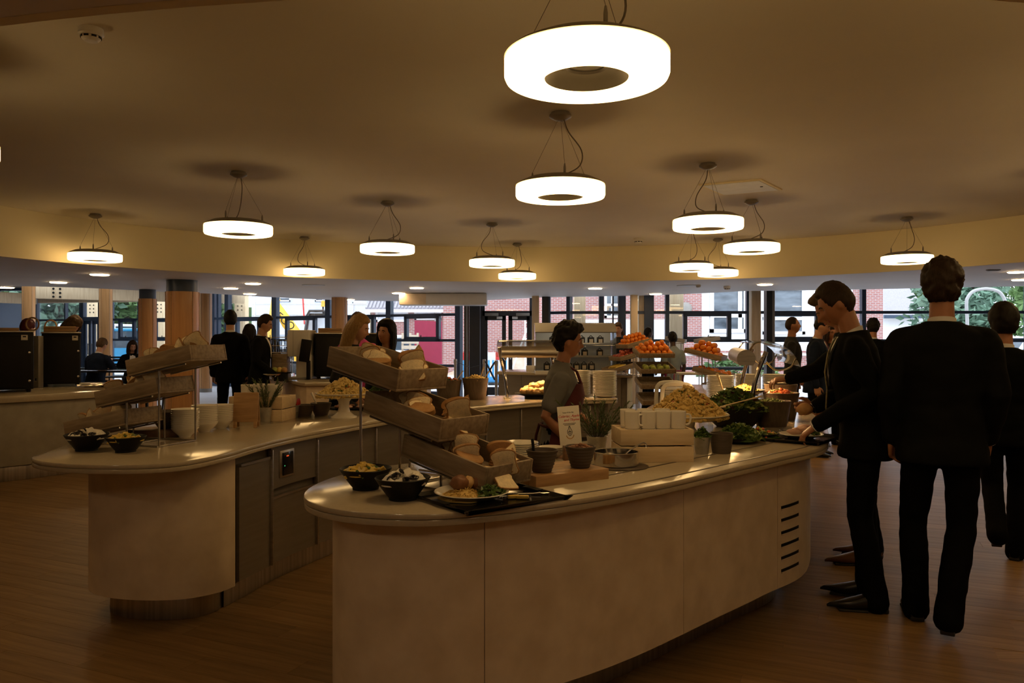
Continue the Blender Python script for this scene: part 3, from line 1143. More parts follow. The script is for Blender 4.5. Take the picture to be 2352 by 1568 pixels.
b2 = far_building('brick_building', 'low brick building with a tiled roof and white windows behind the dark-haired woman', 36.0)
wallbox(b2, 852, 1020, -0.1, 2.72, 'brick')
fw_part(b2, 863, 938, 709, 739, 36.0, bars_v=(0.5,), fw=0.10, glass='cladding')
fw_part(b2, 952, 1014, 707, 734, 36.0, bars_v=(0.55,), fw=0.10, glass='cladding')
x0, x1 = (845 - CX) / F_PX * 36, (1050 - CX) / F_PX * 36
b = B()
b.add([(x0, -0.4, 2.75), (x1, -0.4, 2.75), (x1, 4.0, 5.0), (x0, 4.0, 5.0), (x0, -0.4, 2.65), (x1, -0.4, 2.65), (x1, 4.0, 4.9), (x0, 4.0, 4.9)],
      [(0, 1, 2, 3), (7, 6, 5, 4), (0, 4, 5, 1), (1, 5, 6, 2), (2, 6, 7, 3), (3, 7, 4, 0)])
rf = b.build('roof', 'roof_tile', b2, smooth=0)
for i in range(26):
    xx = x0 + (x1 - x0) * i / 25
    B().tube([(xx, -0.42, 2.78), (xx, 3.9, 4.98)], 0.05, 6).build('ridge_tile', 'roof_tile', rf)
B().box(((x0 + x1) / 2, -0.42, 2.66), (x1 - x0, 0.12, 0.14)).build('gutter', 'upvc', b2)
B().tube([((1884 / 2 - CX + 60) / F_PX * 36, -0.3, 0), ((1884 / 2 - CX + 60) / F_PX * 36, -0.3, 2.7)], 0.05).build('downpipe', 'grey_plastic', b2)

b3 = far_building('scaffolded_building', 'white building wrapped in scaffolding behind the yellow digger', 40.0)
wallbox(b3, 578, 846, -0.1, 7.5, 'cladding')
fw_part(b3, 640, 668, 682, 692, 40.0, fw=0.06)
fw_part(b3, 724, 744, 682, 692, 40.0, fw=0.06)
fw_part(b3, 630, 662, 764, 800, 40.0, fw=0.1, glass='cladding')
fw_part(b3, 810, 846, 694, 760, 40.0, fw=0.05, glass='white_render')
for i, px in enumerate((586, 640, 711, 780, 850)):
    xx = (px - CX) / F_PX * 38.6
    B().tube([(xx, -1.4, -0.1), (xx, -1.4, 6)], 0.035, 6).build('scaffold_pole', 'steel', b3)
for z in (1.5, 2.55, 3.1, 3.9):
    B().tube([((580 - CX) / F_PX * 38.6, -1.4, z), ((850 - CX) / F_PX * 38.6, -1.4, z)], 0.035, 6).build('scaffold_ledger', 'steel', b3)
B().tube([((700 - CX) / F_PX * 38.6, -1.45, 2.1), ((694 - CX) / F_PX * 38.6, -1.45, 4.2)], 0.04, 6).build('scaffold_brace', 'barrier_red', b3)

b4 = far_building('grey_roof_building', 'small grey gabled building behind the tall man in the dark suit', 40.0)
wallbox(b4, 2022, 2120, -0.1, 2.6, 'white_render')
xa, xb_ = (2020 - CX) / F_PX * 40, (2125 - CX) / F_PX * 40
b = B()
b.add([(xa, -0.4, 2.6), (xb_, -0.4, 2.6), (xb_, 3, 5.2), (xa, 3, 5.2), (xa, -0.4, 2.45), (xb_, -0.4, 2.45), (xb_, 3, 5.05), (xa, 3, 5.05)],
      [(0, 1, 2, 3), (7, 6, 5, 4), (0, 4, 5, 1), (1, 5, 6, 2), (2, 6, 7, 3), (3, 7, 4, 0)])
b.build('roof', 'roof_tile', b4, smooth=0)
B().box(((xa + xb_) / 2, -0.45, 2.5), (xb_ - xa, 0.1, 0.16)).build('fascia_board', 'frame_blue', b4)

# corrugated white fence panels
ft = thing('corrugated_fence', 'white corrugated site fence in front of the brick building', 'fence', (0, 29.0, 0))
for i in range(8):
    pxa, pxb = 1338 + i * 26, 1338 + i * 26 + 25
    xa, xb_ = (pxa - CX) / F_PX * 29, (pxb - CX) / F_PX * 29
    b = B()
    n = 10
    line = []
    for k in range(n + 1):
        x = xa + (xb_ - xa) * k / n
        line.append((x, 0.05 if k % 2 else 0.0))
    b.strip(line, 0.0, 2.12, 0.02)
    b.build('fence_panel', 'cladding', ft, smooth=0)

# maroon hoarding, pallets
p0 = at(952, 735, 26.0)
t = thing('hoarding_board', 'maroon hoarding board with a sloping top, leaning outside the glass', 'board', (p0.x, 26.0, 0), radians(-6))
b = B()
b.add([(0, 0, 0), (0.92, 0, 0), (0.92, 0, 1.98), (0, 0, 2.02), (0, 0.06, 0), (0.92, 0.06, 0), (0.92, 0.06, 1.98), (0, 0.06, 2.02)],
      [(0, 1, 2, 3), (7, 6, 5, 4), (0, 4, 5, 1), (1, 5, 6, 2), (2, 6, 7, 3), (3, 7, 4, 0)])
b.build('sheet', 'maroon', t, smooth=0)
for x in (0.25, 0.7):
    B().tube([(x, 0.1, 1.6), (x, 0.9, 0.0)], 0.04, 6).build('prop', 'pallet', t)
pp = at(942, 830, 25.0)
t = thing('pallet', 'upright wooden pallet in front of the maroon hoarding', 'pallet', (pp.x, 25.0, 0.0), radians(8))
for k in range(9):
    B().box((0, 0, 0.12 + k * 0.17), (0.55, 0.03, 0.11)).build('slat', 'pallet', t)
for x in (-0.24, 0.0, 0.24):
    B().box((x, 0.06, 0.8), (0.07, 0.09, 1.6)).build('bearer', 'pallet', t)

# red and white road barrier with a blue foot
pb = at(1122, 850, 24.0)
for i, (dx, lab) in enumerate(((-0.42, 'left half of the red, white and blue road barrier beyond the door'), (0.34, 'right half of the red, white and blue road barrier beyond the door'))):
    t = thing('road_barrier', lab, 'barrier', (pb.x + dx, 24.0, 0), group='road barriers beyond the door')
    for k in range(3):
        B().rbox((-0.25 + k * 0.25, 0, 0.88), (0.245, 0.05, 0.24), 0.01).build('band_panel', 'barrier_red' if k % 2 == i else 'barrier_white', t)
    for k in range(6):
        B().rbox((-0.33 + k * 0.13, 0, 0.5), (0.06, 0.06, 0.52), 0.01).build('leg', 'barrier_blue', t)
    B().rbox((0, 0, 0.16), (0.74, 0.09, 0.2), 0.02).build('base', 'barrier_blue', t)
    B().rbox((0, 0, 0.04), (0.70, 0.3, 0.08), 0.02).build('foot', 'rubber', t)
t = thing('rubble_mound', 'low mound of sandy rubble against the brick wall beyond the door', 'mound', ((1190 - CX) / F_PX * 31, 31.0, -0.05))
b = B()
b.lathe([(2.6, 0), (1.9, 0.35), (1.1, 0.75), (0.4, 0.95), (0, 1.0)], 24, sy=0.5, wob=lambda a: 1 + 0.12 * sin(5 * a) + 0.07 * sin(9 * a + 1))
b.build('earth', 'soil', t)
for i, (px, ln, an, lab) in enumerate(((1170, 1.5, 0.5, 'pale leaning pole on the rubble left of the door bar'), (1205, 1.3, 0.8, 'pale leaning pole on the rubble behind the right door leaf'))):
    q_ = at(px, HOR, 29.2)
    t = tag(B().tube([(0, 0, 0), (sin(an) * ln, 0.5, cos(an) * ln + 0.6)], 0.035, 6).build('pole', 'steel', None, (q_.x, 29.2, 0)), lab, 'pole')
q_ = at(1218, HOR, 28.5)
t = thing('ladder', 'white ladder leaning beyond the right door leaf', 'ladder', (q_.x, 28.5, 0))
for x in (-0.18, 0.18):
    B().tube([(x, 0, 0), (x, 0.6, 2.3)], 0.03, 6).build('rail', 'white_plastic', t)
for k in range(7):
    B().tube([(-0.18, 0.08 * k + 0.05, 0.3 * k + 0.2), (0.18, 0.08 * k + 0.05, 0.3 * k + 0.2)], 0.02, 6).build('rung', 'white_plastic', t)

# yellow digger
ya = 31.0
o0 = at(690, HOR, ya)
t = thing('digger', 'yellow digger with a raised arm, seen through the glass beyond the coffee machine', 'digger', (o0.x, ya, 0))


def dp(px, py, dy=0.0):
    v = at(px, py, ya)
    return (v.x - o0.x, dy, v.z)


b = B()
A_, C_ = dp(636, 690), dp(664, 742)
b.tube([dp(626, 860), dp(624, 760), dp(632, 690), dp(640, 684)], [0.22, 0.2, 0.16, 0.14], 4)
b.build('boom', 'yellow_paint', t, smooth=20)
b = B()
b.tube([dp(634, 700), dp(660, 742), dp(700, 792)], [0.16, 0.24, 0.2], 4)
st_ = b.build('dipper_arm', 'yellow_paint', t, smooth=20)
lettering('ECO', 0.42, 'black', st_, dp(655, 744, -0.26), (radians(90), radians(40), 0))
b = B()
for q_ in ((708, 722, 752, 722), (752, 722, 760, 780), (708, 722, 700, 780), (724, 720, 722, 780)):
    b.tube([dp(q_[0], q_[1]), dp(q_[2], q_[3])], 0.08, 6)
b.tube([dp(706, 730, -0.2), dp(714, 714, -0.2), dp(746, 714, -0.2), dp(756, 724, -0.2)], 0.06, 6)
b.build('cab_frame', 'car_black', t)
a_, c_ = dp(702, 780), dp(758, 724)
B().box(((a_[0] + c_[0]) / 2, 0.2, (a_[2] + c_[2]) / 2), (c_[0] - a_[0] - 0.1, 0.05, c_[2] - a_[2])).build('cab_glass', 'cladding', t)
a_, c_ = dp(690, 850), dp(760, 785)
B().rbox(((a_[0] + c_[0]) / 2, 0.3, 0.85), (1.6, 1.2, 0.9), 0.08).build('engine_cover', 'yellow_paint', t)
B().rbox(((a_[0] + c_[0]) / 2, 0.3, 0.22), (1.9, 1.4, 0.44), 0.12).build('track', 'rubber', t)
bc = dp(742, 704)
b = B()
b.lathe([(0, 0), (0.09, 0), (0.09, 0.05), (0.075, 0.08), (0.075, 0.22), (0, 0.25)], 14)
be = b.build('beacon', 'amber', t, loc=bc)
B().tube([(bc[0], 0, bc[2]), (bc[0], 0, bc[2] - 0.25)], 0.03).build('beacon_stalk', 'black', t)


# cars
def car(px, y, rz, paint, label, L=4.2, Hh=1.5, tall=False):
    q_ = at(px, HOR, y)
    t = thing('car', label, 'car', (q_.x, y, 0), rz)
    prof = [(-L / 2, 0.35), (-L / 2, 0.75), (-L / 2 + 0.15, 0.9), (-L * 0.22, 0.98), (L * 0.42, 0.98), (L / 2, 0.85), (L / 2, 0.35)]
    if tall:
        prof = [(-L / 2, 0.45), (-L / 2, 1.0), (-L * 0.2, 1.05), (L / 2, 1.05), (L / 2, 0.45)]
    W = 1.75
    vs = [(x, -W / 2, z) for x, z in prof] + [(x, W / 2, z) for x, z in prof]
    n = len(prof)
    b = B()
    b.add(vs, [tuple(range(n)), tuple(range(2 * n - 1, n - 1, -1))] + [(i, (i + 1) % n, n + (i + 1) % n, n + i) for i in range(n)])
    b.build('body', paint, t, smooth=20)
    cab = [(-L * 0.24, 0.97), (-L * 0.13, Hh - 0.05), (L * 0.28, Hh), (L * 0.43, 0.97)]
    if tall:
        cab = [(-L * 0.22, 1.04), (-L * 0.15, Hh), (L * 0.48, Hh), (L * 0.49, 1.04)]
    W2 = 1.55
    vs = [(x, -W2 / 2, z) for x, z in cab] + [(x, W2 / 2, z) for x, z in cab]
    b = B()
    b.add(vs, [(0, 1, 2, 3), (7, 6, 5, 4)] + [(i, (i + 1) % 4, 4 + (i + 1) % 4, 4 + i) for i in range(4)])
    b.build('cabin_glass', 'car_glass', t, smooth=20)
    b = B()
    for (x, z), (x2, z2) in zip(cab, cab[1:]):
        for s in (-1, 1):
            b.tube([(x, s * W2 / 2, z), (x2, s * W2 / 2, z2)], 0.06, 6)
    b.box(((cab[1][0] + cab[2][0]) / 2, 0, Hh + 0.01), (cab[2][0] - cab[1][0] + 0.1, W2 + 0.05, 0.06))
    xm = (cab[1][0] + cab[2][0]) / 2
    for s in (-1, 1):
        b.tube([(xm, s * W2 / 2, 0.97), (xm, s * W2 / 2, Hh)], 0.05, 6)
    b.build('roof', paint, t, smooth=20)
    for x in (-L * 0.31, L * 0.31):
        for s in (-1, 1):
            b = B()
            b.lathe([(0.0, -0.1), (0.3, -0.1), (0.33, -0.06), (0.33, 0.06), (0.3, 0.1), (0, 0.1)], 20)
            w_ = b.build('wheel', 'rubber', t, loc=(x, s * (W / 2 - 0.08), 0.33), rot=(radians(90), 0, 0))
            B().lathe([(0, -0.115), (0.18, -0.112), (0.18, 0.112), (0, 0.115)], 16).build('hub_cap', 'steel', w_)
    for s in (-0.6, 0.6):
        B().ball((-L / 2 - 0.01, s, 0.72), (0.05, 0.14, 0.09)).build('headlamp', 'ceramic', t)
    return t


car(285, 31.0, radians(12), 'car_blue', 'blue car with dark windows parked beyond the girl seated by the glass', 3.6, 1.75, True)
t = car(345, 38.8, radians(0), 'car_black', 'black cab parked beyond the blue car', 4.3, 1.8, True)
car(200, 34.0, radians(85), 'car_white', 'white van beyond the far left glass door', 4.6, 2.0, True)
car(512, 36.0, radians(20), 'car_blue', 'blue car half hidden behind the boy in the black suit', 3.8, 1.45)
car(875, 30.0, radians(10), 'car_white', 'white car beyond the dark-haired woman', 4.0, 1.5)
car(742, 36.5, radians(0), 'car_black', 'dark car behind the digger', 4.2, 1.5)
car(2330, 27.0, radians(25), 'car_white', 'white car beyond the glass at the right edge', 4.2, 1.45)

# arched grey hoop outside at the right
q_ = at(2264, HOR, 22.0)
pts = [(-0.52, 0, -0.2), (-0.54, 0, 0.25), (-0.5, 0, 0.42), (-0.36, 0, 0.58), (-0.12, 0, 0.65), (0.12, 0, 0.65), (0.36, 0, 0.58), (0.5, 0, 0.42), (0.54, 0, 0.25), (0.52, 0, -0.2)]
b = B()
b.tube([(x, y, z + 2.16) for x, y, z in spline(pts, 5)], 0.045, 10)
b.tube([(-0.52, 0, 1.97), (-0.52, 0, 0)], 0.045, 10).tube([(0.52, 0, 1.97), (0.52, 0, 0)], 0.045, 10)
tag(b.build('tube_arch', 'grey_plastic', None, (q_.x, 22.0, 0)), 'grey tube arch standing outside the glass beyond the tall man', 'arch')


# trees: trunk with real leaf cards of some thickness, gathered into one crown
def leaf_crown(root, c, r, n, mat, size, seed, name='crown'):
    rnd = random.Random(seed)
    b = B()
    blobs = [(Vector((rnd.uniform(-0.6, 0.6) * r[0], rnd.uniform(-0.6, 0.6) * r[1], rnd.uniform(-0.7, 0.7) * r[2])), rnd.uniform(0.35, 0.6)) for _ in range(9)]
    for i in range(n):
        bc_, br = blobs[i % len(blobs)]
        d = Vector((rnd.gauss(0, 1), rnd.gauss(0, 1), rnd.gauss(0, 1))).normalized() * rnd.uniform(0.6, 1.05)
        p = Vector(c) + bc_ + Vector((d.x * r[0] * br, d.y * r[1] * br, d.z * r[2] * br))
        s = size * rnd.uniform(0.6, 1.3)
        u = Vector((rnd.gauss(0, 1), rnd.gauss(0, 1), rnd.gauss(0, 0.6))).normalized()
        v = u.cross(Vector((rnd.gauss(0, 1), rnd.gauss(0, 1), rnd.gauss(0, 1)))).normalized()
        w = u.cross(v) * s * 0.12
        b.add([p - u * s, p + v * s * 0.45 + w, p + u * s, p - v * s * 0.45 + w, p - w * 1.2], [(0, 1, 4), (1, 2, 4), (2, 3, 4), (3, 0, 4), (0, 3, 2, 1)])
    return b.build(name, mat, root, smooth=0, kind='stuff')


def tree(px, y, h, r, label, mat, n=1500, size=0.28, seed=1, zc=None):
    q_ = at(px, HOR, y)
    t = thing('tree', label, 'tree', (q_.x, y, -0.05))
    zc = zc or h * 0.62
    b = B()
    b.tube([(0, 0, 0), (0.1, 0, h * 0.3), (-0.05, 0, h * 0.55)], [0.24, 0.18, 0.12], 8)
    for k in range(5):
        a = k * 2.4
        b.tube([(0.05, 0, h * (0.3 + 0.05 * k)), (cos(a) * r[0] * 0.55, sin(a) * r[1] * 0.55, h * (0.55 + 0.05 * k))], [0.09, 0.03], 6)
    b.build('trunk', 'bark', t)
    leaf_crown(t, (0, 0, zc), r, n, mat, size, seed)
    return t


tree(140, 42, 7, (3.6, 2.2, 3.4), 'blue-green tree filling the far left windows', 'foliage_blue', 2600, 0.3, 3, 3.4)
tree(-60, 46, 8, (4, 2.2, 3.6), 'dark tree beyond the left end of the windows', 'foliage', 1200, 0.3, 4, 3.6)
tree(290, 46, 8, (2.5, 1.6, 3.4), 'bright green tree beyond the blue car', 'foliage', 2400, 0.3, 5, 4.2)
tree(395, 41.5, 8, (1.4, 1.3, 3.2), 'green tree behind the thick orange column', 'foliage', 1500, 0.28, 6, 3.9)
tree(506, 46, 8, (1.8, 1.4, 3.4), 'pale green tree behind the boy in the black suit', 'foliage', 1500, 0.28, 7, 3.9)
tree(2112, 46, 8, (2.2, 2.0, 2.6), 'tree left of the tall man, beyond the grey roof', 'foliage', 1500, 0.26, 8, 4.2)
tree(2225, 34, 8, (2.9, 2.2, 2.8), 'blue-green tree seen through the tube arch', 'foliage_blue', 2600, 0.24, 9, 3.3)
tree(2375, 40, 8, (3.0, 2.2, 3.2), 'green tree at the right edge beyond the glass', 'foliage', 2000, 0.26, 10, 3.6)
t = thing('hedge', 'low green hedge below the white handrail beyond the orange stand', 'hedge', (at(1700, HOR, 30).x, 30, 0))
leaf_crown(t, (0, 0, 0.3), (1.6, 0.5, 0.45), 500, 'foliage', 0.14, 12, 'foliage')
b = B()
b.box((-18, 48, 1.6), (50, 0.6, 3.4))
bk = struct(b, 'wall_far', 'foliage')
# ------------------------------------------------------------------ pendant ring lamps
def make_pendant():
    t = thing('pendant_lamp', 'x', 'lamp')
    R, rh = 0.30, 0.155
    b = B()   # opal diffuser ring, z from 0 (underside) to 0.085
    prof = [(rh, 0.03), (rh, 0.006), (rh + 0.006, 0.0), (R - 0.02, 0.0), (R - 0.006, 0.004), (R, 0.018), (R, 0.075), (R - 0.004, 0.084), (rh, 0.084), (rh, 0.03)]
    b.lathe(prof, 64)
    b.build('diffuser', 'lamp_glow', t)
    b = B()
    b.lathe([(R + 0.001, 0.086), (R - 0.015, 0.100), (0.225, 0.128), (0.20, 0.132), (0, 0.132)], 64)
    b.lathe([(0, 0.086), (R, 0.086)], 64)
    b.build('shell', 'lamp_shell', t)
    b = B()
    b.lathe([(rh - 0.002, 0.010), (0.12, 0.045), (0.078, 0.06), (0, 0.062)], 48)
    b.lathe([(rh - 0.002, 0.010), (rh - 0.002, 0.085)], 48)
    cn = b.build('centre_dish', 'lamp_shell', t)
    b = B()
    b.lathe([(0.070, 0.058), (0.078, 0.050), (0.084, 0.058), (0.078, 0.064)], 40)
    b.build('rim_ring', 'grey_metal', cn)
    b = B()
    b.lathe([(0.0, 0.56), (0.075, 0.56), (0.075, 0.545), (0.045, 0.528), (0.02, 0.52), (0, 0.52)], 28)
    b.lathe([(0.0, 0.575), (0.062, 0.575), (0.062, 0.556), (0, 0.556)], 28)
    b.build('canopy', 'grey_metal', t)
    for k in range(3):
        a = 0.5 + k * 2 * pi / 3
        x, y = 0.205 * cos(a), 0.205 * sin(a)
        w = B().tube([(x, y, 0.128), (x, y, 0.19), (0.015 * cos(a), 0.015 * sin(a), 0.53)], 0.0013, 5).build('hanging_wire', 'cable', t)
        B().lathe([(0, 0.125), (0.008, 0.125), (0.008, 0.165), (0.004, 0.19), (0, 0.19)], 10, c=(x, y, 0)).build('wire_grip', 'grey_metal', w)
    sway = 0.09
    pts = spline([(0.02, -0.02, 0.53), (0.05, -0.03, 0.44), (sway + 0.05, -0.02, 0.32), (sway + 0.04, 0, 0.22), (0.02, 0.02, 0.16), (-0.09, 0.03, 0.13)], 6)
    B().tube(pts, 0.0045, 6).build('power_cable', 'cable', t)
    return t


LAMPS = [(1347, 2.86, None, 'largest ring pendant lamp, the one closest to the viewer, its dark centre showing'),
         (1287, 5.27, None, 'second largest ring pendant lamp, below the largest one'),
         (548, 7.15, None, 'ring pendant lamp with a curling cable, left of the middle, above the left bread stand'),
         (1626, 6.80, None, 'ring pendant lamp hanging just left of the square ceiling hatch'),
         (890, 8.70, None, 'ring pendant lamp with a straight cable above the blond woman'),
         (219, 9.6, None, 'ring pendant lamp close to the curved fascia at the far left'),
         (1726, 8.62, None, 'ring pendant lamp hanging below the square ceiling hatch'),
         (699, 11.75, None, 'small ring pendant lamp in front of the fascia, left of the blond woman'),
         (1130, 10.35, None, 'ring pendant lamp above the duct box, partly covering a smaller one'),
         (1188, 12.55, None, 'smallest ring pendant lamp, behind and below another above the duct box'),
         (1588, 11.0, None, 'ring pendant lamp overlapping a farther one above the fruit stands'),
         (1649, 11.95, None, 'small ring pendant lamp partly hidden by another above the fruit stands'),
         (2083, 9.85, None, 'ring pendant lamp partly hidden behind the head of the tall man'),
         (-158, 4.06, None, 'ring pendant lamp cut by the left edge of the photograph'),
         # unseen lamps added beyond the frame to brighten counter fronts and floor
         (2760, 4.3, None, 'added unseen ring pendant lamp beyond the right edge of the photograph'),
         (2475, 7.0, None, 'added unseen ring pendant lamp beyond the right edge, farther back than its neighbour'),
         (2700, 5.6, None, 'added unseen ring pendant lamp beyond the right edge, over the walkway'),
         (2977, 2.6, None, 'added unseen ring pendant lamp beyond the right edge, closest to the viewer')]
lamp0 = make_pendant()
for i, (px, y, _, lab) in enumerate(LAMPS):
    o = lamp0 if i == 0 else dup(lamp0)
    x = (px - CX) / F_PX * y
    o.location = (x, y, Z_CEIL - 0.575)
    o.rotation_euler = (0, 0, (0.25, 0.1, 1.9, 2.2, 0.5, 0.4, 0.2, 2.6, 2.9, 1.2, 0.9, 2.7, 0.6, 0.0, 0.3, 0.8, 0.2, 1.5, 1.0)[i])
    o['label'], o['group'] = lab, 'ring pendant lamps'

# recessed downlights in the low ceiling
dl = thing('downlight', 'x', 'downlight')
b = B()
b.lathe([(0, 0), (0.118, 0), (0.128, 0.008), (0.128, 0.02), (0, 0.02)], 32)
b.build('diffuser', 'downlight_glow', dl)
b = B()
b.lathe([(0.128, 0.022), (0.128, 0.012), (0.142, 0.014), (0.15, 0.022)], 32)
b.build('trim_ring', 'white_plastic', dl)
DL = [(229, 629, 'left ceiling, under the lamp closest to the fascia'), (134, 647, 'at the left, above the pale column behind the ovens'),
      (581, 650, 'uppermost of three left of the middle'), (530, 661, 'middle one of three, above the boy in the black suit'),
      (574, 674, 'lowest of three, above the side-facing boy'), (957, 660, 'above the dark-haired woman'),
      (915, 672, 'just left of the duct box'), (802, 687, 'far one above the blond woman'), (1367, 661, 'above the apron server'),
      (1506, 674, 'above the orange display'), (1757, 652, 'left of the boy at the tray'), (2338, 623, 'at the right edge beside the tall man'),
      (2345, 641, 'dim one at the right edge, below the brighter one'), (14, 659, 'at the left edge below the low ceiling')]
for i, (px, py, lab) in enumerate(DL):
    o = dl if i == 0 else dup(dl)
    p = on(px, py, Z_SOF)
    o.location = (p.x, p.y, Z_SOF - 0.021)
    o['label'], o['group'] = 'round recessed downlight, ' + lab, 'recessed downlights'
# unseen downlights added around the viewer to brighten the dark counter fronts
for i, (x, y, lab) in enumerate(((-3.2, 1.0, 'behind the viewer at the far left'), (-1.4, 0.1, 'behind the viewer at the left'), (0.4, -0.4, 'straight behind the viewer'), (2.2, 0.1, 'behind the viewer at the right'), (4.0, 1.0, 'behind the viewer at the far right'), (6.4, 2.8, 'beside the right edge'))):
    o = dup(dl, (x, y, Z_SOF - 0.021), label='added unseen round recessed downlight ' + lab, group='recessed downlights')

# smoke detectors, hatch, vent
def detector(loc, label, s=1.0):
    t = thing('smoke_detector', label, 'detector', loc)
    b = B()
    b.lathe([(0, 0), (0.056 * s, 0), (0.058 * s, -0.03 * s), (0.05 * s, -0.038 * s), (0, -0.038 * s)], 28)
    b.build('base', 'white_plastic', t)
    b = B()
    b.lathe([(0, -0.038 * s), (0.044 * s, -0.038 * s), (0.044 * s, -0.05 * s), (0.03 * s, -0.062 * s), (0, -0.064 * s)], 28)
    hd = b.build('sensor_head', 'white_plastic', t)
    for k in range(8):
        a = 2 * pi * k / 8
        B().box((0.0445 * s * cos(a), 0.0445 * s * sin(a), -0.044 * s), (0.004, 0.022 * s, 0.009 * s), a).build('slot', 'black', hd)
    return t


detector(on(209, 66, Z_CEIL), 'large white smoke detector with dark slots on the ceiling at the upper left')
detector(on(1466, 547, Z_CEIL), 'small white smoke detector on the raised ceiling above the fruit stands', 1.25)
detector(on(1670, 657, Z_SOF), 'small white smoke detector under the low ceiling above the fruit stands', 1.1)
detector(on(1604, 654, Z_SOF), 'tiny white sensor under the low ceiling, left of another detector', 0.8)
detector(on(921, 674, Z_SOF), 'small white sensor under the low ceiling beside the duct box', 1.1)
hq = [on(x, y, Z_CEIL) for x, y in ((1604, 423), (1749, 410), (1797, 434), (1659, 446))]
t = thing('ceiling_hatch', 'square pale access hatch in the raised ceiling right of the middle', 'hatch', sum(hq, Vector()) / 4)
c = t.location.copy()


def quad(pts, z0, z1):
    b = B()
    b.add([(p.x, p.y, z0) for p in pts] + [(p.x, p.y, z1) for p in pts], [(3, 2, 1, 0), (4, 5, 6, 7), (0, 1, 5, 4), (1, 2, 6, 5), (2, 3, 7, 6), (3, 0, 4, 7)])
    return b


qs = [p - c for p in hq]
quad(qs, -0.012, 0.001).build('frame', 'fascia_paint', t, smooth=0)
quad([p * 0.9 for p in qs], -0.016, -0.010).build('panel', 'cladding', t, smooth=0)
B().lathe([(0, -0.02), (0.015, -0.02), (0.015, -0.012), (0, -0.012)], 12, c=tuple((qs[1] + qs[2]) * 0.33)).build('lock', 'black', t)
p = on(2281, 619, Z_SOF)
t = thing('ceiling_vent', 'small dark slot vent in the low ceiling right of the tall man', 'vent', p)
B().rbox((0, 0, -0.006), (0.17, 0.07, 0.012), 0.003).build('frame', 'grey_metal', t)
for k in range(3):
    B().box((0, -0.02 + 0.02 * k, -0.013), (0.15, 0.008, 0.004)).build('slot', 'black', t)
p = on(720, 654, Z_SOF)
t = thing('ceiling_vent', 'flat pale disc valve in the low ceiling left of the blond woman', 'vent', p)
B().lathe([(0, 0), (0.2, 0), (0.19, -0.012), (0, -0.014)], 28).build('disc', 'cladding', t)
p = on(1580, 655, Z_SOF)
t = thing('ceiling_vent', 'flat pale disc valve in the low ceiling above the fruit stands', 'vent', p)
B().lathe([(0, 0), (0.2, 0), (0.19, -0.012), (0, -0.014)], 28).build('disc', 'cladding', t)

# ------------------------------------------------------------------ counters
# front counter
A_OUT = [(-0.785, 2.98), (-0.72, 2.78), (-0.56, 2.635), (-0.324, 2.58), (-0.11, 2.63), (0.19, 2.79), (0.553, 3.07), (1.03, 3.54), (1.33, 3.84), (1.71, 4.26),
         (2.07, 5.15), (2.40, 6.02), (2.60, 6.6), (2.70, 7.2), (2.72, 8.0), (2.65, 8.9), (2.45, 9.6)]
A_IN = [(2.0, 9.75), (1.85, 9.3), (1.72, 8.5), (1.52, 7.6), (1.15, 6.6), (0.92, 5.75), (0.70, 5.0), (0.42, 4.42), (0.0, 4.0), (-0.42, 3.68), (-0.65, 3.46), (-0.76, 3.22)]
a_poly = spline(A_OUT + A_IN, 6, True)
a_front = spline(A_OUT, 8)
ca = thing('serving_counter', 'long curved white-topped serving counter in front, pearl beige panels and steel plinth', 'counter')
B().slab(a_poly, 0.848, Z_TOP, 0.008).build('worktop', 'worktop', ca)
B().slab(offset(a_poly, -0.002), 0.826, 0.848, 0.005).build('worktop_edge', 'worktop', ca)
inner = offset(a_poly, -0.20)
B().slab(inner, 0.165, 0.826, 0.004).build('carcass', 'counter_core', ca)
B().slab(offset(a_poly, -0.27), 0.0, 0.166, 0.004).build('plinth', 'plinth', ca)
# face panels 0.1 m back from the worktop edge, with open joints between them
body = spline([tuple(v) for v in offset(spline(A_OUT + A_IN, 6, True), -0.105)], 1, True)
start = min(range(len(body)), key=lambda i: (body[i][0] + 0.65) ** 2 + (body[i][1] - 3.28) ** 2)
body = body[start:] + body[:start + 1]
LB = length(body)


def px_of(p):
    return CX + p[0] / p[1] * F_PX


def s_at_px(line, px, s0, s1, n=900):
    best = None
    for k in range(n + 1):
        s = s0 + (s1 - s0) * k / n
        p, _ = along(line, s)
        d = abs(px_of(p) - px)
        if best is None or d < best[0]:
            best = (d, s)
    return best[1]


joints = [0.0, s_at_px(body, 1113, 0.55, 1.6), s_at_px(body, 1570, 1.0, 2.6), s_at_px(body, 1786, 1.5, 4.2)]
joints += [joints[-1] + 1.05, joints[-1] + 2.1, joints[-1] + 3.3, joints[-1] + 4.5]
joints = [j for j in joints if j < LB * 0.55]
rest = [joints[-1] + (LB - joints[-1]) * k / 9 for k in range(1, 10)]
js = joints + rest
vent_s = s_at_px(body, 1816, joints[3], joints[3] + 1.05)
for i, (s0, s1) in enumerate(zip(js, js[1:])):
    seg = sub(body, s0 + 0.0015, s1 - 0.0015)
    b = B()
    b.strip(seg, 0.165, 0.825, 0.02)
    pn_ = b.build('face_panel', 'panel' if i < len(joints) else 'cabinet', ca, smooth=40)
    if s0 <= vent_s < s1:
        for k in range(6):
            zc = 0.575 - 0.065 * k
            sg = sub(body, vent_s - 0.10, vent_s + 0.10, 0.02)
            sg = offset_open(sg, -0.0025)
            bb = B()
            bb.strip(sg, zc - 0.007, zc + 0.007, 0.006)
            bb.build('vent_slot', 'black', pn_)
            bb = B()
            bb.strip(offset_open(sg, -0.003), zc - 0.014, zc - 0.008, 0.006)
            bb.build('vent_lip', 'panel', pn_)
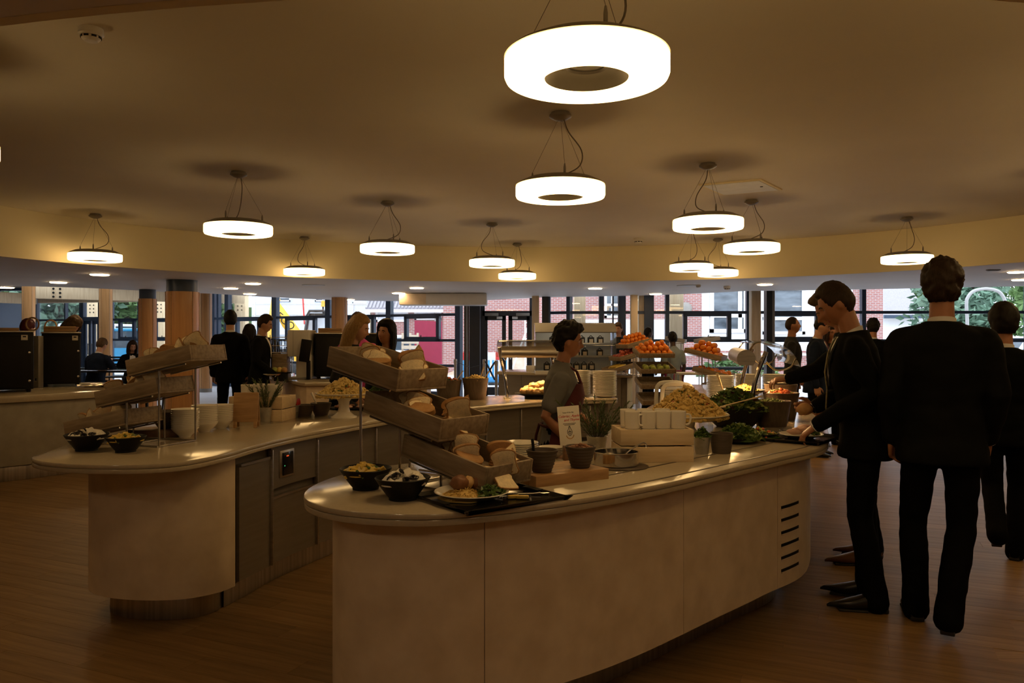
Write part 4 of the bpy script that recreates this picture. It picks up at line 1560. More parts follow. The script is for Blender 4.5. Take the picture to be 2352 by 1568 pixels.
# tray slide: two dark grooves along the front of the worktop
for off_, s0, nm in ((-0.065, 1.15, 'tray_rail'), (-0.265, 1.0, 'tray_rail')):
    ln = spline([tuple(v) for v in offset_open(a_front, -off_)], 1)
    L_ = length(ln)
    B().strip(sub(ln, s0, L_ - 0.4), Z_TOP - 0.002, Z_TOP + 0.0018, 0.011).build(nm, 'groove', ca)

# left and rear counter (one continuous inner arc)
B_FR = [(-2.375, 4.02), (-2.33, 3.80), (-2.12, 3.635), (-1.80, 3.575), (-1.55, 3.66), (-1.435, 3.95), (-1.38, 4.30), (-1.28, 4.68), (-1.13, 5.05), (-0.94, 5.50), (-0.62, 6.08), (-0.25, 6.58),
        (0.264, 7.1), (0.65, 7.34), (0.95, 7.42)]
B_BK = [(1.02, 7.6), (0.98, 8.0), (0.7, 8.12), (0.0, 7.92), (-0.55, 7.5), (-1.1, 6.85), (-1.6, 6.1), (-2.05, 5.3), (-2.36, 4.7), (-2.41, 4.3)]
b_poly = spline(B_FR + B_BK, 6, True)
cb = thing('serving_counter', 'curved white-topped counter behind, with a drum-shaped left end and a row of cabinet doors', 'counter')
B().slab(b_poly, 0.848, Z_TOP, 0.008).build('worktop', 'worktop', cb)
B().slab(offset(b_poly, -0.002), 0.826, 0.848, 0.005).build('worktop_edge', 'worktop', cb)
drum = [(-2.24, 4.3), (-2.215, 4.1), (-2.06, 3.975), (-1.85, 3.925), (-1.65, 3.945), (-1.52, 4.04), (-1.465, 4.15)]
drum_s = spline(drum, 8)
B().strip(drum_s, 0.135, 0.825, 0.02).build('drum_panel', 'panel', cb, smooth=60)
dback = spline([(-1.465, 4.15), (-1.5, 4.5), (-2.0, 5.0), (-2.25, 4.7), (-2.24, 4.3)], 5)
B().slab(offset(drum_s[:-1] + dback[:-1], -0.022), 0.13, 0.826, 0.004).build('carcass', 'counter_core', cb)
B().slab(offset(drum_s[:-1] + dback[:-1], -0.10), 0.0, 0.136, 0.004).build('plinth', 'plinth', cb)
run_pts = [(-1.462, 4.19), (-1.40, 4.42), (-1.335, 4.69), (-1.19, 5.06), (-1.00, 5.52), (-0.68, 6.12), (-0.31, 6.63), (0.22, 7.16), (0.62, 7.40), (0.93, 7.50)]
run = spline(run_pts, 8)
core = offset(run, 0)  # plan line of the doors
bk_line = [(0.9, 7.95), (0.0, 7.8), (-0.5, 7.4), (-1.05, 6.8), (-1.55, 6.05), (-2.0, 5.2), (-2.1, 4.8), (-1.7, 4.45)]
cpoly = [tuple(v) for v in offset_open(run, 0.03)] + bk_line
B().slab(cpoly, 0.135, 0.826, 0.003).build('carcass', 'counter_core', cb)
B().slab([tuple(v) for v in offset_open(run, 0.09)] + [(0.85, 7.9), (0.0, 7.7), (-1.0, 6.7), (-1.9, 5.1), (-1.75, 4.6)], 0.0, 0.136, 0.003).build('plinth', 'plinth', cb)
LR = length(run)
pxs = [530, 622, 727, 862, 1116, 1196, 1245, 1355, 1418]
ss = [0.004] + [s_at_px(run, p_, 0, LR) for p_ in pxs[1:]]
ss[-1] = LR - 0.01


def door_strip(s0, s1, z0, z1, nm='cabinet_door', t=0.022, mat='cabinet', off=0.0, par=None):
    seg = sub(run, s0 + 0.004, s1 - 0.004)
    if off:
        seg = offset_open(seg, off)
    return B().strip(seg, z0, z1, t).build(nm, mat, par or cb, smooth=40)


def with_pull(s0, s1, z0, z1, nm):
    d = door_strip(s0, s1, z0, z1 - 0.045, nm)
    door_strip(s0 + 0.01, s1 - 0.01, z1 - 0.044, z1 - 0.030, 'pull_lip', 0.03, 'steel_brushed', -0.006, d)
    return d


# door with a long recessed pull
with_pull(ss[0], ss[1], 0.145, 0.80, 'cabinet_door')
fz = door_strip(ss[1], ss[2], 0.575, 0.815, 'fascia_panel')
mid, hd_ = along(run, (ss[1] + ss[2]) / 2 - 0.07)
cp = B()
cp.rbox((0, 0, 0), (0.15, 0.012, 0.16), 0.004)
cpo = cp.build('control_plate', 'steel_brushed', fz, loc=(mid.x, mid.y, 0.705), rot=hd_)
cpo.location = (mid.x + sin(hd_) * 0.004, mid.y - cos(hd_) * 0.004, 0.705)
g = B().rbox((0, -0.005, 0), (0.105, 0.008, 0.135), 0.003).build('display', 'black_gloss', fz, loc=cpo.location + Vector((sin(hd_), -cos(hd_), 0)) * 0.004, rot=hd_)
B().box((-0.01, -0.010, 0.045), (0.022, 0.002, 0.007)).build('indicator', 'led_red', fz, loc=g.location, rot=hd_)
B().box((-0.04, -0.010, -0.01), (0.005, 0.002, 0.006)).build('indicator', 'led_green', fz, loc=g.location, rot=hd_)
with_pull(ss[1], ss[2], 0.145, 0.56, 'drawer')
door_strip(ss[2], ss[3], 0.40, 0.815, 'fascia_panel')
with_pull(ss[2], ss[3], 0.145, 0.39, 'drawer')
for a_, z_ in ((3, 0.47), (4, 0.50), (5, 0.50), (6, 0.50), (7, 0.47)):
    n_ = 3 if a_ == 3 else 1
    for k in range(n_):
        s0 = ss[a_] + (ss[a_ + 1] - ss[a_]) * k / n_
        s1 = ss[a_] + (ss[a_ + 1] - ss[a_]) * (k + 1) / n_
        door_strip(s0, s1, z_ + 0.006, 0.815, 'fascia_panel')
        with_pull(s0, s1, 0.145, z_, 'drawer')
for s_ in ss[1:-1]:
    q_, h_ = along(run, s_)
    B().rbox((q_.x + sin(h_) * 0.0, q_.y, 0.475), (0.012, 0.03, 0.66), 0.003, h_).build('divider_post', 'steel_brushed', cb)

# far left counter with the ovens
D_FR = [(-7.0, 6.2), (-6.2, 6.75), (-5.05, 7.74), (-4.49, 8.49), (-4.30, 8.95)]
D_BK = [(-4.42, 9.35), (-4.75, 9.75), (-5.5, 10.2), (-6.6, 9.4), (-7.8, 7.4)]
d_poly = spline(D_FR, 6)[:-1] + spline(D_BK, 4)
cd_ = thing('serving_counter', 'white-topped counter at the left edge carrying the black ovens', 'counter')
B().slab(d_poly, 0.80, Z_TOP, 0.008).build('worktop', 'worktop', cd_)
B().slab(offset(d_poly, -0.06), 0.16, 0.801, 0.004).build('face_panel', 'panel_grey_dimmed', cd_)
B().slab(offset(d_poly, -0.14), 0.0, 0.161, 0.004).build('plinth', 'plinth', cd_)

# white island with the coffee machine, middle left
e0 = on(695, 879, Z_TOP)
ce = thing('serving_counter', 'white island counter under the coffee machine, behind the mugs crate', 'counter', (e0.x, e0.y, 0))
e_poly = [(0.03, 0.0), (1.6, 0.35), (1.5, 1.9), (-1.1, 1.95), (-0.03, 0.03)]
B().slab(e_poly, 0.83, Z_TOP, 0.008).build('worktop', 'worktop', ce)
B().slab(offset(e_poly, -0.05), 0.12, 0.831, 0.004).build('face_panel', 'panel', ce)
B().slab(offset(e_poly, -0.14), 0.0, 0.121, 0.004).build('plinth', 'plinth', ce)

# far white counter under the chilled display
f0 = on(1142, 853, Z_TOP)
f1 = on(1466, 863, Z_TOP)
cf = thing('serving_counter', 'far white counter under the chilled glass display case', 'counter', (f0.x, f0.y, 0))
fx = f1.x - f0.x
f_poly = [(0, 0), (fx * 0.9, -1.1), (fx - 0.02, -1.12), (fx, 0.9), (0.1, 0.9)]
B().slab(f_poly, 0.82, Z_TOP, 0.008).build('worktop', 'worktop', cf)
for k in range(5):
    a_, b_ = Vector(f_poly[0]).lerp(Vector(f_poly[1]), k / 5), Vector(f_poly[0]).lerp(Vector(f_poly[1]), (k + 1) / 5)
    B().strip([tuple(a_.lerp(b_, 0.006) + Vector((0.02, 0.05))), tuple(a_.lerp(b_, 0.994) + Vector((0.02, 0.05)))], 0.12, 0.82, 0.02).build('face_panel', 'cabinet', cf)
B().slab(offset(f_poly, -0.075), 0.0, 0.821, 0.004).build('carcass', 'counter_core', cf)
B().rbox((fx - 0.06, -1.0, 0.44), (0.08, 0.16, 0.86), 0.006).build('end_panel', 'cladding', cf)
# ------------------------------------------------------------------ tableware and food builders
def tilt_m(loc, yaw, tilt):
    return Matrix.Translation(loc) @ Matrix.Rotation(yaw, 4, 'Z') @ Matrix.Rotation(tilt, 4, 'Y')


def make_tray(name, label, loc, yaw, tilt, L=0.44, W=0.275, H=0.075, mat='tray_wood', group=None, cat='tray'):
    """open wooden tray; origin in the middle of its floor"""
    t = thing(name, label, cat, loc, 0, group)
    t.rotation_euler = (0, tilt, yaw)
    th = 0.013
    B().rbox((0, 0, -0.005), (L, W, 0.01), 0.002).build('tray_floor', mat, t)
    for s in (-1, 1):
        B().rbox((0, s * (W / 2 - th / 2), H / 2), (L, th, H), 0.003).build('side_board', mat, t)
        B().rbox((s * (L / 2 - th / 2), 0, H / 2 - 0.001), (th, W - 2 * th, H - 0.002), 0.003).build('end_board', mat, t)
    return t


SLICE = {}


def slice_mesh(kind):
    if kind in SLICE:
        return SLICE[kind]
    if kind == 'square':
        o = [(-0.05, -0.05), (0.05, -0.05), (0.053, -0.02), (0.051, 0.02), (0.058, 0.038), (0.045, 0.055), (0.0, 0.062), (-0.045, 0.055), (-0.058, 0.038), (-0.051, 0.02), (-0.053, -0.02)]
        th = 0.015
    elif kind == 'triangle':
        o = [(-0.055, -0.045), (0.055, -0.045), (0.06, -0.035), (0.05, 0.04), (0.04, 0.06), (0.03, 0.06), (-0.055, -0.03)]
        th = 0.018
    elif kind == 'round':
        o = [(0.055 * cos(a) * (1 + 0.05 * sin(3 * a)), 0.042 * sin(a)) for a in [2 * pi * k / 16 for k in range(16)]]
        th = 0.020
    else:
        o = [(0.065 * cos(a), 0.036 * sin(a) * (1 + 0.1 * cos(2 * a))) for a in [2 * pi * k / 16 for k in range(16)]]
        th = 0.03
    o = spline(o, 2, True)
    n = len(o)
    b = B()
    rings = [(0.94, -th / 2), (1.0, -th / 2 + 0.002), (1.0, th / 2 - 0.002), (0.94, th / 2)]
    vs = [(x * k, z, y * k) for k, z in rings for x, y in o]
    fs = []
    for r in range(3):
        for i in range(n):
            j = (i + 1) % n
            fs.append((r * n + i, r * n + j, (r + 1) * n + j, (r + 1) * n + i))
    b.slot(0).add(vs, fs)
    m = len(b.V)
    b.I = [0] * len(fs)
    b.F += [tuple(range(n - 1, -1, -1)), tuple(3 * n + i for i in range(n))]
    b.I += [1, 1]
    ob = b.build('bread', ['crust', 'crumb' if kind in ('square', 'triangle') else 'bun'], None)
    me = ob.data
    bpy.data.objects.remove(ob)
    SLICE[kind] = me
    return me


def bread(M_, kind, x, y, z, rot, label, group, s=1.0):
    o = link('bread_slice', slice_mesh(kind), None, label=label, category='bread', group=group)
    o.matrix_world = M_ @ Matrix.Translation((x, y, z)) @ Matrix.Rotation(rot[2], 4, 'Z') @ Matrix.Rotation(rot[1], 4, 'Y') @ Matrix.Rotation(rot[0], 4, 'X') @ Matrix.Scale(s, 4)
    return o


def bread_stand(label, trays, yaw, wlabels, z0=Z_TOP, L=0.44, W=0.275, tilt=radians(11.5), H=0.078, top_to=0.0):
    t = thing('bread_stand', label, 'stand', (trays[0][0], trays[0][1], z0), yaw)
    out = []
    inv = Matrix.Rotation(-yaw, 4, 'Z') @ Matrix.Translation((-trays[0][0], -trays[0][1], -z0))
    xs = []
    for i, (x, y, zr) in enumerate(trays):
        zf = zr - H
        out.append(make_tray('bread_tray', wlabels[i], (x, y, zf), yaw, tilt, L, W, H, group=None))
        p = inv @ Vector((x, y, zf))
        xs.append(p.x)
        for s in (-1, 1):
            yy = p.y + s * (W / 2 - 0.004)
            zt = p.z - 0.020
            B().tube([(p.x, yy, 0.006), (p.x, yy, zt)], 0.0055, 8).build('leg', 'steel', t)
        r1 = 0.0045
        B().tube([(p.x - L * 0.40, p.y - W / 2 + 0.004, zt + L * 0.40 * sin(tilt) + 0.004), (p.x + L * 0.40, p.y - W / 2 + 0.004, zt - L * 0.40 * sin(tilt) + 0.004)], r1, 6).build('tray_bar', 'steel', t)
        B().tube([(p.x - L * 0.40, p.y + W / 2 - 0.004, zt + L * 0.40 * sin(tilt) + 0.004), (p.x + L * 0.40, p.y + W / 2 - 0.004, zt - L * 0.40 * sin(tilt) + 0.004)], r1, 6).build('tray_bar', 'steel', t)
        B().tube([(p.x, p.y - W / 2 + 0.004, 0.0055), (p.x, p.y + W / 2 - 0.004, 0.0055)], 0.005, 6).build('cross_bar', 'steel', t)
    for s in (-1, 1):
        B().tube([(xs[0] - 0.0, p.y + s * (W / 2 - 0.004), 0.0055), (xs[-1], p.y + s * (W / 2 - 0.004), 0.0055)], 0.005, 6).build('base_rail', 'steel', t)
    return t, out


FYAW, LYAW = radians(-39.6), radians(160)
fs_, ft_ = bread_stand('chrome wire stand holding three stepped bread trays at the end of the front counter',
                       [(-0.5245, 3.262, 1.372), (-0.352, 3.155, 1.192), (-0.182, 3.052, 1.030)], FYAW,
                       ['topmost grey wooden bread tray on the front stand', 'middle grey wooden bread tray on the front stand', 'lowest grey wooden bread tray on the front stand, above the plated meal'])
ls_, lt_ = bread_stand('chrome wire stand holding three stepped bread trays at the drum end of the rear counter',
                       [(-1.82, 4.27, 1.372), (-2.025, 4.34, 1.198), (-2.235, 4.412, 1.024)], LYAW,
                       ['topmost grey wooden bread tray on the left stand, in front of the thick column', 'middle grey wooden bread tray on the left stand', 'lowest grey wooden bread tray on the left stand, above the two black bowls'])
rnd = random.Random(11)


KINDS_ = {'square': 'square white slice', 'triangle': 'corner-cut piece', 'round': 'round brown slice', 'oval': 'long crusty piece'}


def fill_bread(tr, M_, specs, label, group):
    for kind, x, y, z, rot in specs:
        where = ('upper end' if x < 0.0 else 'middle' if x < 0.09 else 'lower end') + (', near side' if y < -0.03 else ', far side' if y > 0.04 else ', centre')
        bread(M_, kind, x, y, z, rot, '%s of bread at the %s of %s' % (KINDS_[kind], where, label), group, 0.86)


def tm(t):
    return Matrix.Translation(t.location) @ Matrix.Rotation(t.rotation_euler[2], 4, 'Z') @ Matrix.Rotation(t.rotation_euler[1], 4, 'Y')


R_ = radians
for k, nm in enumerate(('topmost', 'middle', 'lowest')):
    rd = random.Random(31 + k)
    specs = []
    for i in range(16):
        kind = ('square', 'triangle', 'square', 'square', 'round', 'square', 'triangle', 'oval')[i % 8]
        x = -0.11 + 0.30 * ((i * 0.618 + 0.1 * k) % 1.0) ** 0.6
        y = -0.085 + 0.175 * ((i * 0.382 + 0.3) % 1.0)
        a = rd.uniform(-50, 15) if i % 3 else rd.uniform(-80, -60)
        z = 0.018 + 0.042 * abs(cos(R_(a))) + (0.030 if 0.02 < x < 0.18 and i % 2 else 0.006)
        specs.append((kind, x, y, z, (R_(a), R_(rd.uniform(-28, 28)), R_(rd.uniform(15, 65)))))
    fill_bread(ft_[k], tm(ft_[k]), specs, 'the %s front tray' % nm, 'bread in the %s front tray' % nm)
for k, (lab, n) in enumerate((('piece of crusty bread showing over the rim of the topmost left tray', 9), ('piece of crusty bread showing over the rim of the middle left tray', 9), ('piece of crusty bread showing over the rim of the lowest left tray', 7))):
    M_ = tm(lt_[k])
    for i in range(n):
        x = (-0.15 + 0.30 * i / (n - 1)) if k < 2 else (-0.02 + 0.2 * i / (n - 1))
        y = rnd.uniform(-0.06, 0.08)
        kind = ('square', 'round', 'triangle', 'square', 'oval')[i % 5]
        bread(M_, kind, x, y, (0.074 if i % 3 else 0.098) - (0.016 if k == 2 else 0), (R_(rnd.uniform(-38, 10)), R_(rnd.uniform(-30, 30)), R_(rnd.uniform(-20, 60))), lab, ['bread in the topmost left tray', 'bread in the middle left tray', 'bread in the lowest left tray'][k], 0.95)


def scatter_heap(b, r, h, n, piece, seed, z0=0.0, pw=1.4):
    """pieces lying over a mound: piece(b, position, normal-ish rotation, random)"""
    rd = random.Random(seed)
    for i in range(n):
        a = rd.uniform(0, 2 * pi)
        q = sqrt(rd.random())
        z = z0 + h * (1 - q ** pw)
        p = Vector((r * q * cos(a), r * q * sin(a), z))
        R = Matrix.Rotation(rd.uniform(0, 2 * pi), 3, 'Z') @ Matrix.Rotation(rd.uniform(-0.9, 0.9), 3, 'X') @ Matrix.Rotation(rd.uniform(-0.9, 0.9), 3, 'Y')
        piece(b, p, R, rd)


def mound(b, r, h, z0=0.0, n=32, seed=0, pw=1.4, bumps=0.05):
    prof = [(r * q, z0 + h * (1 - q ** pw)) for q in (1.0, 0.9, 0.75, 0.6, 0.45, 0.3, 0.15)] + [(0, z0 + h)]
    b.lathe([(0, z0 - 0.004), (r, z0 - 0.004)] + prof, n, wob=lambda a: 1 + bumps * sin(3 * a + seed) + bumps * 0.7 * sin(7 * a + 2 * seed))


def p_pasta(b, p, R, rd):
    q = [R @ Vector((0.014 * cos(t), 0.014 * sin(t), 0)) + p for t in (-0.9, -0.3, 0.3, 0.9, 1.5)]
    b.tube(q, 0.0075, 6)


def p_leaf(s):
    def f(b, p, R, rd):
        k = s * rd.uniform(0.7, 1.3)
        up = R @ Vector((0, 0, 0.25 * k))
        u, v = R @ Vector((k, 0, 0)), R @ Vector((0, k * 0.55, 0))
        b.add([p - u, p - u * 0.3 + v + up, p + u * 0.6 + v * 0.7 + up * 0.6, p + u + up * 1.6, p + u * 0.5 - v * 0.8 + up * 0.5, p - u * 0.3 - v + up, p + up * 0.1, p - up * 0.2],
              [(0, 1, 6), (1, 2, 6), (2, 3, 6), (3, 4, 6), (4, 5, 6), (5, 0, 6), (0, 7, 1), (1, 7, 2), (2, 7, 3), (3, 7, 4), (4, 7, 5), (5, 7, 0)])
    return f


def p_chunk(sx, sy, sz):
    def f(b, p, R, rd):
        k = rd.uniform(0.75, 1.25)
        b.rbox(p, (sx * k, sy * k, sz * k), min(sx, sy, sz) * 0.2, mat=R, seg=1)
    return f


def p_ball(r):
    def f(b, p, R, rd):
        k = rd.uniform(0.8, 1.2)
        b.ball(p, (r * k, r * k, r * k * 0.85), 8, 6)
    return f


def p_ring(r):
    def f(b, p, R, rd):
        b.tube([R @ Vector((r * cos(t), r * sin(t), 0)) + p for t in [2 * pi * k / 9 for k in range(9)]], r * 0.4, 6, close=True)
    return f


def bowl_mesh(rr, rb, h, th=0.005, foot=0.0, rib=0.0, nrib=6):
    prof = [(0, 0), (rb, 0)]
    n = 14
    for k in range(n + 1):
        q = k / n
        r = rb + (rr - rb) * (q ** 0.8)
        if rib and 0 < k < n:
            r += rib * (1 if k % 2 else -1)
        prof.append((r, h * q))
    prof += [(rr - th * 0.5, h + th * 0.4), (rr - th, h)]
    for k in range(n - 1, 0, -1):
        q = k / n
        prof.append((max(0.003, rb + (rr - rb) * (q ** 0.8) - th), max(th, h * q)))
    prof.append((0, th))
    return prof


def make_bowl(name, label, loc, rr, rb, h, mat, group=None, rib=0.0, cat='bowl'):
    t = thing(name, label, cat, loc, 0, group)
    B().lathe(bowl_mesh(rr, rb, h, rib=rib), 40).build('shell', mat, t)
    return t


# ---- two pairs of black bowls
def black_bowl(label, loc, s=1.0):
    t = thing('black_bowl', label, 'bowl', loc)
    pr = [(0, 0), (0.05, 0), (0.05, 0.008), (0.056, 0.014), (0.075, 0.04), (0.100, 0.078), (0.097, 0.081), (0.094, 0.078), (0.07, 0.042), (0.05, 0.018), (0, 0.014)]
    B().lathe([(r * s, z * s) for r, z in pr], 44).build('shell', 'black', t)
    return t


def contents(name, label, cat, loc, fn, mats, kind='stuff'):
    b = B()
    fn(b)
    o = b.build(name, mats, None, loc, smooth=30)
    tag(o, label, cat, kind=kind)
    return o


def melon_fill(b):
    b.slot(0)
    mound(b, 0.086, 0.022, 0.062, seed=1)
    scatter_heap(b, 0.074, 0.022, 26, p_chunk(0.042, 0.022, 0.010), 3, 0.066)
    b.slot(1)
    scatter_heap(b, 0.078, 0.020, 14, p_chunk(0.036, 0.014, 0.008), 4, 0.067)


def olive_fill(b):
    b.slot(0)
    mound(b, 0.086, 0.020, 0.062, seed=2)
    scatter_heap(b, 0.074, 0.030, 20, p_chunk(0.032, 0.026, 0.022), 5, 0.066)
    b.slot(1)
    scatter_heap(b, 0.076, 0.026, 14, p_ring(0.010), 6, 0.076)


for nm, px, py, lab, cl, fn, mt in (
        ('f', 840, 1122, 'black bowl of yellow and green pieces beside the front bread stand', 'yellow and green vegetable pieces heaped in the rear black bowl on the front counter', melon_fill, ['melon', 'leaf']),
        ('f', 925, 1146, 'black bowl of white cheese and black olives beside the plated meal', 'white cheese cubes and black olive rings in the bowl beside the plated meal', olive_fill, ['feta', 'olive'])):
    p = on(px, py, Z_TOP)
    black_bowl(lab, p)
    contents('bowl_filling', cl, 'food', p, fn, mt)
for px, py, lab, cl, fn, mt, s in (
        (199, 1034, 'black bowl of white cheese at the left tip of the rear counter', 'white cheese cubes heaped in the black bowl at the left tip', olive_fill, ['feta', 'olive'], 1.06),
        (289, 1037, 'black bowl of yellow and green pieces below the lowest left tray', 'yellow and green pieces in the black bowl below the lowest left tray', melon_fill, ['melon', 'leaf'], 0.98)):
    p = on(px, py, Z_TOP)
    b_ = black_bowl(lab, p)
    b_.scale = (s, s, s)
    o = contents('bowl_filling', cl, 'food', p, fn, mt)
    o.scale = (s, s, s)

# ---- serving tray with a plated meal
TY = radians(37)
t = thing('serving_tray', 'black serving tray with a plated meal overhanging the front counter edge', 'tray', (-0.085, 2.822, Z_TOP), TY)
b = B()
rr = spline([(-0.20, -0.185), (0.20, -0.185), (0.215, -0.17), (0.215, 0.17), (0.20, 0.185), (-0.20, 0.185), (-0.215, 0.17), (-0.215, -0.17)], 4, True)
n = len(rr)
rings = [(0.93, 0.0), (1.0, 0.016), (0.985, 0.017), (0.92, 0.004)]
vs = [(x * k, y * k, z) for k, z in rings for x, y in rr]
fs = [(r * n + i, r * n + (i + 1) % n, (r + 1) * n + (i + 1) % n, (r + 1) * n + i) for r in range(3) for i in range(n)]
fs += [tuple(range(n - 1, -1, -1)), tuple(3 * n + i for i in range(n))]
b.add(vs, fs)
b.build('tray_body', 'black_gloss', t)
for sx in (-1, 1):
    B().rbox((sx * 0.204, 0, 0.014), (0.03, 0.09, 0.006), 0.002).build('grip', 'black', t)


def plate_prof(r, h=0.02, th=0.004):
    return [(0, 0), (r * 0.55, 0), (r * 0.62, 0.004), (r * 0.97, h - 0.002), (r, h), (r * 0.985, h + th * 0.6), (r * 0.66, th + 0.005), (r * 0.58, th), (0, th)]


pl = Vector((-0.145, 2.815, Z_TOP + 0.004))
t = thing('dinner_plate', 'white dinner plate with a meal on the black serving tray', 'plate', pl)
B().lathe(plate_prof(0.135, 0.026), 56).build('plate_body', 'ceramic', t)


def rice_fill(b):
    mound(b, 0.085, 0.03, 0.006, seed=5)
    scatter_heap(b, 0.083, 0.03, 160, lambda b_, p, R, rd: b_.tube([p - R @ Vector((0.005, 0, 0)), p + R @ Vector((0.005, 0, 0))], 0.0018, 5), 8, 0.010)


o = contents('couscous_heap', 'yellow couscous on the plated meal', 'food', pl + Vector((-0.03, -0.012, 0)), rice_fill, ['couscous'])


def lump(name, label, cat, loc, r, mat, seed, group=None, amp=0.22, f=2.2, rot=0.0):
    b = B()
    b.ball((0, 0, 0), r, 18, 12)
    out = []
    mr = max(r) if isinstance(r, (tuple, list)) else r
    for v in b.V:
        v = Vector(v)
        k = 1 + amp * noise.noise(v * (f / mr) + Vector((seed * 3.1, 0, 0)))
        out.append(tuple(v * k))
    b.V = out
    o = b.build(name, mat, None, loc, rot, smooth=60)
    return tag(o, label, cat, group)


lump('meat_piece', 'browned meat chunk, left one on the couscous of the plated meal', 'meat', pl + Vector((-0.045, -0.005, 0.056)), (0.034, 0.030, 0.027), 'meat', 1)
lump('meat_piece', 'browned meat chunk behind the other one on the plated meal', 'meat', pl + Vector((0.02, 0.035, 0.052)), (0.030, 0.028, 0.026), 'meat', 2)
lump('potato_piece', 'pale roast potato piece between the two meat chunks on the plate', 'potato', pl + Vector((-0.01, 0.015, 0.055)), (0.02, 0.022, 0.022), 'chicken', 3)
b = B()
scatter_heap(b, 0.05, 0.03, 60, p_leaf(0.016), 21, 0.016)
o = b.build('salad_leaves', 'leaf', None, pl + Vector((0.07, -0.02, 0)), smooth=0)
tag(o, 'green salad leaves on the plated meal', 'salad', kind='stuff')
I4 = Matrix.Translation(pl)
bread(I4, 'square', 0.075, 0.065, 0.055, (R_(-52), R_(10), R_(20)), 'bread slice leaning at the back of the plated meal', 'bread on the plated meal')
bread(I4, 'square', 0.118, 0.045, 0.050, (R_(-58), R_(8), R_(35)), 'bread slice leaning at the right of the plated meal', 'bread on the plated meal', 0.8)
for i, (dx, dy, rz, lab) in enumerate(((0.15, 0.06, 0.3, 'left yellow-green melon stick lying on the black serving tray'), (0.182, 0.055, -0.1, 'right yellow-green melon stick lying on the black serving tray'))):
    b = B()
    b.slot(0).rbox((0, 0, 0.008), (0.045, 0.016, 0.012), 0.003)
    b.slot(1).rbox((0, 0.009, 0.006), (0.044, 0.005, 0.010), 0.001)
    tag(b.build('melon_stick', ['melon', 'leaf'], None, pl + Vector((dx, dy - 0.075, 0.0005)), rz), lab, 'melon')
t = thing('fork', 'steel fork lying on the black serving tray behind the melon', 'cutlery', pl + Vector((0.20, 0.05, 0.002)), radians(10))
B().tube([(-0.09, 0, 0.004), (0.02, 0, 0.003), (0.05, 0, 0.005)], [0.004, 0.0028, 0.004], 6).build('fork_handle', 'steel', t)
for k in (-1, 0, 1):
    B().tube([(0.05, 0, 0.005), (0.062, 0.005 * k, 0.004), (0.095, 0.005 * k, 0.006)], 0.0013, 5).build('tine', 'steel', t)

# ---- wooden board with two ribbed bowls
t = thing('chopping_board', 'thick wooden chopping board under two dark ribbed bowls', 'board', (0.177, 3.235, Z_TOP), radians(32))
for k in range(5):
    B().rbox((0, -0.104 + 0.052 * k, 0.0215), (0.36, 0.0515, 0.043), 0.002).build('stave', 'board_wood', t)
for dx, dy, px, lab in ((0, 0, (1245, 1083), 'dark ribbed bowl on the left of the chopping board'), (0, 0, (1333, 1073), 'dark ribbed bowl on the right of the chopping board, filled with brown food')):
    p = on(px[0], px[1], Z_TOP + 0.043)
    make_bowl('ribbed_bowl', lab, p, 0.064, 0.036, 0.088, 'stone_bowl', rib=0.0012)
    if px[0] > 1300:
        def nuts(b):
            mound(b, 0.054, 0.016, 0.074, seed=3)
            scatter_heap(b, 0.05, 0.016, 40, p_ball(0.008), 31, 0.078)
        contents('granola', 'brown crumbly food in the right ribbed bowl', 'food', p, nuts, ['meat'])
    else:
        def sauce(b):
            b.lathe([(0, 0.058), (0.052, 0.058), (0.052, 0.062), (0.02, 0.064), (0, 0.064)], 30)
        contents('sauce', 'dark sauce in the left ribbed bowl', 'food', p, sauce, ['meat'])
        t = thing('sauce_spoon', 'dark spoon standing in the left ribbed bowl', 'cutlery', p + Vector((-0.028, 0.03, 0.056)))
        B().tube([(0, 0, 0.0), (-0.004, 0.004, 0.02), (-0.010, 0.012, 0.07)], 0.006, 8).build('handle', 'black', t)
        B().ball((0.004, 0, 0.008), (0.016, 0.012, 0.004), 12, 8).build('spoon_head', 'black', t)

# ---- small plate stacks behind
pm = None


def plate_stack(loc, n, r, dz, label, group, mat='ceramic', h=0.02):
    me = None
    for k in range(n):
        if me is None:
            o = B().lathe(plate_prof(r, h), 40).build('plate', mat, None)
            me = o.data
        else:
            o = link('plate', me)
        o.location = (loc[0] + rnd.uniform(-1, 1) * 0.0015, loc[1] + rnd.uniform(-1, 1) * 0.0015, loc[2] + k * dz)
        tag(o, label if k < n - 1 else label.replace('in the', 'topmost in the', 1), 'plate', group)


plate_stack((0.043, 3.80, Z_TOP), 7, 0.085, 0.0088, 'white side plate in the stack left of the menu card', 'side plates left of the menu card')
plate_stack((0.19, 3.80, Z_TOP), 5, 0.062, 0.0075, 'small white saucer in the stack just behind the menu card', 'saucers behind the menu card')

# ---- menu card on a wooden holder
mc = on(1318, 1056, Z_TOP)
t = thing('menu_card', 'white menu card with red handwriting on a brown wooden holder', 'sign', mc, radians(10))
B().rbox((0, 0.0, 0.035), (0.10, 0.05, 0.07), 0.004).build('holder', 'dark_board', t)
cd = B().rbox((0, 0, 0.09), (0.106, 0.0025, 0.182), 0.001).build('card', 'paper', t, loc=(-0.018, -0.02, 0.076), rot=(radians(-5), radians(-4), 0))
fl = (radians(90), 0, 0)
lettering('BUTTERNUT', 0.009, 'ink_dark', cd, (0.0, -0.0016, 0.149), fl, align='CENTER') if False else None
lettering('Soup of the day', 0.0085, 'ink_dark', cd, (-0.002, -0.0016, 0.149), fl)
lettering('Celeriac, Apple', 0.0165, 'ink_red', cd, (0.0, -0.0016, 0.129), fl, shear=0.25)
lettering('and Thyme', 0.0165, 'ink_red', cd, (0.012, -0.0016, 0.111), fl, shear=0.25)
b = B()
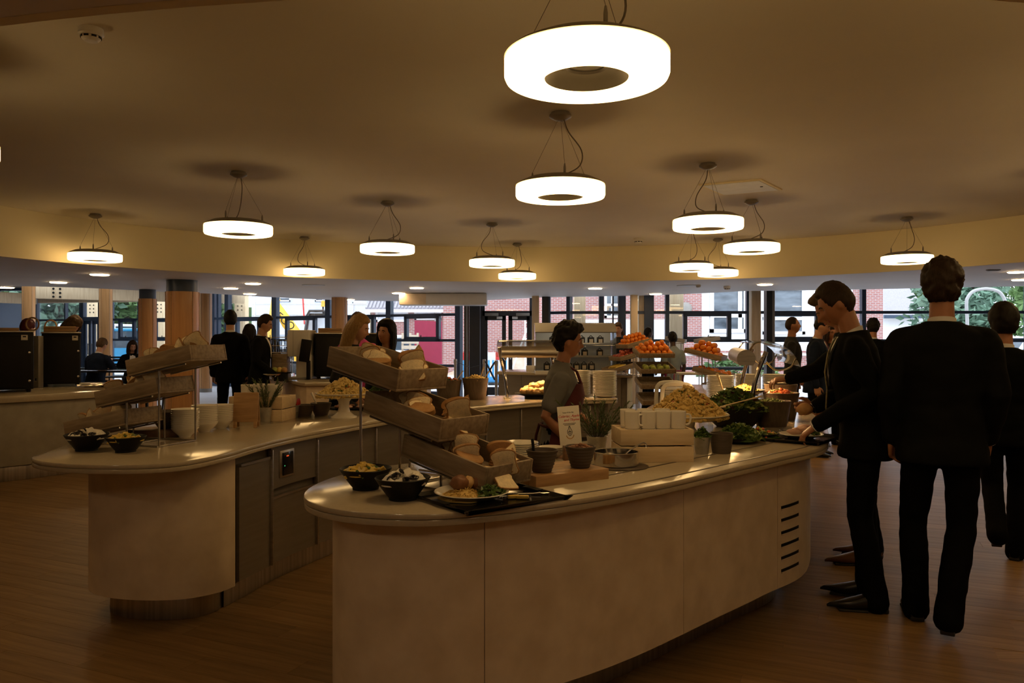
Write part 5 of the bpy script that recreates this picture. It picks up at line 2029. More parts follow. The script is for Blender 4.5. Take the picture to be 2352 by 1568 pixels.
for k in range(2):
    b.box((0, 0, -0.006 * k), (0.062 - 0.012 * k, 0.0008, 0.0022))
b.build('small_print', 'ink_dark', cd, loc=(0, -0.0016, 0.099))
b = B()   # printed crest: a drop-shaped shield with a ring, over a golden scroll
q_ = [(0.0, 0.032), (0.006, 0.018), (0.011, 0.006), (0.009, -0.006), (0.0, -0.014), (-0.009, -0.006), (-0.011, 0.006), (-0.006, 0.018)]
b.tube([(x, 0, z) for x, z in spline(q_, 4, True)], 0.0013, 5, close=True)
b.tube([(0.006 * cos(a), 0, 0.001 + 0.007 * sin(a)) for a in [2 * pi * k / 12 for k in range(12)]], 0.0011, 5, close=True)
b.tube([(0, 0, 0.03), (0, 0, -0.013)], 0.001, 5).tube([(-0.009, 0, 0.004), (0.009, 0, 0.004)], 0.001, 5)
b.build('crest', 'ink_dark', cd, loc=(-0.001, -0.0014, 0.056))
b = B()
b.tube([(x, 0, z) for x, z in spline([(-0.018, 0.010), (-0.013, 0.0), (0, -0.006), (0.013, 0.0), (0.018, 0.010)], 5)], 0.0022, 5)
b.build('scroll', 'ink_gold', cd, loc=(-0.001, -0.0014, 0.034))


# ---- herb pots
def galv_pot(name, label, loc, r, h):
    t = thing(name, label, 'pot', loc)
    B().lathe([(0, 0), (r * 0.74, 0), (r * 0.76, 0.003), (r * 0.86, h * 0.45), (r * 0.875, h * 0.47), (r * 0.87, h * 0.5), (r, h - 0.003), (r * 1.03, h), (r * 0.99, h + 0.001), (r * 0.95, h - 0.004), (r * 0.7, 0.006), (0, 0.006)], 36).build('pot_body', 'galv', t)
    return t


def sprigs(root, r, z0, h, n, seed, spread=0.6, mat='rosemary', needle=0.024):
    rd = random.Random(seed)
    st, lf = B(), B()
    for i in range(n):
        a = rd.uniform(0, 2 * pi)
        q = sqrt(rd.random())
        p0 = Vector((r * 0.6 * q * cos(a), r * 0.6 * q * sin(a), z0))
        hh = h * rd.uniform(0.55, 1.0)
        d = Vector((cos(a) * spread * q * hh, sin(a) * spread * q * hh, hh))
        pts = [p0 + d * t + Vector((cos(a), sin(a), 0)) * (0.25 * hh * t * t * q) for t in (0, 0.33, 0.66, 1.0)]
        st.tube(pts, 0.0014, 5)
        m = int(hh / 0.0045)
        for k in range(m):
            t_ = 0.12 + 0.88 * k / m
            i0 = min(2, int(t_ * 3))
            p = pts[i0].lerp(pts[i0 + 1], t_ * 3 - i0)
            ax = (pts[i0 + 1] - pts[i0]).normalized()
            w = Vector((rd.gauss(0, 1), rd.gauss(0, 1), rd.gauss(0, 0.3)))
            w = (w - ax * w.dot(ax)).normalized()
            e = p + (w * 0.75 + ax * 0.75) * needle * rd.uniform(0.7, 1.2)
            sd = ax.cross(w) * 0.0034
            lf.add([p + sd, p - sd, e, p + w * 0.002], [(0, 1, 2), (1, 3, 2), (3, 0, 2), (1, 0, 3)])
    st.build('stems', 'bark', root, smooth=60)
    lf.build('needles', mat, root, smooth=0, kind='stuff')


hp = on(1371, 1040, Z_TOP)
t = galv_pot('herb_pot', 'galvanised pot of rosemary between the menu card and the mug crate', hp, 0.052, 0.085)
sprigs(t, 0.05, 0.075, 0.20, 26, 5, 0.75)
B().lathe([(0, 0.074), (0.046, 0.074), (0, 0.078)], 20).build('soil', 'bark', t)
hp = on(611, 968, Z_TOP)
t = galv_pot('herb_pot', 'galvanised pot of rosemary between the wooden sign and the white crate', hp, 0.046, 0.10)
sprigs(t, 0.045, 0.085, 0.22, 24, 6, 0.45)
hp = on(668, 958, Z_TOP)
t = galv_pot('chilli_pot', 'galvanised pot of red chillies right of the white crate', hp, 0.068, 0.09)
for k in range(9):
    a = k * 2.4
    b = B()
    b.tube(spline([(0, 0, 0), (0.006, 0, 0.03), (0.0, 0, 0.06), (-0.010, 0, 0.085)], 3), [0.004, 0.007, 0.008, 0.008, 0.008, 0.008, 0.007, 0.006, 0.004, 0.002], 8)
    tag(b.build('chilli', 'chilli', None, hp + Vector((0.042 * cos(a), 0.042 * sin(a), 0.055)), (0.3 * sin(a), 0.35 * cos(a), a)), 'red chilli standing in the pot right of the white crate', 'chilli', 'red chillies in the pot')
b = B()
scatter_heap(b, 0.05, 0.02, 40, p_leaf(0.014), 9, 0.08)
tag(b.build('herb_leaves', 'leaf', None, hp, smooth=0), 'green leaves around the chillies in their pot', 'herb', kind='stuff')
hp = on(1612, 1042, Z_TOP)
t = galv_pot('herb_pot', 'small galvanised pot of dark herbs right of the mug crate', hp, 0.042, 0.085)
b = B()
scatter_heap(b, 0.04, 0.05, 90, p_leaf(0.014), 15, 0.078)
b.build('leaves', 'leaf', t, smooth=0, kind='stuff')
hp = on(1657, 1040, Z_TOP)
make_bowl('stone_pot', 'dark brown pot beside the small galvanised herb pot', hp, 0.058, 0.045, 0.10, 'stone_bowl')

# ---- steel pan on a mat
pc = on(1418, 1071, Z_TOP)
t = tag(B().lathe([(0, 0), (0.125, 0), (0.127, 0.004), (0.122, 0.006), (0, 0.006)], 44).build('pan_mat', 'stone_bowl', None, pc + Vector((0.012, 0.0, 0)), smooth=40), 'dark round mat under the shallow steel pan', 'mat')
pc = pc + Vector((-0.004, 0.01, 0.006))
t = thing('steel_pan', 'shallow round steel pan in front of the mug crate', 'pan', pc)
B().lathe([(0, 0), (0.096, 0), (0.1, 0.004), (0.1, 0.058), (0.104, 0.061), (0.1, 0.063), (0.097, 0.060), (0.096, 0.006), (0, 0.005)], 52).build('pan_body', 'chrome', t)
t = thing('ladle', 'steel ladle with a hooked end resting in the shallow pan', 'ladle', pc + Vector((0.03, 0, 0.008)), 0)
B().tube(spline([(0, 0.02, 0.012), (0.03, 0.02, 0.05), (0.09, 0.03, 0.085), (0.108, 0.03, 0.083), (0.112, 0.03, 0.066)], 5), 0.0032, 7).build('handle', 'steel', t)
B().ball((0, 0.018, 0.012), (0.026, 0.026, 0.013), 16, 10).build('ladle_bowl', 'steel', t)


# ---- crates and mugs
def crate(name, label, loc, rz, W, D, Hh, rows, mat='pine'):
    t = thing(name, label, 'crate', loc, rz)
    gap = 0.006
    h = (Hh - gap * (rows - 1)) / rows
    for k in range(rows):
        z = h / 2 + k * (h + gap)
        for s in (-1, 1):
            B().rbox((0, s * (D / 2 - 0.006), z), (W, 0.012, h), 0.002).build('slat', mat, t)
            B().rbox((s * (W / 2 - 0.006), 0, z), (0.012, D - 0.024, h), 0.002).build('slat', mat, t)
    for sx in (-1, 1):
        for sy in (-1, 1):
            B().rbox((sx * (W / 2 - 0.024), sy * (D / 2 - 0.024), Hh / 2), (0.024, 0.024, Hh - 0.004), 0.002).build('corner_batten', mat, t)
    B().rbox((0, 0, Hh - 0.012), (W - 0.026, D - 0.026, 0.010), 0.002).build('top_board', mat, t)
    return t


MUG = None


def mug(loc, rz, label, group, s=1.0):
    global MUG
    if MUG is None:
        MUG = thing('mug', label, 'mug', loc, rz, group)
        B().lathe([(0, 0), (0.033, 0), (0.038, 0.004), (0.041, 0.04), (0.042, 0.088), (0.0405, 0.090), (0.0385, 0.088), (0.036, 0.01), (0, 0.008)], 36).build('cup', 'ceramic', MUG)
        pts = spline([(0.040, 0, 0.072), (0.062, 0, 0.070), (0.066, 0, 0.045), (0.058, 0, 0.024), (0.040, 0, 0.018)], 5)
        B().tube(pts, 0.0055, 8).build('handle', 'ceramic', MUG)
        m = MUG
    else:
        m = dup(MUG, loc, rz, label, group)
    m.scale = (s, s, s)
    return m


ck = Vector((0.668, 3.755, Z_TOP))
crate('pine_crate', 'pale pine crate carrying white mugs on the front counter', ck, radians(4), 0.345, 0.225, 0.152, 2)
zt = Z_TOP + 0.152 - 0.007
SAU = None
for i, (dx, dy, rz) in enumerate(((-0.105, -0.055, 0.1), (-0.03, -0.055, -2.6), (0.04, -0.055, 2.9), (0.112, -0.055, 0.0), (-0.105, 0.045, 2.0), (-0.02, 0.05, 0.9), (0.065, 0.05, 1.3))):
    pos = ck + Matrix.Rotation(radians(4), 3, 'Z') @ Vector((dx, dy, 0))
    names = ('first mug from the left in the front row', 'second mug from the left in the front row', 'third mug from the left in the front row', 'rightmost mug in the front row', 'left mug in the back row', 'middle mug in the back row', 'right mug in the back row')
    lab = 'white mug on the front pine crate, ' + names[i]
    r = 0.036
    o = B().lathe([(0, 0), (r * 0.8, 0), (r, 0.004), (r * 0.98, 0.006), (0, 0.004)], 28).build('saucer', 'ceramic', None, (pos.x, pos.y, zt))
    tag(o, 'tiny white saucer under the ' + names[i].replace('the front row', 'the front crate row').replace('the back row', 'the back crate row'), 'saucer', 'saucers on the front crate')
    mug((pos.x, pos.y, zt + 0.0062), rz, lab, 'mugs on the front crate', 0.92)
ck2 = on(590, 968, Z_TOP) + Vector((0.0, 0.13, 0))
crate('pine_crate', 'pale pine crate carrying white mugs behind the wooden sign', ck2, radians(-6), 0.385, 0.25, 0.17, 2)
for i, (dx, dy, rz, wh) in enumerate(((-0.09, -0.06, 0.1, 'left mug in its front row'), (0.0, -0.06, 2.6, 'middle mug in its front row'), (0.09, -0.05, 0.2, 'right mug in its front row'), (-0.05, 0.05, 2.2, 'left mug in its back row'), (0.05, 0.05, 0.2, 'right mug in its back row'))):
    pos = ck2 + Matrix.Rotation(radians(-6), 3, 'Z') @ Vector((dx, dy, 0))
    mug((pos.x, pos.y, Z_TOP + 0.17 - 0.007), rz, 'white mug on the crate behind the wooden sign, ' + wh, 'mugs on the rear crate', 0.98)

# ---- wooden A-frame sign
sg = on(566, 982, Z_TOP)
t = thing('tabletop_sign', 'blank wooden A-frame tabletop sign on the rear counter', 'sign', sg, radians(8))
for s, th in ((-1, radians(-11)), (1, radians(11))):
    b = B()
    R = Matrix.Rotation(th, 3, 'X')
    b.rbox(R @ Vector((0, 0, -0.10)), (0.155, 0.008, 0.19), 0.003, mat=R)
    lg = b
    lg.rbox(R @ Vector((-0.062, 0, -0.212)), (0.022, 0.008, 0.042), 0.002, mat=R).rbox(R @ Vector((0.062, 0, -0.212)), (0.022, 0.008, 0.042), 0.002, mat=R)
    b.build('board_leaf', 'board_wood', t, loc=(0, -s * 0.001 if s < 0 else 0.001, 0.232))

# ---- bowl stacks on the rear counter
def bowl_stack(px, py, n, rr, dz, label, group):
    p = on(px, py, Z_TOP)
    me = None
    for k in range(n):
        if me is None:
            o = B().lathe([(0, 0), (rr * 0.42, 0), (rr * 0.45, 0.006), (rr * 0.82, 0.034), (rr * 0.99, 0.052), (rr, 0.056), (rr * 0.97, 0.057), (rr * 0.78, 0.036), (rr * 0.40, 0.010), (0, 0.009)], 40).build('soup_bowl', 'ceramic', None)
            me = o.data
        else:
            o = link('soup_bowl', me)
        o.location = (p.x + rnd.uniform(-1, 1) * 0.0012, p.y, p.z + k * dz)
        tag(o, label if k < n - 1 else label.replace('in the', 'topmost in the', 1), 'bowl', group)


bowl_stack(425, 1003, 11, 0.078, 0.0108, 'white bowl in the front stack beside the left bread stand', 'front stack of white bowls')
bowl_stack(470, 991, 11, 0.078, 0.0108, 'white bowl in the middle stack beside the left bread stand', 'middle stack of white bowls')
bowl_stack(508, 984, 10, 0.074, 0.0108, 'white bowl in the rear stack left of the wooden sign', 'rear stack of white bowls')
bd_ = on(345, 1005, Z_TOP)
t = thing('serving_board', 'dark octagonal wooden serving board under a dark bowl beside the bowl stacks', 'board', bd_ + Vector((0, 0.08, 0)))
b = B()
b.slab([(0.15 * cos(a) * 1.1, 0.11 * sin(a)) for a in [pi / 8 + 2 * pi * k / 8 for k in range(8)]], 0, 0.045, 0.004)
b.build('slab', 'dark_board', t)
make_bowl('dark_bowl', 'large dark bowl on the dark octagonal board behind the left bread stand', bd_ + Vector((0.06, 0.10, 0.045)), 0.105, 0.05, 0.10, 'stone_bowl')

# ---- cake stands with pasta
def cake_stand(label, loc, r, h, mat='ceramic'):
    t = thing('cake_stand', label, 'cake stand', loc)
    B().lathe([(0, h - 0.012), (r * 0.5, h - 0.014), (r * 0.7, h - 0.012), (r * 0.97, h + 0.016), (r, h + 0.022), (r * 0.985, h + 0.025), (r * 0.72, h - 0.002), (0, h - 0.003)], 56,
              wob=lambda a: 1 + 0.012 * sin(10 * a)).build('plate', mat, t)
    B().lathe([(0, 0), (r * 0.46, 0), (r * 0.46, 0.008), (r * 0.36, 0.016), (r * 0.22, 0.04), (r * 0.18, h * 0.5), (r * 0.20, h * 0.75), (r * 0.28, h - 0.016), (r * 0.6, h - 0.0135), (0, h - 0.0135)], 44).build('pedestal', mat, t)
    return t


def pasta_fill(r, h, n, seed):
    def f(b):
        b.slot(0)
        mound(b, r, h, 0.0, seed=seed, pw=1.25)
        scatter_heap(b, r * 1.0, h, n, p_pasta, seed, 0.002, 1.25)
        b.slot(1)
        scatter_heap(b, r * 0.95, h, n // 7, p_chunk(0.016, 0.011, 0.006), seed + 1, 0.006, 1.25)
        b.slot(2)
        scatter_heap(b, r * 0.95, h, n // 16, p_chunk(0.014, 0.011, 0.008), seed + 2, 0.006, 1.25)
    return f


cp_ = on(790, 958, Z_TOP)
cake_stand('white pedestal cake stand heaped with pasta beside the front bread stand', cp_, 0.205, 0.155)
o = contents('pasta_salad', 'pasta salad heaped on the cake stand of the rear counter', 'food', cp_ + Vector((0, 0, 0.156)), pasta_fill(0.19, 0.12, 620, 41), ['pasta', 'herb_fleck', 'pepper_fleck'])
cp2 = Vector((1.03, 4.62, Z_TOP))
cake_stand('broad white cake stand heaped with pasta behind the mug crate', cp2, 0.245, 0.11)
o = contents('pasta_salad', 'large pasta salad heap behind the mugs on the front counter', 'food', cp2 + Vector((0, 0, 0.112)), pasta_fill(0.225, 0.175, 800, 51), ['couscous', 'herb_fleck', 'pepper_fleck'])

# ---- salad bowls
def salad(b_r, h, n, seed, s=0.03, third='leaf_red'):
    def f(b):
        b.slot(0)
        mound(b, b_r * 0.94, h * 0.92, 0.0, seed=seed, pw=1.6)
        scatter_heap(b, b_r, h, n, p_leaf(s), seed, 0.002, 1.6)
        b.slot(1)
        scatter_heap(b, b_r, h, n // 3, p_leaf(s * 0.9), seed + 1, 0.004, 1.6)
        b.slot(2)
        scatter_heap(b, b_r, h, n // 7, p_leaf(s * 0.8), seed + 2, 0.004, 1.6)
    return f


sp_ = Vector((1.45, 5.12, Z_TOP))
make_bowl('salad_bowl', 'wide dark bowl heaped with green salad on the front counter', sp_, 0.21, 0.11, 0.125, 'black')
contents('green_salad', 'green salad heaped in the wide dark bowl on the front counter', 'salad', sp_ + Vector((0, 0, 0.113)), salad(0.20, 0.12, 420, 61), ['leaf', 'leaf_pale', 'leaf_red'])
sp_ = Vector((-1.02, 6.35, Z_TOP))
make_bowl('salad_bowl', 'dark bowl of green salad behind the cake stand on the rear counter', sp_, 0.17, 0.09, 0.12, 'black')
contents('green_salad', 'green salad in the dark bowl behind the cake stand', 'salad', sp_ + Vector((0, 0, 0.108)), salad(0.16, 0.09, 260, 71), ['leaf', 'leaf_pale', 'leaf_red'])
# curly greens on a black dish at the counter front edge
gp = on(1690, 1018, Z_TOP)
t = thing('black_dish', 'long black dish of curly greens beside the dark brown pot', 'dish', gp + Vector((0.03, 0.05, 0)), radians(48))
B().lathe([(0, 0), (0.10, 0), (0.15, 0.03), (0.153, 0.034), (0.147, 0.034), (0.1, 0.006), (0, 0.006)], 36, sy=0.7).build('dish_body', 'black', t)
o = contents('curly_greens', 'curly green leaves on the long black dish', 'salad', gp + Vector((0.03, 0.05, 0.02)), salad(0.125, 0.075, 320, 81, 0.02), ['leaf', 'leaf_pale', 'leaf'])
gp2 = on(1742, 1012, Z_TOP) + Vector((0.04, 0.10, 0))
t = thing('black_dish', 'black dish of mixed vegetables in front of the wooden buckets', 'dish', gp2, radians(48))
B().lathe([(0, 0), (0.09, 0), (0.125, 0.03), (0.128, 0.034), (0.122, 0.034), (0.09, 0.006), (0, 0.006)], 36, sy=0.8).build('dish_body', 'black', t)


def mixed_veg(b):
    b.slot(0)
    mound(b, 0.105, 0.03, 0.0, seed=9)
    scatter_heap(b, 0.10, 0.035, 60, p_leaf(0.016), 91, 0.0)
    b.slot(1)
    scatter_heap(b, 0.10, 0.04, 26, p_chunk(0.03, 0.014, 0.006), 92, 0.004)
    b.slot(2)
    scatter_heap(b, 0.10, 0.04, 12, p_ball(0.011), 93, 0.004)


contents('vegetable_mix', 'mixed vegetables on the black dish in front of the wooden buckets', 'food', gp2 + Vector((0, 0, 0.014)), mixed_veg, ['leaf', 'courgette', 'tomato'])


# ---- wooden-look buckets
def bucket(label, loc, rr, h, group=None):
    t = thing('serving_bucket', label, 'bucket', loc, 0, group)
    B().lathe([(0, 0), (rr * 0.74, 0), (rr * 0.76, 0.004), (rr * 0.84, h * 0.3), (rr * 0.83, h * 0.32), (rr * 0.91, h * 0.62), (rr * 0.90, h * 0.64), (rr, h), (rr * 0.97, h + 0.003), (rr * 0.94, h - 0.004), (rr * 0.72, 0.012), (0, 0.010)], 44).build('bucket_body', 'bucket_wood', t)
    return t


def fill(fn_list, r, z0, h, seed):
    def f(b):
        b.slot(0)
        mound(b, r, h, z0, seed=seed)
        for i, (sl, n, pc_) in enumerate(fn_list):
            b.slot(sl)
            scatter_heap(b, r * 0.95, h, n, pc_, seed + i, z0 + 0.004)
    return f


def spoon(label, loc, rz, lean=0.5, L=0.2, mat='pine'):
    t = thing('serving_spoon', label, 'cutlery', loc, rz)
    B().tube([(0, 0, 0), (L * 0.5 * sin(lean), 0, L * 0.5 * cos(lean)), (L * sin(lean), 0, L * cos(lean))], [0.006, 0.0055, 0.009], 8, flat=0.7).build('handle', mat, t)
    B().ball((-0.004, 0, -0.006), (0.022, 0.016, 0.008), 12, 8).build('spoon_head', mat, t)
    return t


bk = on(1772, 978, Z_TOP)
bucket('front dark wooden bucket of pale cucumber at the right of the salad bowl', bk, 0.125, 0.165)
contents('bucket_filling', 'pale green cucumber pieces in the front wooden bucket', 'food', bk, fill([(0, 40, p_chunk(0.03, 0.02, 0.008)), (1, 30, p_leaf(0.018)), (0, 20, p_chunk(0.03, 0.02, 0.01))], 0.108, 0.14, 0.03, 101), ['leaf_pale', 'leaf'])
bk = bk + Vector((0.20, 0.40, 0))
bucket('middle dark wooden bucket with tomato and cucumber on top', bk, 0.125, 0.19)
contents('bucket_filling', 'chopped tomato and cucumber in the middle wooden bucket', 'food', bk, fill([(0, 60, p_chunk(0.022, 0.018, 0.014)), (1, 16, p_chunk(0.035, 0.018, 0.01)), (0, 20, p_ball(0.011))], 0.108, 0.165, 0.045, 111), ['tomato', 'leaf_pale'])
bk = bk + Vector((0.17, 0.50, 0))
bucket('rear dark wooden bucket with a pale plate on its rim', bk, 0.125, 0.22)
o = B().lathe(plate_prof(0.10, 0.016), 40).build('plate', 'ceramic', None, bk + Vector((0.0, 0, 0.218)))
tag(o, 'pale plate lying on the rear wooden bucket', 'plate')
spoon('steel spoon sticking out of the rear wooden bucket', bk + Vector((0.03, -0.02, 0.236)), 0, 1.35, 0.22, 'steel')
dp_ = Vector((1.66, 5.62, Z_TOP))
t = thing('dish_riser', 'black riser under the dish of grated cheese', 'stand', dp_)
B().lathe([(0, 0), (0.09, 0), (0.085, 0.01), (0.03, 0.03), (0.03, 0.15), (0.10, 0.17), (0, 0.17)], 32).build('riser_body', 'black', t)
t = thing('black_dish', 'dark dish of grated cheese raised above the green salad', 'dish', dp_ + Vector((0, 0, 0.17)))
B().lathe([(0, 0), (0.09, 0), (0.15, 0.035), (0.153, 0.039), (0.147, 0.038), (0.09, 0.006), (0, 0.006)], 40).build('dish_body', 'black', t)
contents('grated_cheese', 'orange grated cheese on the raised dark dish', 'food', dp_ + Vector((0, 0, 0.19)), fill([(0, 120, lambda b_, p, R, rd: b_.tube([p - R @ Vector((0.012, 0, 0)), p + R @ Vector((0.012, 0, 0))], 0.002, 4)), (1, 25, p_leaf(0.015))], 0.115, 0.0, 0.05, 121), ['cheese', 'leaf'])
spoon('pale wooden spoon lying against the green salad bowl', Vector((1.33, 4.93, Z_TOP + 0.15)), radians(10), 1.35, 0.26)
spoon('wooden spoon standing behind the green salad, left one', Vector((1.52, 5.55, Z_TOP + 0.14)), radians(170), 0.35, 0.2)

# buckets on the rear counter
bk = on(1092, 917, Z_TOP)
bucket('dark wooden bucket of yellow pasta with a spoon, left of the heated chicken', bk, 0.125, 0.20)
contents('bucket_filling', 'yellow pasta in the bucket left of the heated chicken', 'food', bk, fill([(0, 90, p_pasta)], 0.108, 0.18, 0.035, 131), ['pasta'])
spoon('short wooden spoon in the yellow pasta bucket', bk + Vector((0.05, -0.01, 0.21)), 0.2, 0.3, 0.10)
spoon('wooden fork handle leaning out of the yellow pasta bucket', bk + Vector((0.085, 0.01, 0.195)), 0.0, 0.55, 0.085)
bk2 = bk + Vector((-0.25, -0.04, 0))
bucket('dark wooden bucket of mixed salad, left of the yellow pasta bucket', bk2, 0.125, 0.185)
contents('bucket_filling', 'mixed salad in the bucket left of the yellow pasta', 'food', bk2, fill([(0, 60, p_leaf(0.02)), (1, 24, p_ball(0.014)), (2, 16, p_leaf(0.02))], 0.108, 0.165, 0.035, 141), ['leaf', 'tomato', 'leaf_red'])
spoon('wooden spoon leaning out of the mixed salad bucket', bk2 + Vector((0.075, 0, 0.18)), 0.0, 0.6, 0.11)

# terracotta bowls, platters by the cake stand
p = on(697, 956, Z_TOP)
make_bowl('ribbed_bowl', 'dark ribbed bowl right of the chilli pot', p, 0.078, 0.05, 0.085, 'stone_bowl', rib=0.001)
p = on(725, 953, Z_TOP)
p = p + Vector((0.045, -0.02, 0))
make_bowl('ribbed_bowl', 'dark ribbed bowl with a pale spoon, left of the cake stand foot', p, 0.078, 0.045, 0.092, 'stone_bowl', rib=0.001)
spoon('pale spoon in the dark ribbed bowl left of the cake stand', p + Vector((-0.02, 0, 0.05)), radians(180), 0.4, 0.13, 'ceramic')
p = on(705, 947, Z_TOP) + Vector((0.30, 0.28, 0))
t = thing('platter', 'dark platter of cold meats behind the cake stand foot', 'platter', p)
B().lathe([(0, 0), (0.14, 0), (0.19, 0.014), (0.192, 0.018), (0.14, 0.006), (0, 0.006)], 40, sy=0.7).build('platter_body', 'black', t)
for k in range(7):
    a = k * 0.9
    lump('ham_slice', 'folded ham slice on the dark platter behind the cake stand', 'ham', p + Vector((0.11 * cos(a), 0.065 * sin(a), 0.022)), (0.045, 0.03, 0.014), 'ham' if k % 2 else 'meat', k + 5, 'cold meats on the platter', 0.3, 2.0, a)
p = on(806, 938, Z_TOP) + Vector((0.22, 0.2, 0))
o = contents('salad_garnish', 'green salad garnish on the platter right of the cake stand foot', 'salad', p + Vector((-0.06, 0.02, 0.0)), salad(0.09, 0.10, 140, 151, 0.022), ['leaf', 'leaf_pale', 'leaf'])
# ------------------------------------------------------------------ heat lamp gantries
def arc_sheet(arc, x0, x1, th):
    n = len(arc)
    vs, fs = [], []
    q = offset_open(arc, th)
    for (y, z), (y2, z2) in zip(arc, q):
        vs += [(x0, y, z), (x1, y, z), (x1, y2, z2), (x0, y2, z2)]
    for k in range(n - 1):
        a, c = 4 * k, 4 * k + 4
        for j in range(4):
            fs.append((a + j, c + j, c + (j + 1) % 4, a + (j + 1) % 4))
    fs += [(0, 1, 2, 3), (4 * n - 1, 4 * n - 2, 4 * n - 3, 4 * n - 4)]
    return B().add(vs, fs)


def gantry(label, base, yaw, L, zl=0.44, lean=0.09, side=1, xl=0.0):
    """axis along local x; customers on local +y*side"""
    t = thing('heat_lamp_gantry', label, 'heat lamp', base, yaw)
    for x in (0.0, L):
        pts = spline([(x, 0, 0.0), (x, 0.0, 0.06), (x + xl * 0.3, side * 0.015, 0.22), (x + xl * 0.7, side * 0.05, zl - 0.08), (x + xl, side * lean, zl + 0.05)], 6)
        B().tube(pts, [0.016] * len(pts), 10).build('leg', 'chrome', t)
        B().lathe([(0, 0), (0.04, 0), (0.04, 0.006), (0.018, 0.012), (0, 0.012)], 20, c=(x, 0, 0)).build('foot_flange', 'chrome', t)
    yc_ = -side * 0.035
    arc = [(yc_ + 0.058 * cos(a), zl + 0.058 * sin(a)) for a in [radians(-48 + 276 * k / 24) for k in range(25)]]
    hs = arc_sheet(arc, -0.06, L + 0.06, -0.004).build('lamp_housing', 'steel_brushed', t)
    for x in (-0.062, L + 0.062):
        b = B()
        b.add([(x, y, z) for y, z in arc] + [(x + 0.004, y, z) for y, z in arc], [tuple(range(25)), tuple(range(49, 24, -1))] + [(i, (i + 1) % 25, 25 + (i + 1) % 25, 25 + i) for i in range(25)])
        b.build('end_cap', 'steel_brushed', hs)
    B().box((L / 2, yc_, zl - 0.018), (L * 0.92, 0.040, 0.010)).build('heat_strip', 'heat_glow', hs)
    # curved glass guard on the customers' side
    arc = [(side * (0.00 + 0.0), zl + 0.105), (side * 0.10, zl + 0.115), (side * 0.20, zl + 0.085), (side * 0.27, zl + 0.03), (side * 0.31, zl - 0.05)]
    arc = spline(arc, 4)
    vs, fs = [], []
    n = len(arc)
    for k, (y, z) in enumerate(arc):
        vs += [(-0.08, y, z), (L + 0.08, y, z), (L + 0.08, y, z + 0.006), (-0.08, y, z + 0.006)]
    for k in range(n - 1):
        a, c = 4 * k, 4 * k + 4
        for j in range(4):
            fs.append((a + j, c + j, c + (j + 1) % 4, a + (j + 1) % 4))
    fs += [(0, 1, 2, 3), (4 * n - 1, 4 * n - 2, 4 * n - 3, 4 * n - 4)]
    B().add(vs, fs).build('glass_guard', 'guard_glass', t)
    for x in (0.0, L):
        pts = spline([(x, -side * 0.02, zl + 0.04), (x, side * 0.02, zl + 0.10), (x, side * 0.06, zl + 0.112)], 4)
        B().tube(pts, 0.006, 8).build('guard_arm', 'chrome', t)
        pts = spline([(x, side * lean, zl - 0.02), (x, side * 0.16, zl - 0.075), (x, side * 0.25, zl - 0.06), (x, side * 0.29, zl + 0.005)], 5)
        B().tube(pts, 0.006, 8).build('guard_hook', 'chrome', t)
    return t


g1 = on(1165, 914, Z_TOP)
gantry('chrome heat lamp gantry with curved glass over the roast chicken, behind the server', g1, radians(6), 0.50, 0.435, side=1, lean=0.03, xl=-0.075)
g2 = Vector((1.64, 5.38, Z_TOP))
gantry('chrome heat lamp gantry with curved glass seen end-on over the front counter', g2, radians(77), 1.25, 0.435, side=-1, lean=0.10)

# ---- roast chicken on a black dish
cp = on(1222, 914, Z_TOP) + Vector((0.06, -0.02, 0))
t = thing('warming_dish', 'black dish of roast chicken under the left heat lamp', 'dish', cp)
B().lathe([(0, 0), (0.12, 0), (0.12, 0.02), (0.2, 0.045), (0.205, 0.05), (0.198, 0.05), (0.12, 0.026), (0, 0.026)], 44, sx=1.1, sy=0.75).build('dish_body', 'black', t)
for i, (dx, dy, dz, r) in enumerate(((-0.13, -0.02, 0.07, 0.05), (-0.075, -0.05, 0.075, 0.05), (-0.02, -0.06, 0.07, 0.048), (0.04, -0.05, 0.075, 0.05), (0.10, -0.03, 0.07, 0.05), (-0.10, 0.04, 0.085, 0.05), (-0.03, 0.01, 0.11, 0.055), (0.03, 0.02, 0.13, 0.055), (0.09, 0.04, 0.10, 0.052), (-0.055, -0.01, 0.12, 0.045), (0.06, -0.01, 0.125, 0.05), (0.14, 0.02, 0.08, 0.045))):
    lump('chicken_piece', 'roast chicken piece heaped on the black dish under the left heat lamp', 'chicken', cp + Vector((dx, dy, dz)), (r, r * 0.8, r * 0.72), 'chicken', i + 20, 'roast chicken pieces', 0.35, 2.4, i * 1.3)

# ---- dinner plate stacks
plate_stack((0.90, 7.62, Z_TOP), 24, 0.117, 0.0102, 'white dinner plate in the tall stack behind the server', 'tall stack of dinner plates behind the server')
plate_stack((0.66, 7.76, Z_TOP), 24, 0.117, 0.0102, 'white dinner plate in the tall stack hidden mostly by the server', 'second stack of dinner plates behind the server')
for i, (px, lab, grp) in enumerate(((1655, 'white dinner plate in the stack left of the heat lamp legs', 'plate stack left of the heat lamp legs'), (1716, 'white dinner plate in the lit stack between the heat lamp legs', 'plate stack between the heat lamp legs'), (1780, 'white dinner plate in the stack right of the heat lamp legs', 'plate stack right of the heat lamp legs'))):
    Y = (7.45, 7.75, 7.7)[i]
    plate_stack(((px - CX) / F_PX * Y, Y, Z_TOP), 20, (0.133, 0.12, 0.125)[i], 0.0104, lab, grp)
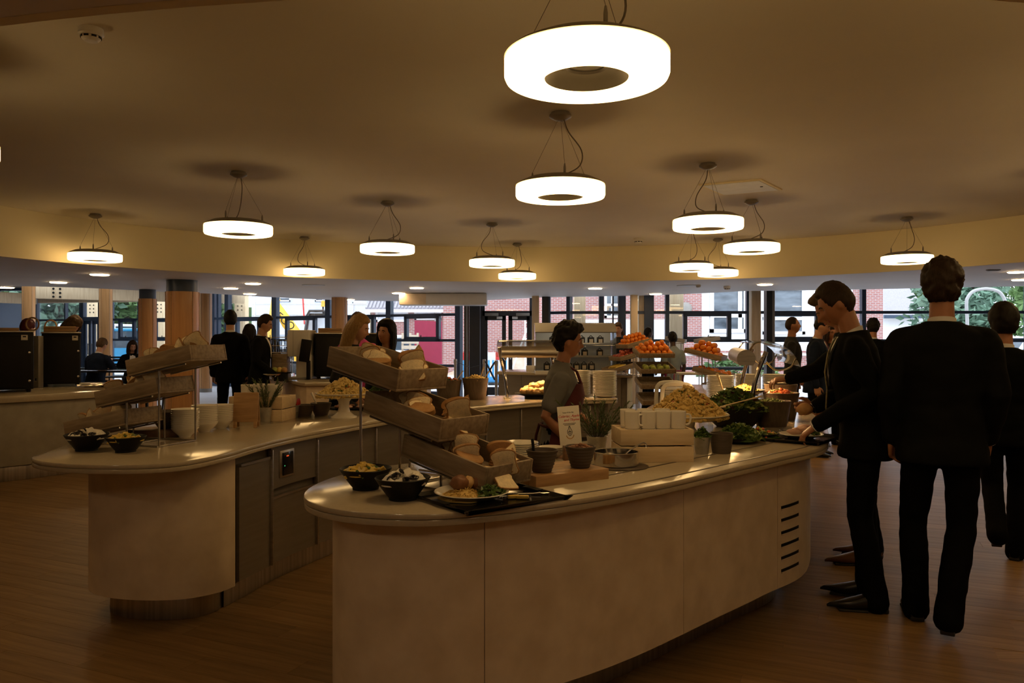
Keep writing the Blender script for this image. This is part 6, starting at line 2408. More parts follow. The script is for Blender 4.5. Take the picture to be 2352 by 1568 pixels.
# holder with stacked trays
hx = Vector((1.37, 6.62, Z_TOP))
t = thing('tray_holder', 'cream arched holder of stacked grey trays behind the large pasta heap', 'holder', hx)
pts = spline([(-0.13, 0, 0), (-0.125, 0, 0.12), (-0.115, 0, 0.165), (-0.08, 0, 0.19), (0, 0, 0.195), (0.08, 0, 0.19), (0.115, 0, 0.165), (0.125, 0, 0.12), (0.13, 0, 0)], 5)
for y in (-0.13, 0.13):
    B().tube([(p_[0], y, p_[2]) for p_ in pts], 0.018, 8, flat=0.6).build('arch', 'white_plastic', t)
B().rbox((0, 0, 0.008), (0.26, 0.28, 0.016), 0.004).build('base', 'white_plastic', t)
for k in range(11):
    o = B().rbox((0, 0, 0), (0.20, 0.24, 0.010), 0.003).build('serving_tray', 'grey_plastic', None, hx + Vector((0, 0, 0.0215 + k * 0.0128)))
    tag(o, 'grey tray in the cream arched holder' if k < 10 else 'topmost grey tray in the cream arched holder', 'tray', 'trays in the cream arched holder')

# ------------------------------------------------------------------ ovens at the left
def oven(label, px0, px1, y, ztop, d=0.62, z0=Z_TOP + 0.03, knobs=True):
    x0, x1 = (px0 - CX) / F_PX * y, (px1 - CX) / F_PX * y
    xm = (x0 + x1) / 2
    th = atan2(-xm, y)
    W = (x1 - x0) * cos(th)
    t = thing('oven', label, 'oven', (xm - sin(th) * d / 2, y + cos(th) * d / 2, Z_TOP), th)
    B().rbox((0, 0, (ztop + z0) / 2 - Z_TOP), (W, d, ztop - z0), 0.012).build('casing', 'black', t)
    B().rbox((0, -0.01, ztop - Z_TOP + 0.008), (W + 0.01, d + 0.02, 0.016), 0.004).build('top_plate', 'steel_brushed', t)
    dr = B().rbox((0, -d / 2 - 0.008, (ztop + z0) / 2 - Z_TOP - 0.01), (W * 0.94, 0.014, (ztop - z0) * 0.9), 0.005).build('oven_door', 'black', t)
    B().rbox((W * 0.35, -d / 2 - 0.017, ztop - Z_TOP - 0.055), (0.06, 0.004, 0.055), 0.001).build('label_plate', 'paper', dr)
    B().box((W * 0.35, -d / 2 - 0.0195, ztop - Z_TOP - 0.045), (0.03, 0.001, 0.014)).build('label_mark', 'black', dr)
    for sx in (-1, 1):
        for sy in (-1, 1):
            B().lathe([(0, 0), (0.02, 0), (0.025, z0 - Z_TOP), (0, z0 - Z_TOP)], 12, c=(sx * W * 0.42, sy * d * 0.42, 0)).build('foot', 'black', t)
    if knobs:
        for z in (0.42, 0.12):
            b = B()
            b.lathe([(0, 0), (0.014, 0), (0.012, 0.018), (0, 0.02)], 14)
            b.build('knob', 'steel', dr, loc=(W * 0.43, -d / 2 - 0.015, z), rot=(radians(90), 0, 0))
    return t


oven('wide black oven at the left edge of the photograph, below the red-haired person', -70, 79, 8.22, 1.505)
oven('black oven with a small white label, second from the left edge', 96, 186, 9.25, 1.50)
p = at(88, 830, 9.1)
t = thing('oven_hinge_post', 'grey metal post in the gap between the two left ovens', 'post', (p.x, p.y, Z_TOP))
B().rbox((0, 0, 0.30), (0.065, 0.1, 0.60), 0.006).build('post_body', 'grey_metal', t)
B().rbox((0, -0.052, 0.09), (0.03, 0.01, 0.04), 0.003).build('catch', 'steel', t)


def wood_tray_stack(label, px0, px1, y, z, n, d=0.4):
    x0, x1 = (px0 - CX) / F_PX * y, (px1 - CX) / F_PX * y
    th = atan2(-(x0 + x1) / 2, y)
    for k in range(n):
        t = thing('wooden_tray', ('' if n == 1 else 'upper ' if k == n - 1 else 'lower ') + label, 'tray', ((x0 + x1) / 2 - sin(th) * d / 2, y + cos(th) * d / 2 + 0.02, z + k * 0.034), th, 'trays ' + label)
        W = (x1 - x0) * cos(th)
        B().rbox((0, 0, 0.005), (W, d, 0.008), 0.002).build('tray_floor', 'board_wood', t)
        for s in (-1, 1):
            B().rbox((0, s * (d / 2 - 0.006), 0.018), (W, 0.012, 0.030), 0.003).build('side_board', 'board_wood', t)
            B().rbox((s * (W / 2 - 0.006), 0, 0.018), (0.012, d - 0.024, 0.030), 0.003).build('end_board', 'board_wood', t)


wood_tray_stack('wooden tray on top of the left-edge oven', -40, 42, 8.30, 1.522, 1)
wood_tray_stack('wooden tray on top of the labelled left oven', 98, 172, 9.30, 1.517, 2)
for px, y, z, lab in ((48, 8.35, 1.522, 'round cane handle loop on the left-edge oven, beside the wooden trays'), (94, 9.4, 1.517, 'round cane handle loop at the left end of the labelled oven')):
    x = (px - CX) / F_PX * y
    tag(B().tube([(0.07 * cos(a), 0, 0.075 + 0.07 * sin(a)) for a in [2 * pi * k / 20 for k in range(20)]], 0.009, 8, close=True).build('basket_handle', 'board_wood', None, (x, y + 0.2, z)), lab, 'handle')
p = on(192, 897, Z_TOP)
t = thing('napkin_box', 'low shiny steel napkin box on the left counter, right of the ovens', 'box', p + Vector((0, 0.15, 0)), radians(35))
B().rbox((0, 0, 0.035), (0.30, 0.14, 0.07), 0.008).build('box_body', 'chrome', t)
B().rbox((0, 0, 0.073), (0.22, 0.08, 0.008), 0.003).build('napkins', 'paper', t)

# ------------------------------------------------------------------ island counter: coffee machine, oven, crates, fruit
e = at(688, 866, 10.9)
t = thing('hot_drink_machine', 'white hot drinks machine with a wider upper cabinet on the island counter', 'machine', (e.x, 11.1, Z_TOP))
B().rbox((0.04, 0.02, 0.17), (0.20, 0.36, 0.34), 0.008).build('pillar', 'white_plastic', t)
B().rbox((-0.02, 0, 0.50), (0.30, 0.40, 0.37), 0.012).build('upper_cabinet', 'white_plastic', t)
B().rbox((-0.09, -0.202, 0.50), (0.005, 0.004, 0.36), 0.001).build('door_gap', 'grey_plastic', t)
B().rbox((0, 0.0, 0.014), (0.30, 0.42, 0.026), 0.004).build('drip_tray', 'grey_plastic', t)
for z in (0.10, 0.27):
    B().lathe([(0, 0), (0.006, 0), (0, 0.004)], 8).build('screw', 'grey_metal', t, loc=(0.11, -0.161, z), rot=(radians(90), 0, 0))
oven('black oven under a wooden tray, right of the white drinks machine', 724, 818, 11.05, 1.50, 0.6)
oven('black oven partly hidden between the two laughing women', 838, 900, 11.3, 1.50, 0.6, knobs=False)
p = at(700, 800, 10.75)
t = thing('touch_screen', 'black screen tilted beside the white drinks machine', 'screen', (p.x, 10.78, Z_TOP))
B().rbox((0.03, 0.05, 0.13), (0.05, 0.05, 0.26), 0.006).build('neck', 'black', t)
B().rbox((0, 0, 0.40), (0.14, 0.04, 0.31), 0.008, mat=Matrix.Rotation(radians(8), 3, 'Y')).build('screen_body', 'black', t)
wood_tray_stack('wooden tray on the black oven beside the drinks machine', 730, 785, 11.1, 1.517, 2)
for i, (px, py, nm) in enumerate(((644, 858, 'lower'), (644, 838, 'middle'), (644, 820, 'upper'))):
    y = 10.95
    x = (px - CX) / F_PX * y
    tt = crate('wooden_crate', nm + ' brown crate stacked left of the white drinks machine', (x, y + 0.05, Z_TOP + 0.118 * i), radians(3), 0.20, 0.24, 0.116, 1, 'tray_wood')
    tt['group'] = 'brown crates beside the drinks machine'
t = thing('glass_rack', 'wire rack of glasses behind the brown crates', 'rack', ((640 - CX) / F_PX * 11.5, 11.5, Z_TOP))
for x in (-0.16, 0.16):
    for yy in (-0.12, 0.12):
        B().tube([(x, yy, 0), (x, yy, 0.62)], 0.007, 6).build('upright', 'steel', t)
for z in (0.36, 0.46, 0.58):
    b = B()
    for k in range(5):
        b.tube([(-0.16 + 0.08 * k, -0.12, z), (-0.16 + 0.08 * k, 0.12, z)], 0.004, 5)
    b.tube([(-0.16, -0.12, z), (0.16, -0.12, z)], 0.005, 5).tube([(-0.16, 0.12, z), (0.16, 0.12, z)], 0.005, 5)
    b.build('shelf_grid', 'steel', t)
GL = None
for r in range(2):
    for k in range(4):
        z = Z_TOP + (0.465, 0.365)[r]
        loc = ((640 - CX) / F_PX * 11.5 - 0.12 + 0.08 * k, 11.45, z)
        if GL is None:
            GL = B().lathe([(0, 0), (0.026, 0), (0.032, 0.085), (0.030, 0.085), (0.024, 0.006), (0, 0.006)], 18).build('drinking_glass', 'clear_plastic', None, loc)
            o = GL
        else:
            o = link('drinking_glass', GL.data, None, loc)
        tag(o, 'clear glass on the upper level of the wire rack' if r == 0 else 'clear glass on the lower level of the wire rack', 'glass', 'glasses in the wire rack')
p = on(712, 862, Z_TOP)
p = Vector((p.x, 10.5, Z_TOP))
t = thing('fruit_tray', 'black tray of yellow fruit in front of the black oven on the island counter', 'tray', p)
B().rbox((0, 0, 0.05), (0.16, 0.12, 0.1), 0.006).build('riser', 'black', t)
B().lathe([(0, 0.10), (0.13, 0.10), (0.15, 0.118), (0.14, 0.116), (0, 0.106)], 28, sy=0.6).build('tray_body', 'black', t)
for i, (dx, dy, mt, nm) in enumerate(((-0.08, -0.01, 'pear', 'green pear at the left of the small black fruit tray'), (-0.02, 0.0, 'melon', 'yellow fruit in the middle of the small black fruit tray'), (0.05, -0.01, 'onion', 'brown onion at the right of the small black fruit tray'), (0.02, 0.04, 'pear', 'green pear at the back of the small black fruit tray'))):
    lump('fruit', nm, 'fruit', p + Vector((dx, dy, 0.145)), (0.04, 0.036, 0.04), mt, i + 40, None, 0.08)
p = on(654, 868, Z_TOP)
t = thing('cutlery_box', 'steel box lying on the island counter beside the hand with the plate', 'box', (p.x, p.y + 0.12, Z_TOP))
B().rbox((0, 0, 0.03), (0.17, 0.2, 0.06), 0.006).build('box_body', 'chrome', t)

# ------------------------------------------------------------------ chilled display case
yc = 12.55
xa, xb = (1228 - CX) / F_PX * yc, (1412 - CX) / F_PX * yc
W = xb - xa
t = thing('display_case', 'chilled display case with a curved hood and lit shelves behind the server', 'display case', ((xa + xb) / 2, yc, Z_TOP))
B().rbox((0, 0.1, 0.03), (W, 0.75, 0.06), 0.01).build('base', 'white_plastic', t)
hood = spline([(0.40, 0.795), (0.25, 0.80), (0.05, 0.79), (-0.10, 0.74), (-0.20, 0.655)], 5)


arc_sheet(hood, -W / 2, W / 2, -0.02).build('hood', 'grey_plastic', t)
fr_ = spline([(-0.20, 0.655), (-0.245, 0.55), (-0.26, 0.40), (-0.262, 0.06)], 5)
arc_sheet(fr_, -W / 2 + 0.01, W / 2 - 0.01, -0.006).build('curved_glass', 'glass', t)
for s in (-1, 1):
    poly = [(y, z) for y, z in hood] + [(y, z) for y, z in fr_[1:]] + [(0.42, 0.06)]
    b = B()
    n = len(poly)
    b.add([(s * (W / 2 - 0.004), y, z) for y, z in poly] + [(s * (W / 2 - 0.012), y, z) for y, z in poly], [tuple(range(n)), tuple(range(2 * n - 1, n - 1, -1))] + [(i, (i + 1) % n, n + (i + 1) % n, n + i) for i in range(n)])
    b.build('end_glass', 'clear_plastic', t, smooth=0)
B().box((0, 0.41, 0.42), (W - 0.03, 0.02, 0.74)).build('back_panel', 'white_plastic', t)
B().box((0, 0.02, 0.715), (W - 0.08, 0.16, 0.02)).build('light_tube', 'case_glow', t)
for z, d in ((0.47, 0.34), (0.27, 0.46)):
    B().box((0, 0.40 - d / 2, z), (W - 0.04, d, 0.012)).build('shelf', 'clear_plastic', t)
    B().box((0, 0.40 - d, z + 0.012), (W - 0.04, 0.008, 0.03)).build('price_rail', 'grey_plastic', t)
BX = None
rows = ((0.476, 0.12, 'top', (-0.35, -0.2, 0.12, 0.27, 0.42)), (0.276, 0.02, 'middle', (-0.42, -0.16, 0.03, 0.16, 0.40)), (0.06, -0.08, 'bottom', (-0.45, -0.30, -0.1, 0.02, 0.14, 0.26)))
for z, y, nm, xs in rows:
    for k, x in enumerate(xs):
        if BX is None:
            BX = thing('sandwich_box', 'x', 'box')
            B().rbox((0, 0, 0.055), (0.10, 0.12, 0.11), 0.004).build('carton', 'black', BX)
            B().box((0, -0.061, 0.05), (0.06, 0.002, 0.06)).build('window_label', 'pallet', BX)
            B().tube(spline([(-0.03, 0, 0.108), (0, 0, 0.135), (0.03, 0, 0.108)], 4), 0.007, 6).build('carry_handle', 'black', BX)
            o = BX
        else:
            o = dup(BX)
        o.location = ((xa + xb) / 2 + x, yc + y, Z_TOP + z)
        o['label'], o['group'] = 'black sandwich box on the %s shelf of the chilled display case' % nm, 'sandwich boxes on the %s shelf' % nm
t = thing('till_box', 'low white box beside the left end of the chilled display case', 'box', on(1221, 851, Z_TOP) + Vector((0, -0.2, 0)))
B().rbox((0, 0, 0.045), (0.20, 0.2, 0.09), 0.006).build('box_body', 'white_plastic', t)
B().rbox((0, 0, 0.093), (0.18, 0.18, 0.006), 0.002).build('lid', 'white_plastic', t)

# ------------------------------------------------------------------ fruit stands
ORB = {}


def fruit(kind, M_, x, y, z, r, label, group):
    if kind not in ORB:
        b = B()
        if kind == 'orange':
            b.lathe([(0, -0.96)] + [(cos(a), sin(a) * 0.95) for a in [radians(d) for d in (-75, -55, -30, -5, 20, 45, 65, 80)]] + [(0, 0.93)], 16)
            b.V = [tuple(Vector(v) * (1 + 0.012 * noise.noise(Vector(v) * 2.5))) for v in b.V]
        else:
            b.lathe([(0, -0.80), (0.25, -0.88), (0.6, -0.72), (0.86, -0.3), (0.98, 0.1), (0.9, 0.55), (0.6, 0.85), (0.25, 0.86), (0, 0.70)], 16)
        o = b.build(kind, 'orange' if kind == 'orange' else 'apple', None)
        ORB[kind] = o.data
        bpy.data.objects.remove(o)
        if kind == 'apple':
            bb = B()
            bb.tube([(0, 0, 0.70), (0.03, 0, 0.9), (0.10, 0, 1.05)], 0.05, 5)
            o = bb.build('stem', 'bark', None)
            ORB['stem'] = o.data
            bpy.data.objects.remove(o)
    o = link(kind, ORB[kind], None)
    o.matrix_world = M_ @ Matrix.Translation((x, y, z)) @ Matrix.Rotation(rnd.uniform(0, 6.28), 4, 'Z') @ Matrix.Rotation(rnd.uniform(-0.5, 0.5), 4, 'X') @ Matrix.Scale(r, 4)
    tag(o, label, kind, group)
    if kind == 'apple':
        link('stem', ORB['stem'], o)
    return o


def heap(kind, tr, L, W, r, layers, label, group):
    M_ = tm(tr)
    s = r * 2.02
    for k in range(layers):
        nx, ny = int((L - 2 * r * 0.9) / s) + 1 - k, int((W - 2 * r * 0.9) / s) + 1 - k
        for i in range(max(nx, 0)):
            for j in range(max(ny, 0)):
                if k == layers - 1 and rnd.random() < 0.35:
                    continue
                x = (i - (nx - 1) / 2) * s + rnd.uniform(-1, 1) * 0.002
                y = (j - (ny - 1) / 2) * s + rnd.uniform(-1, 1) * 0.002
                fruit(kind, M_, x, y, r + 0.002 + k * r * 1.42, r * rnd.uniform(0.94, 1.02), label + (' , topmost layer' if k == layers - 1 and layers > 1 else '').replace(' ,', ','), group)


def floor_stand(label, x, y, yaw, zs, step, L, W, tilt, wl, z0=0.0):
    d = Vector((cos(yaw), sin(yaw), 0)) * step
    tr = [(x + d.x * k, y + d.y * k, z) for k, z in enumerate(zs)]
    return bread_stand(label, tr, yaw, wl, z0, L, W, tilt, 0.058)


# right-hand stand on the far counter: oranges, apples, bananas stepping down to the left
fb = Vector((1.90, 12.15, Z_TOP))
st, tr = floor_stand('steel stand of stepped fruit trays on the far counter beside the display case', 1.90, 12.2, radians(205), (1.40, 1.21, 1.03), 0.13, 0.46, 0.34, radians(13),
                     ['topmost wooden tray of the far counter fruit stand, full of oranges', 'middle wooden tray of the far counter fruit stand, full of red apples', 'lowest wooden tray of the far counter fruit stand, holding bananas'], Z_TOP)
heap('orange', tr[0], 0.44, 0.32, 0.036, 3, 'small orange heaped in the topmost tray beside the display case', 'oranges beside the display case')
heap('apple', tr[1], 0.42, 0.30, 0.036, 2, 'red apple heaped in the middle tray beside the display case', 'apples beside the display case')
for k in range(6):
    M_ = tm(tr[2])
    b = B()
    q_ = spline([(-0.10, 0.0, 0.0), (-0.06, 0.025, 0), (0.0, 0.035, 0), (0.06, 0.025, 0), (0.10, -0.005, 0)], 4)
    nn = len(q_)
    b.tube(q_, [0.006 + 0.014 * sin(pi * (0.08 + 0.84 * i / (nn - 1))) for i in range(nn)], 8)
    o = b.build('banana', 'banana', None)
    o.matrix_world = M_ @ Matrix.Translation((0.02 + 0.02 * (k % 2), -0.11 + 0.042 * k, 0.03 + 0.022 * (k % 2))) @ Matrix.Rotation(0.2 * (k % 3) - 0.2, 4, 'Z')
    tag(o, 'yellow banana in the lowest tray beside the display case', 'banana', 'bananas beside the display case')
# middle stand, its trays facing the viewer
st, tr = floor_stand('tall steel stand of wooden trays in the middle, big oranges on top', 2.045, 11.35, radians(-84), (1.275, 1.055, 0.84, 0.62), 0.06, 0.40, 0.52, radians(14),
                     ['topmost wooden tray of the middle fruit stand, heaped with big oranges', 'second wooden tray of the middle fruit stand, green fruit inside', 'third wooden tray of the middle fruit stand', 'lowest wooden tray of the middle fruit stand'])
heap('orange', tr[0], 0.38, 0.50, 0.041, 3, 'big orange heaped in the topmost tray of the middle fruit stand', 'oranges on the middle fruit stand')
M_ = tm(tr[1])
for k in range(8):
    o = lump('pear', 'green pear in the second tray of the middle fruit stand', 'pear', (0, 0, 0), (0.036, 0.036, 0.048), 'pear', k + 60, 'pears on the middle fruit stand', 0.05)
    o.matrix_world = M_ @ Matrix.Translation((0.12 - 0.08 * (k // 4), -0.15 + 0.10 * (k % 4), 0.045)) @ Matrix.Rotation(k, 4, 'X')
# right stand stepping down to the right
st, tr = floor_stand('steel stand of wooden trays on the right, oranges stepping down to the right', 2.59, 10.5, radians(-26), (1.265, 1.02, 0.80), 0.11, 0.50, 0.40, radians(13),
                     ['topmost wooden tray of the right fruit stand, heaped with oranges', 'second wooden tray of the right fruit stand', 'lowest wooden tray of the right fruit stand'])
heap('orange', tr[0], 0.48, 0.38, 0.041, 3, 'big orange heaped in the topmost tray of the right fruit stand', 'oranges on the right fruit stand')
heap('orange', tr[1], 0.48, 0.38, 0.041, 1, 'orange in the second tray of the right fruit stand', 'oranges in the second tray of the right stand')
# two grey empty trays on wire legs farther back
for i, (px, py, y, lab) in enumerate(((1552, 783, 14.5, 'empty grey tray on thin legs, left one behind the fruit stands'), (1624, 783, 14.0, 'empty grey tray lined with paper, right one behind the fruit stands'))):
    p = at(px, py, y)
    tt = make_tray('empty_tray', lab, (p.x, p.y, p.z), radians(-160 if i else -20), radians(10), 0.36, 0.30, 0.06, 'grey_plastic')
    B().rbox((0, 0, 0.004), (0.30, 0.24, 0.006), 0.001).build('paper_liner', 'paper', tt)
    t = thing('tray_stand', 'thin wire stand under the %s empty grey tray' % ('right' if i else 'left'), 'stand', (p.x, p.y, 0))
    for sx in (-0.12, 0.12):
        for sy in (-0.1, 0.1):
            B().tube([(sx, sy, 0), (sx, sy, p.z - 0.04)], 0.008, 6).build('leg', 'steel', t)
    B().box((0, 0, p.z - 0.045), (0.26, 0.22, 0.01)).build('ledge', 'steel', t)
# white trolley frame under the right stand
p = at(1612, 868, 10.2)
t = thing('trolley', 'white framed trolley between the fruit stands', 'trolley', (2.68, 11.6, 0))
for sx in (-0.22, 0.22):
    for sy in (-0.16, 0.16):
        B().rbox((sx, sy, 0.45), (0.03, 0.03, 0.9), 0.004).build('leg', 'white_plastic', t)
B().rbox((0, 0, 0.92), (0.50, 0.40, 0.03), 0.006).build('top', 'white_plastic', t)
B().rbox((0, 0, 0.35), (0.44, 0.32, 0.02), 0.006).build('lower_shelf', 'white_plastic', t)

# ------------------------------------------------------------------ queue posts, dark benches and tables at the left
qp = []
for i, (px, lab) in enumerate(((1046, 'grey queue post left of the dark steel column'), (1112, 'grey queue post in front of the left door leaf'), (1140, 'grey queue post right of the crossing black belts'))):
    y = (16.4, 16.2, 15.4)[i]
    x = (px - CX) / F_PX * y
    t = thing('queue_post', lab, 'post', (x, y, 0), 0, 'queue posts by the door')
    B().lathe([(0, 0), (0.17, 0), (0.17, 0.012), (0.05, 0.03), (0, 0.03)], 28).build('base', 'grey_metal', t)
    B().lathe([(0, 0.02), (0.03, 0.02), (0.03, 0.90), (0.036, 0.905), (0.036, 0.99), (0.025, 1.0), (0, 1.0)], 18).build('pole', 'steel_brushed', t)
    qp.append(Vector((x, y, 0)))
for i, (a_, b_, z0, z1, lab) in enumerate(((qp[1], qp[2], 0.96, 0.62, 'black belt falling from the post at the left door leaf to the right post'), (qp[1], qp[2], 0.64, 0.97, 'black belt rising from the post at the left door leaf to the right post'), (qp[0], qp[1], 0.95, 0.90, 'black belt sagging between the two left queue posts'))):
    m = (a_ + b_) / 2
    tag(B().tube([tuple(a_ + Vector((0.03, -0.035, z0))), (m.x, m.y - 0.035, (z0 + z1) / 2 - (0.1 if i == 2 else 0)), tuple(b_ + Vector((-0.03, -0.035, z1)))], 0.022, 6, flat=0.2).build('queue_belt', 'black', None), lab, 'belt')


def table(label, x, y, rz, W, D, z):
    t = thing('table', label, 'table', (x, y, 0), rz)
    B().rbox((0, 0, z - 0.015), (W, D, 0.03), 0.006).build('tabletop', 'black_gloss', t)
    for sx in (-1, 1):
        for sy in (-1, 1):
            B().rbox((sx * (W / 2 - 0.06), sy * (D / 2 - 0.06), z / 2 - 0.015), (0.04, 0.04, z - 0.03), 0.006).build('leg', 'black', t)


def chair(label, x, y, rz, seat=0.45, group=None):
    t = thing('chair', label, 'chair', (x, y, 0), rz, group)
    B().rbox((0, 0, seat - 0.015), (0.42, 0.42, 0.03), 0.01).build('seat', 'black', t)
    for k in range(5):
        B().rbox((0, 0.20 + 0.01 * k, seat + 0.10 + 0.075 * k), (0.40, 0.012, 0.035), 0.004).build('back_slat', 'black', t)
    for sx in (-1, 1):
        B().tube([(sx * 0.19, 0.19, 0), (sx * 0.19, 0.19, seat), (sx * 0.19, 0.25, seat + 0.44)], 0.014, 8).build('rear_leg', 'black', t)
        B().tube([(sx * 0.19, -0.19, 0), (sx * 0.19, -0.19, seat)], 0.014, 8).build('front_leg', 'black', t)
    return t


table('long black table in front of the two seated students', -6.95, 13.4, radians(-5), 2.0, 0.8, 0.90)
chair('black slatted chair beside the seated man, below the blue car', at(266, HOR, 16.9).x, 16.9, radians(10), 0.62)
chair('black slatted chair behind the column, right of the seated girl', at(372, HOR, 15.9).x, 16.4, radians(-30), 0.5)
table('dark table under the far left windows', -9.3, 18.5, 0, 1.6, 0.8, 0.75)

# a sheet of clear plastic card and a small clear box
t = thing('label_holder', 'small clear plastic label holder right of the mugs', 'sign', on(1608, 1003, Z_TOP) + Vector((0.06, 0.1, 0)), radians(10))
B().rbox((0, 0, 0.06), (0.09, 0.003, 0.12), 0.001).build('sheet', 'clear_plastic', t)
B().rbox((0, 0, 0.004), (0.09, 0.05, 0.008), 0.001).build('foot', 'clear_plastic', t)
t = thing('plastic_tub', 'clear plastic tub at the right end of the rear counter', 'tub', Vector((0.93, 7.86, Z_TOP)))
B().rbox((0, 0, 0.03), (0.09, 0.12, 0.06), 0.006).build('tub_body', 'clear_plastic', t)
B().rbox((0, 0, 0.064), (0.095, 0.125, 0.006), 0.002).build('lid', 'clear_plastic', t)
# black tray with a plate of ham under the hand at the right
hp_ = on(1822, 1012, Z_TOP) + Vector((0.05, 0.06, 0.003))
t = thing('serving_tray', 'black serving tray held on the counter by the boy at the right', 'tray', hp_, radians(50))
b = B()
b.add(vs_ := [(x * k, y * k, z) for k, z in rings for x, y in rr], [(r * n_ + i, r * n_ + (i + 1) % n_, (r + 1) * n_ + (i + 1) % n_, (r + 1) * n_ + i) for n_ in (len(rr),) for r in range(3) for i in range(n_)] + [tuple(range(len(rr) - 1, -1, -1)), tuple(3 * len(rr) + i for i in range(len(rr)))])
b.build('tray_body', 'black_gloss', t)
pp = hp_ + Vector((0.02, 0.02, 0.005))
t = thing('dinner_plate', 'plate of ham and salad on the tray held by the boy', 'plate', pp)
B().lathe(plate_prof(0.125, 0.022), 48).build('plate_body', 'ceramic_shadow', t)
for k in range(4):
    lump('ham_slice', 'folded pink ham slice on the plate of the boy at the right', 'ham', pp + Vector((-0.035 + 0.025 * k, -0.01 + 0.02 * (k % 2), 0.035 + 0.008 * k)), (0.045, 0.032, 0.016), 'ham', k + 80, 'ham slices on the plate of the boy', 0.3, 2.0, k)
b = B()
scatter_heap(b, 0.05, 0.03, 50, p_leaf(0.018), 171, 0.02)
tag(b.build('salad_leaves', 'leaf', None, pp + Vector((0.055, 0.02, 0)), smooth=0), 'salad leaves beside the ham on the plate of the boy', 'salad', kind='stuff')
# ------------------------------------------------------------------ people
def sm(a, b, x):
    t = max(0.0, min(1.0, (x - a) / (b - a)))
    return t * t * (3 - 2 * t)


def g2(dx, dz, sx, sz):
    return exp(-(dx / sx) ** 2 - (dz / sz) ** 2)


def head_point(d, fem=0.0, off=0.0):
    """skull and face; d is a unit direction, forward is -y"""
    x, y, z = d
    p = Vector((0.076 * x, (0.090 if y < 0 else 0.098) * y, 0.117 * z))
    low = max(0.0, -z)
    p.x *= 1 - (0.30 + 0.06 * fem) * low ** 1.5
    if y > 0:
        p.y *= 1 - 0.42 * sm(0.1, 0.9, low)
    else:
        p.y *= 1 + 0.02 * low
    p.y += -0.004 * sm(0.2, 0.8, low)
    f = max(0.0, -y)
    if f > 0:
        k = f ** 0.5
        p.y -= 0.010 * k * g2(x, z + 0.80, 0.28, 0.22)            # chin
        p.y -= 0.004 * k * g2(x, z - 0.20, 0.6, 0.10)             # brow
        for s in (-1, 1):
            p.y += 0.012 * k * g2(x - s * 0.38, z - 0.06, 0.20, 0.11)   # eye sockets
            p.x += s * 0.003 * k * g2(x - s * 0.62, z + 0.20, 0.2, 0.2)   # cheekbones
            p.y += 0.004 * k * g2(x - s * 0.34, z + 0.50, 0.14, 0.2)
        dz = z + 0.24
        p.y -= 0.026 * k * g2(x, dz, 0.135, 0.30 if dz > 0 else 0.09)    # nose
        p.y -= 0.006 * k * g2(x, dz, 0.22, 0.08)                          # nostrils
        p.y -= 0.0055 * k * g2(x, z + 0.455, 0.24, 0.045)                 # upper lip
        p.y -= 0.0060 * k * g2(x, z + 0.555, 0.20, 0.050)                 # lower lip
        p.y += 0.0050 * k * g2(x, z + 0.505, 0.26, 0.020)
        p.y += 0.0045 * k * g2(x, z + 0.66, 0.22, 0.05)
    n = Vector((x / 0.076, y / 0.094, z / 0.117)).normalized()
    return p + n * off


def sphere_dirs(nu, nv):
    ds = [(0, 0, -1)]
    for j in range(1, nv):
        a = -pi / 2 + pi * j / nv
        for i in range(nu):
            t = 2 * pi * i / nu - pi / 2
            ds.append((cos(a) * cos(t), cos(a) * sin(t), sin(a)))
    ds.append((0, 0, 1))
    fs = []
    for i in range(nu):
        k = (i + 1) % nu
        fs.append((0, 1 + k, 1 + i))
        for j in range(nv - 2):
            fs.append((1 + j * nu + i, 1 + j * nu + k, 1 + (j + 1) * nu + k, 1 + (j + 1) * nu + i))
        fs.append((1 + (nv - 2) * nu + i, 1 + (nv - 2) * nu + k, len(ds) - 1))
    return ds, fs


def hairline(al, st):
    """height (direction z) above which hair grows, al = angle from the front"""
    front, ear, back = st.get('front', 0.58), st.get('ear', 0.02), st.get('back', -0.62)
    if al < 0.75:
        return front
    if al < 1.25:
        return front + (ear - front) * sm(0.75, 1.25, al)
    if al < 1.62:
        return ear + 0.04 * sin((al - 1.25) / 0.37 * pi)
    return ear + (back - ear) * sm(1.62, 2.2, al)


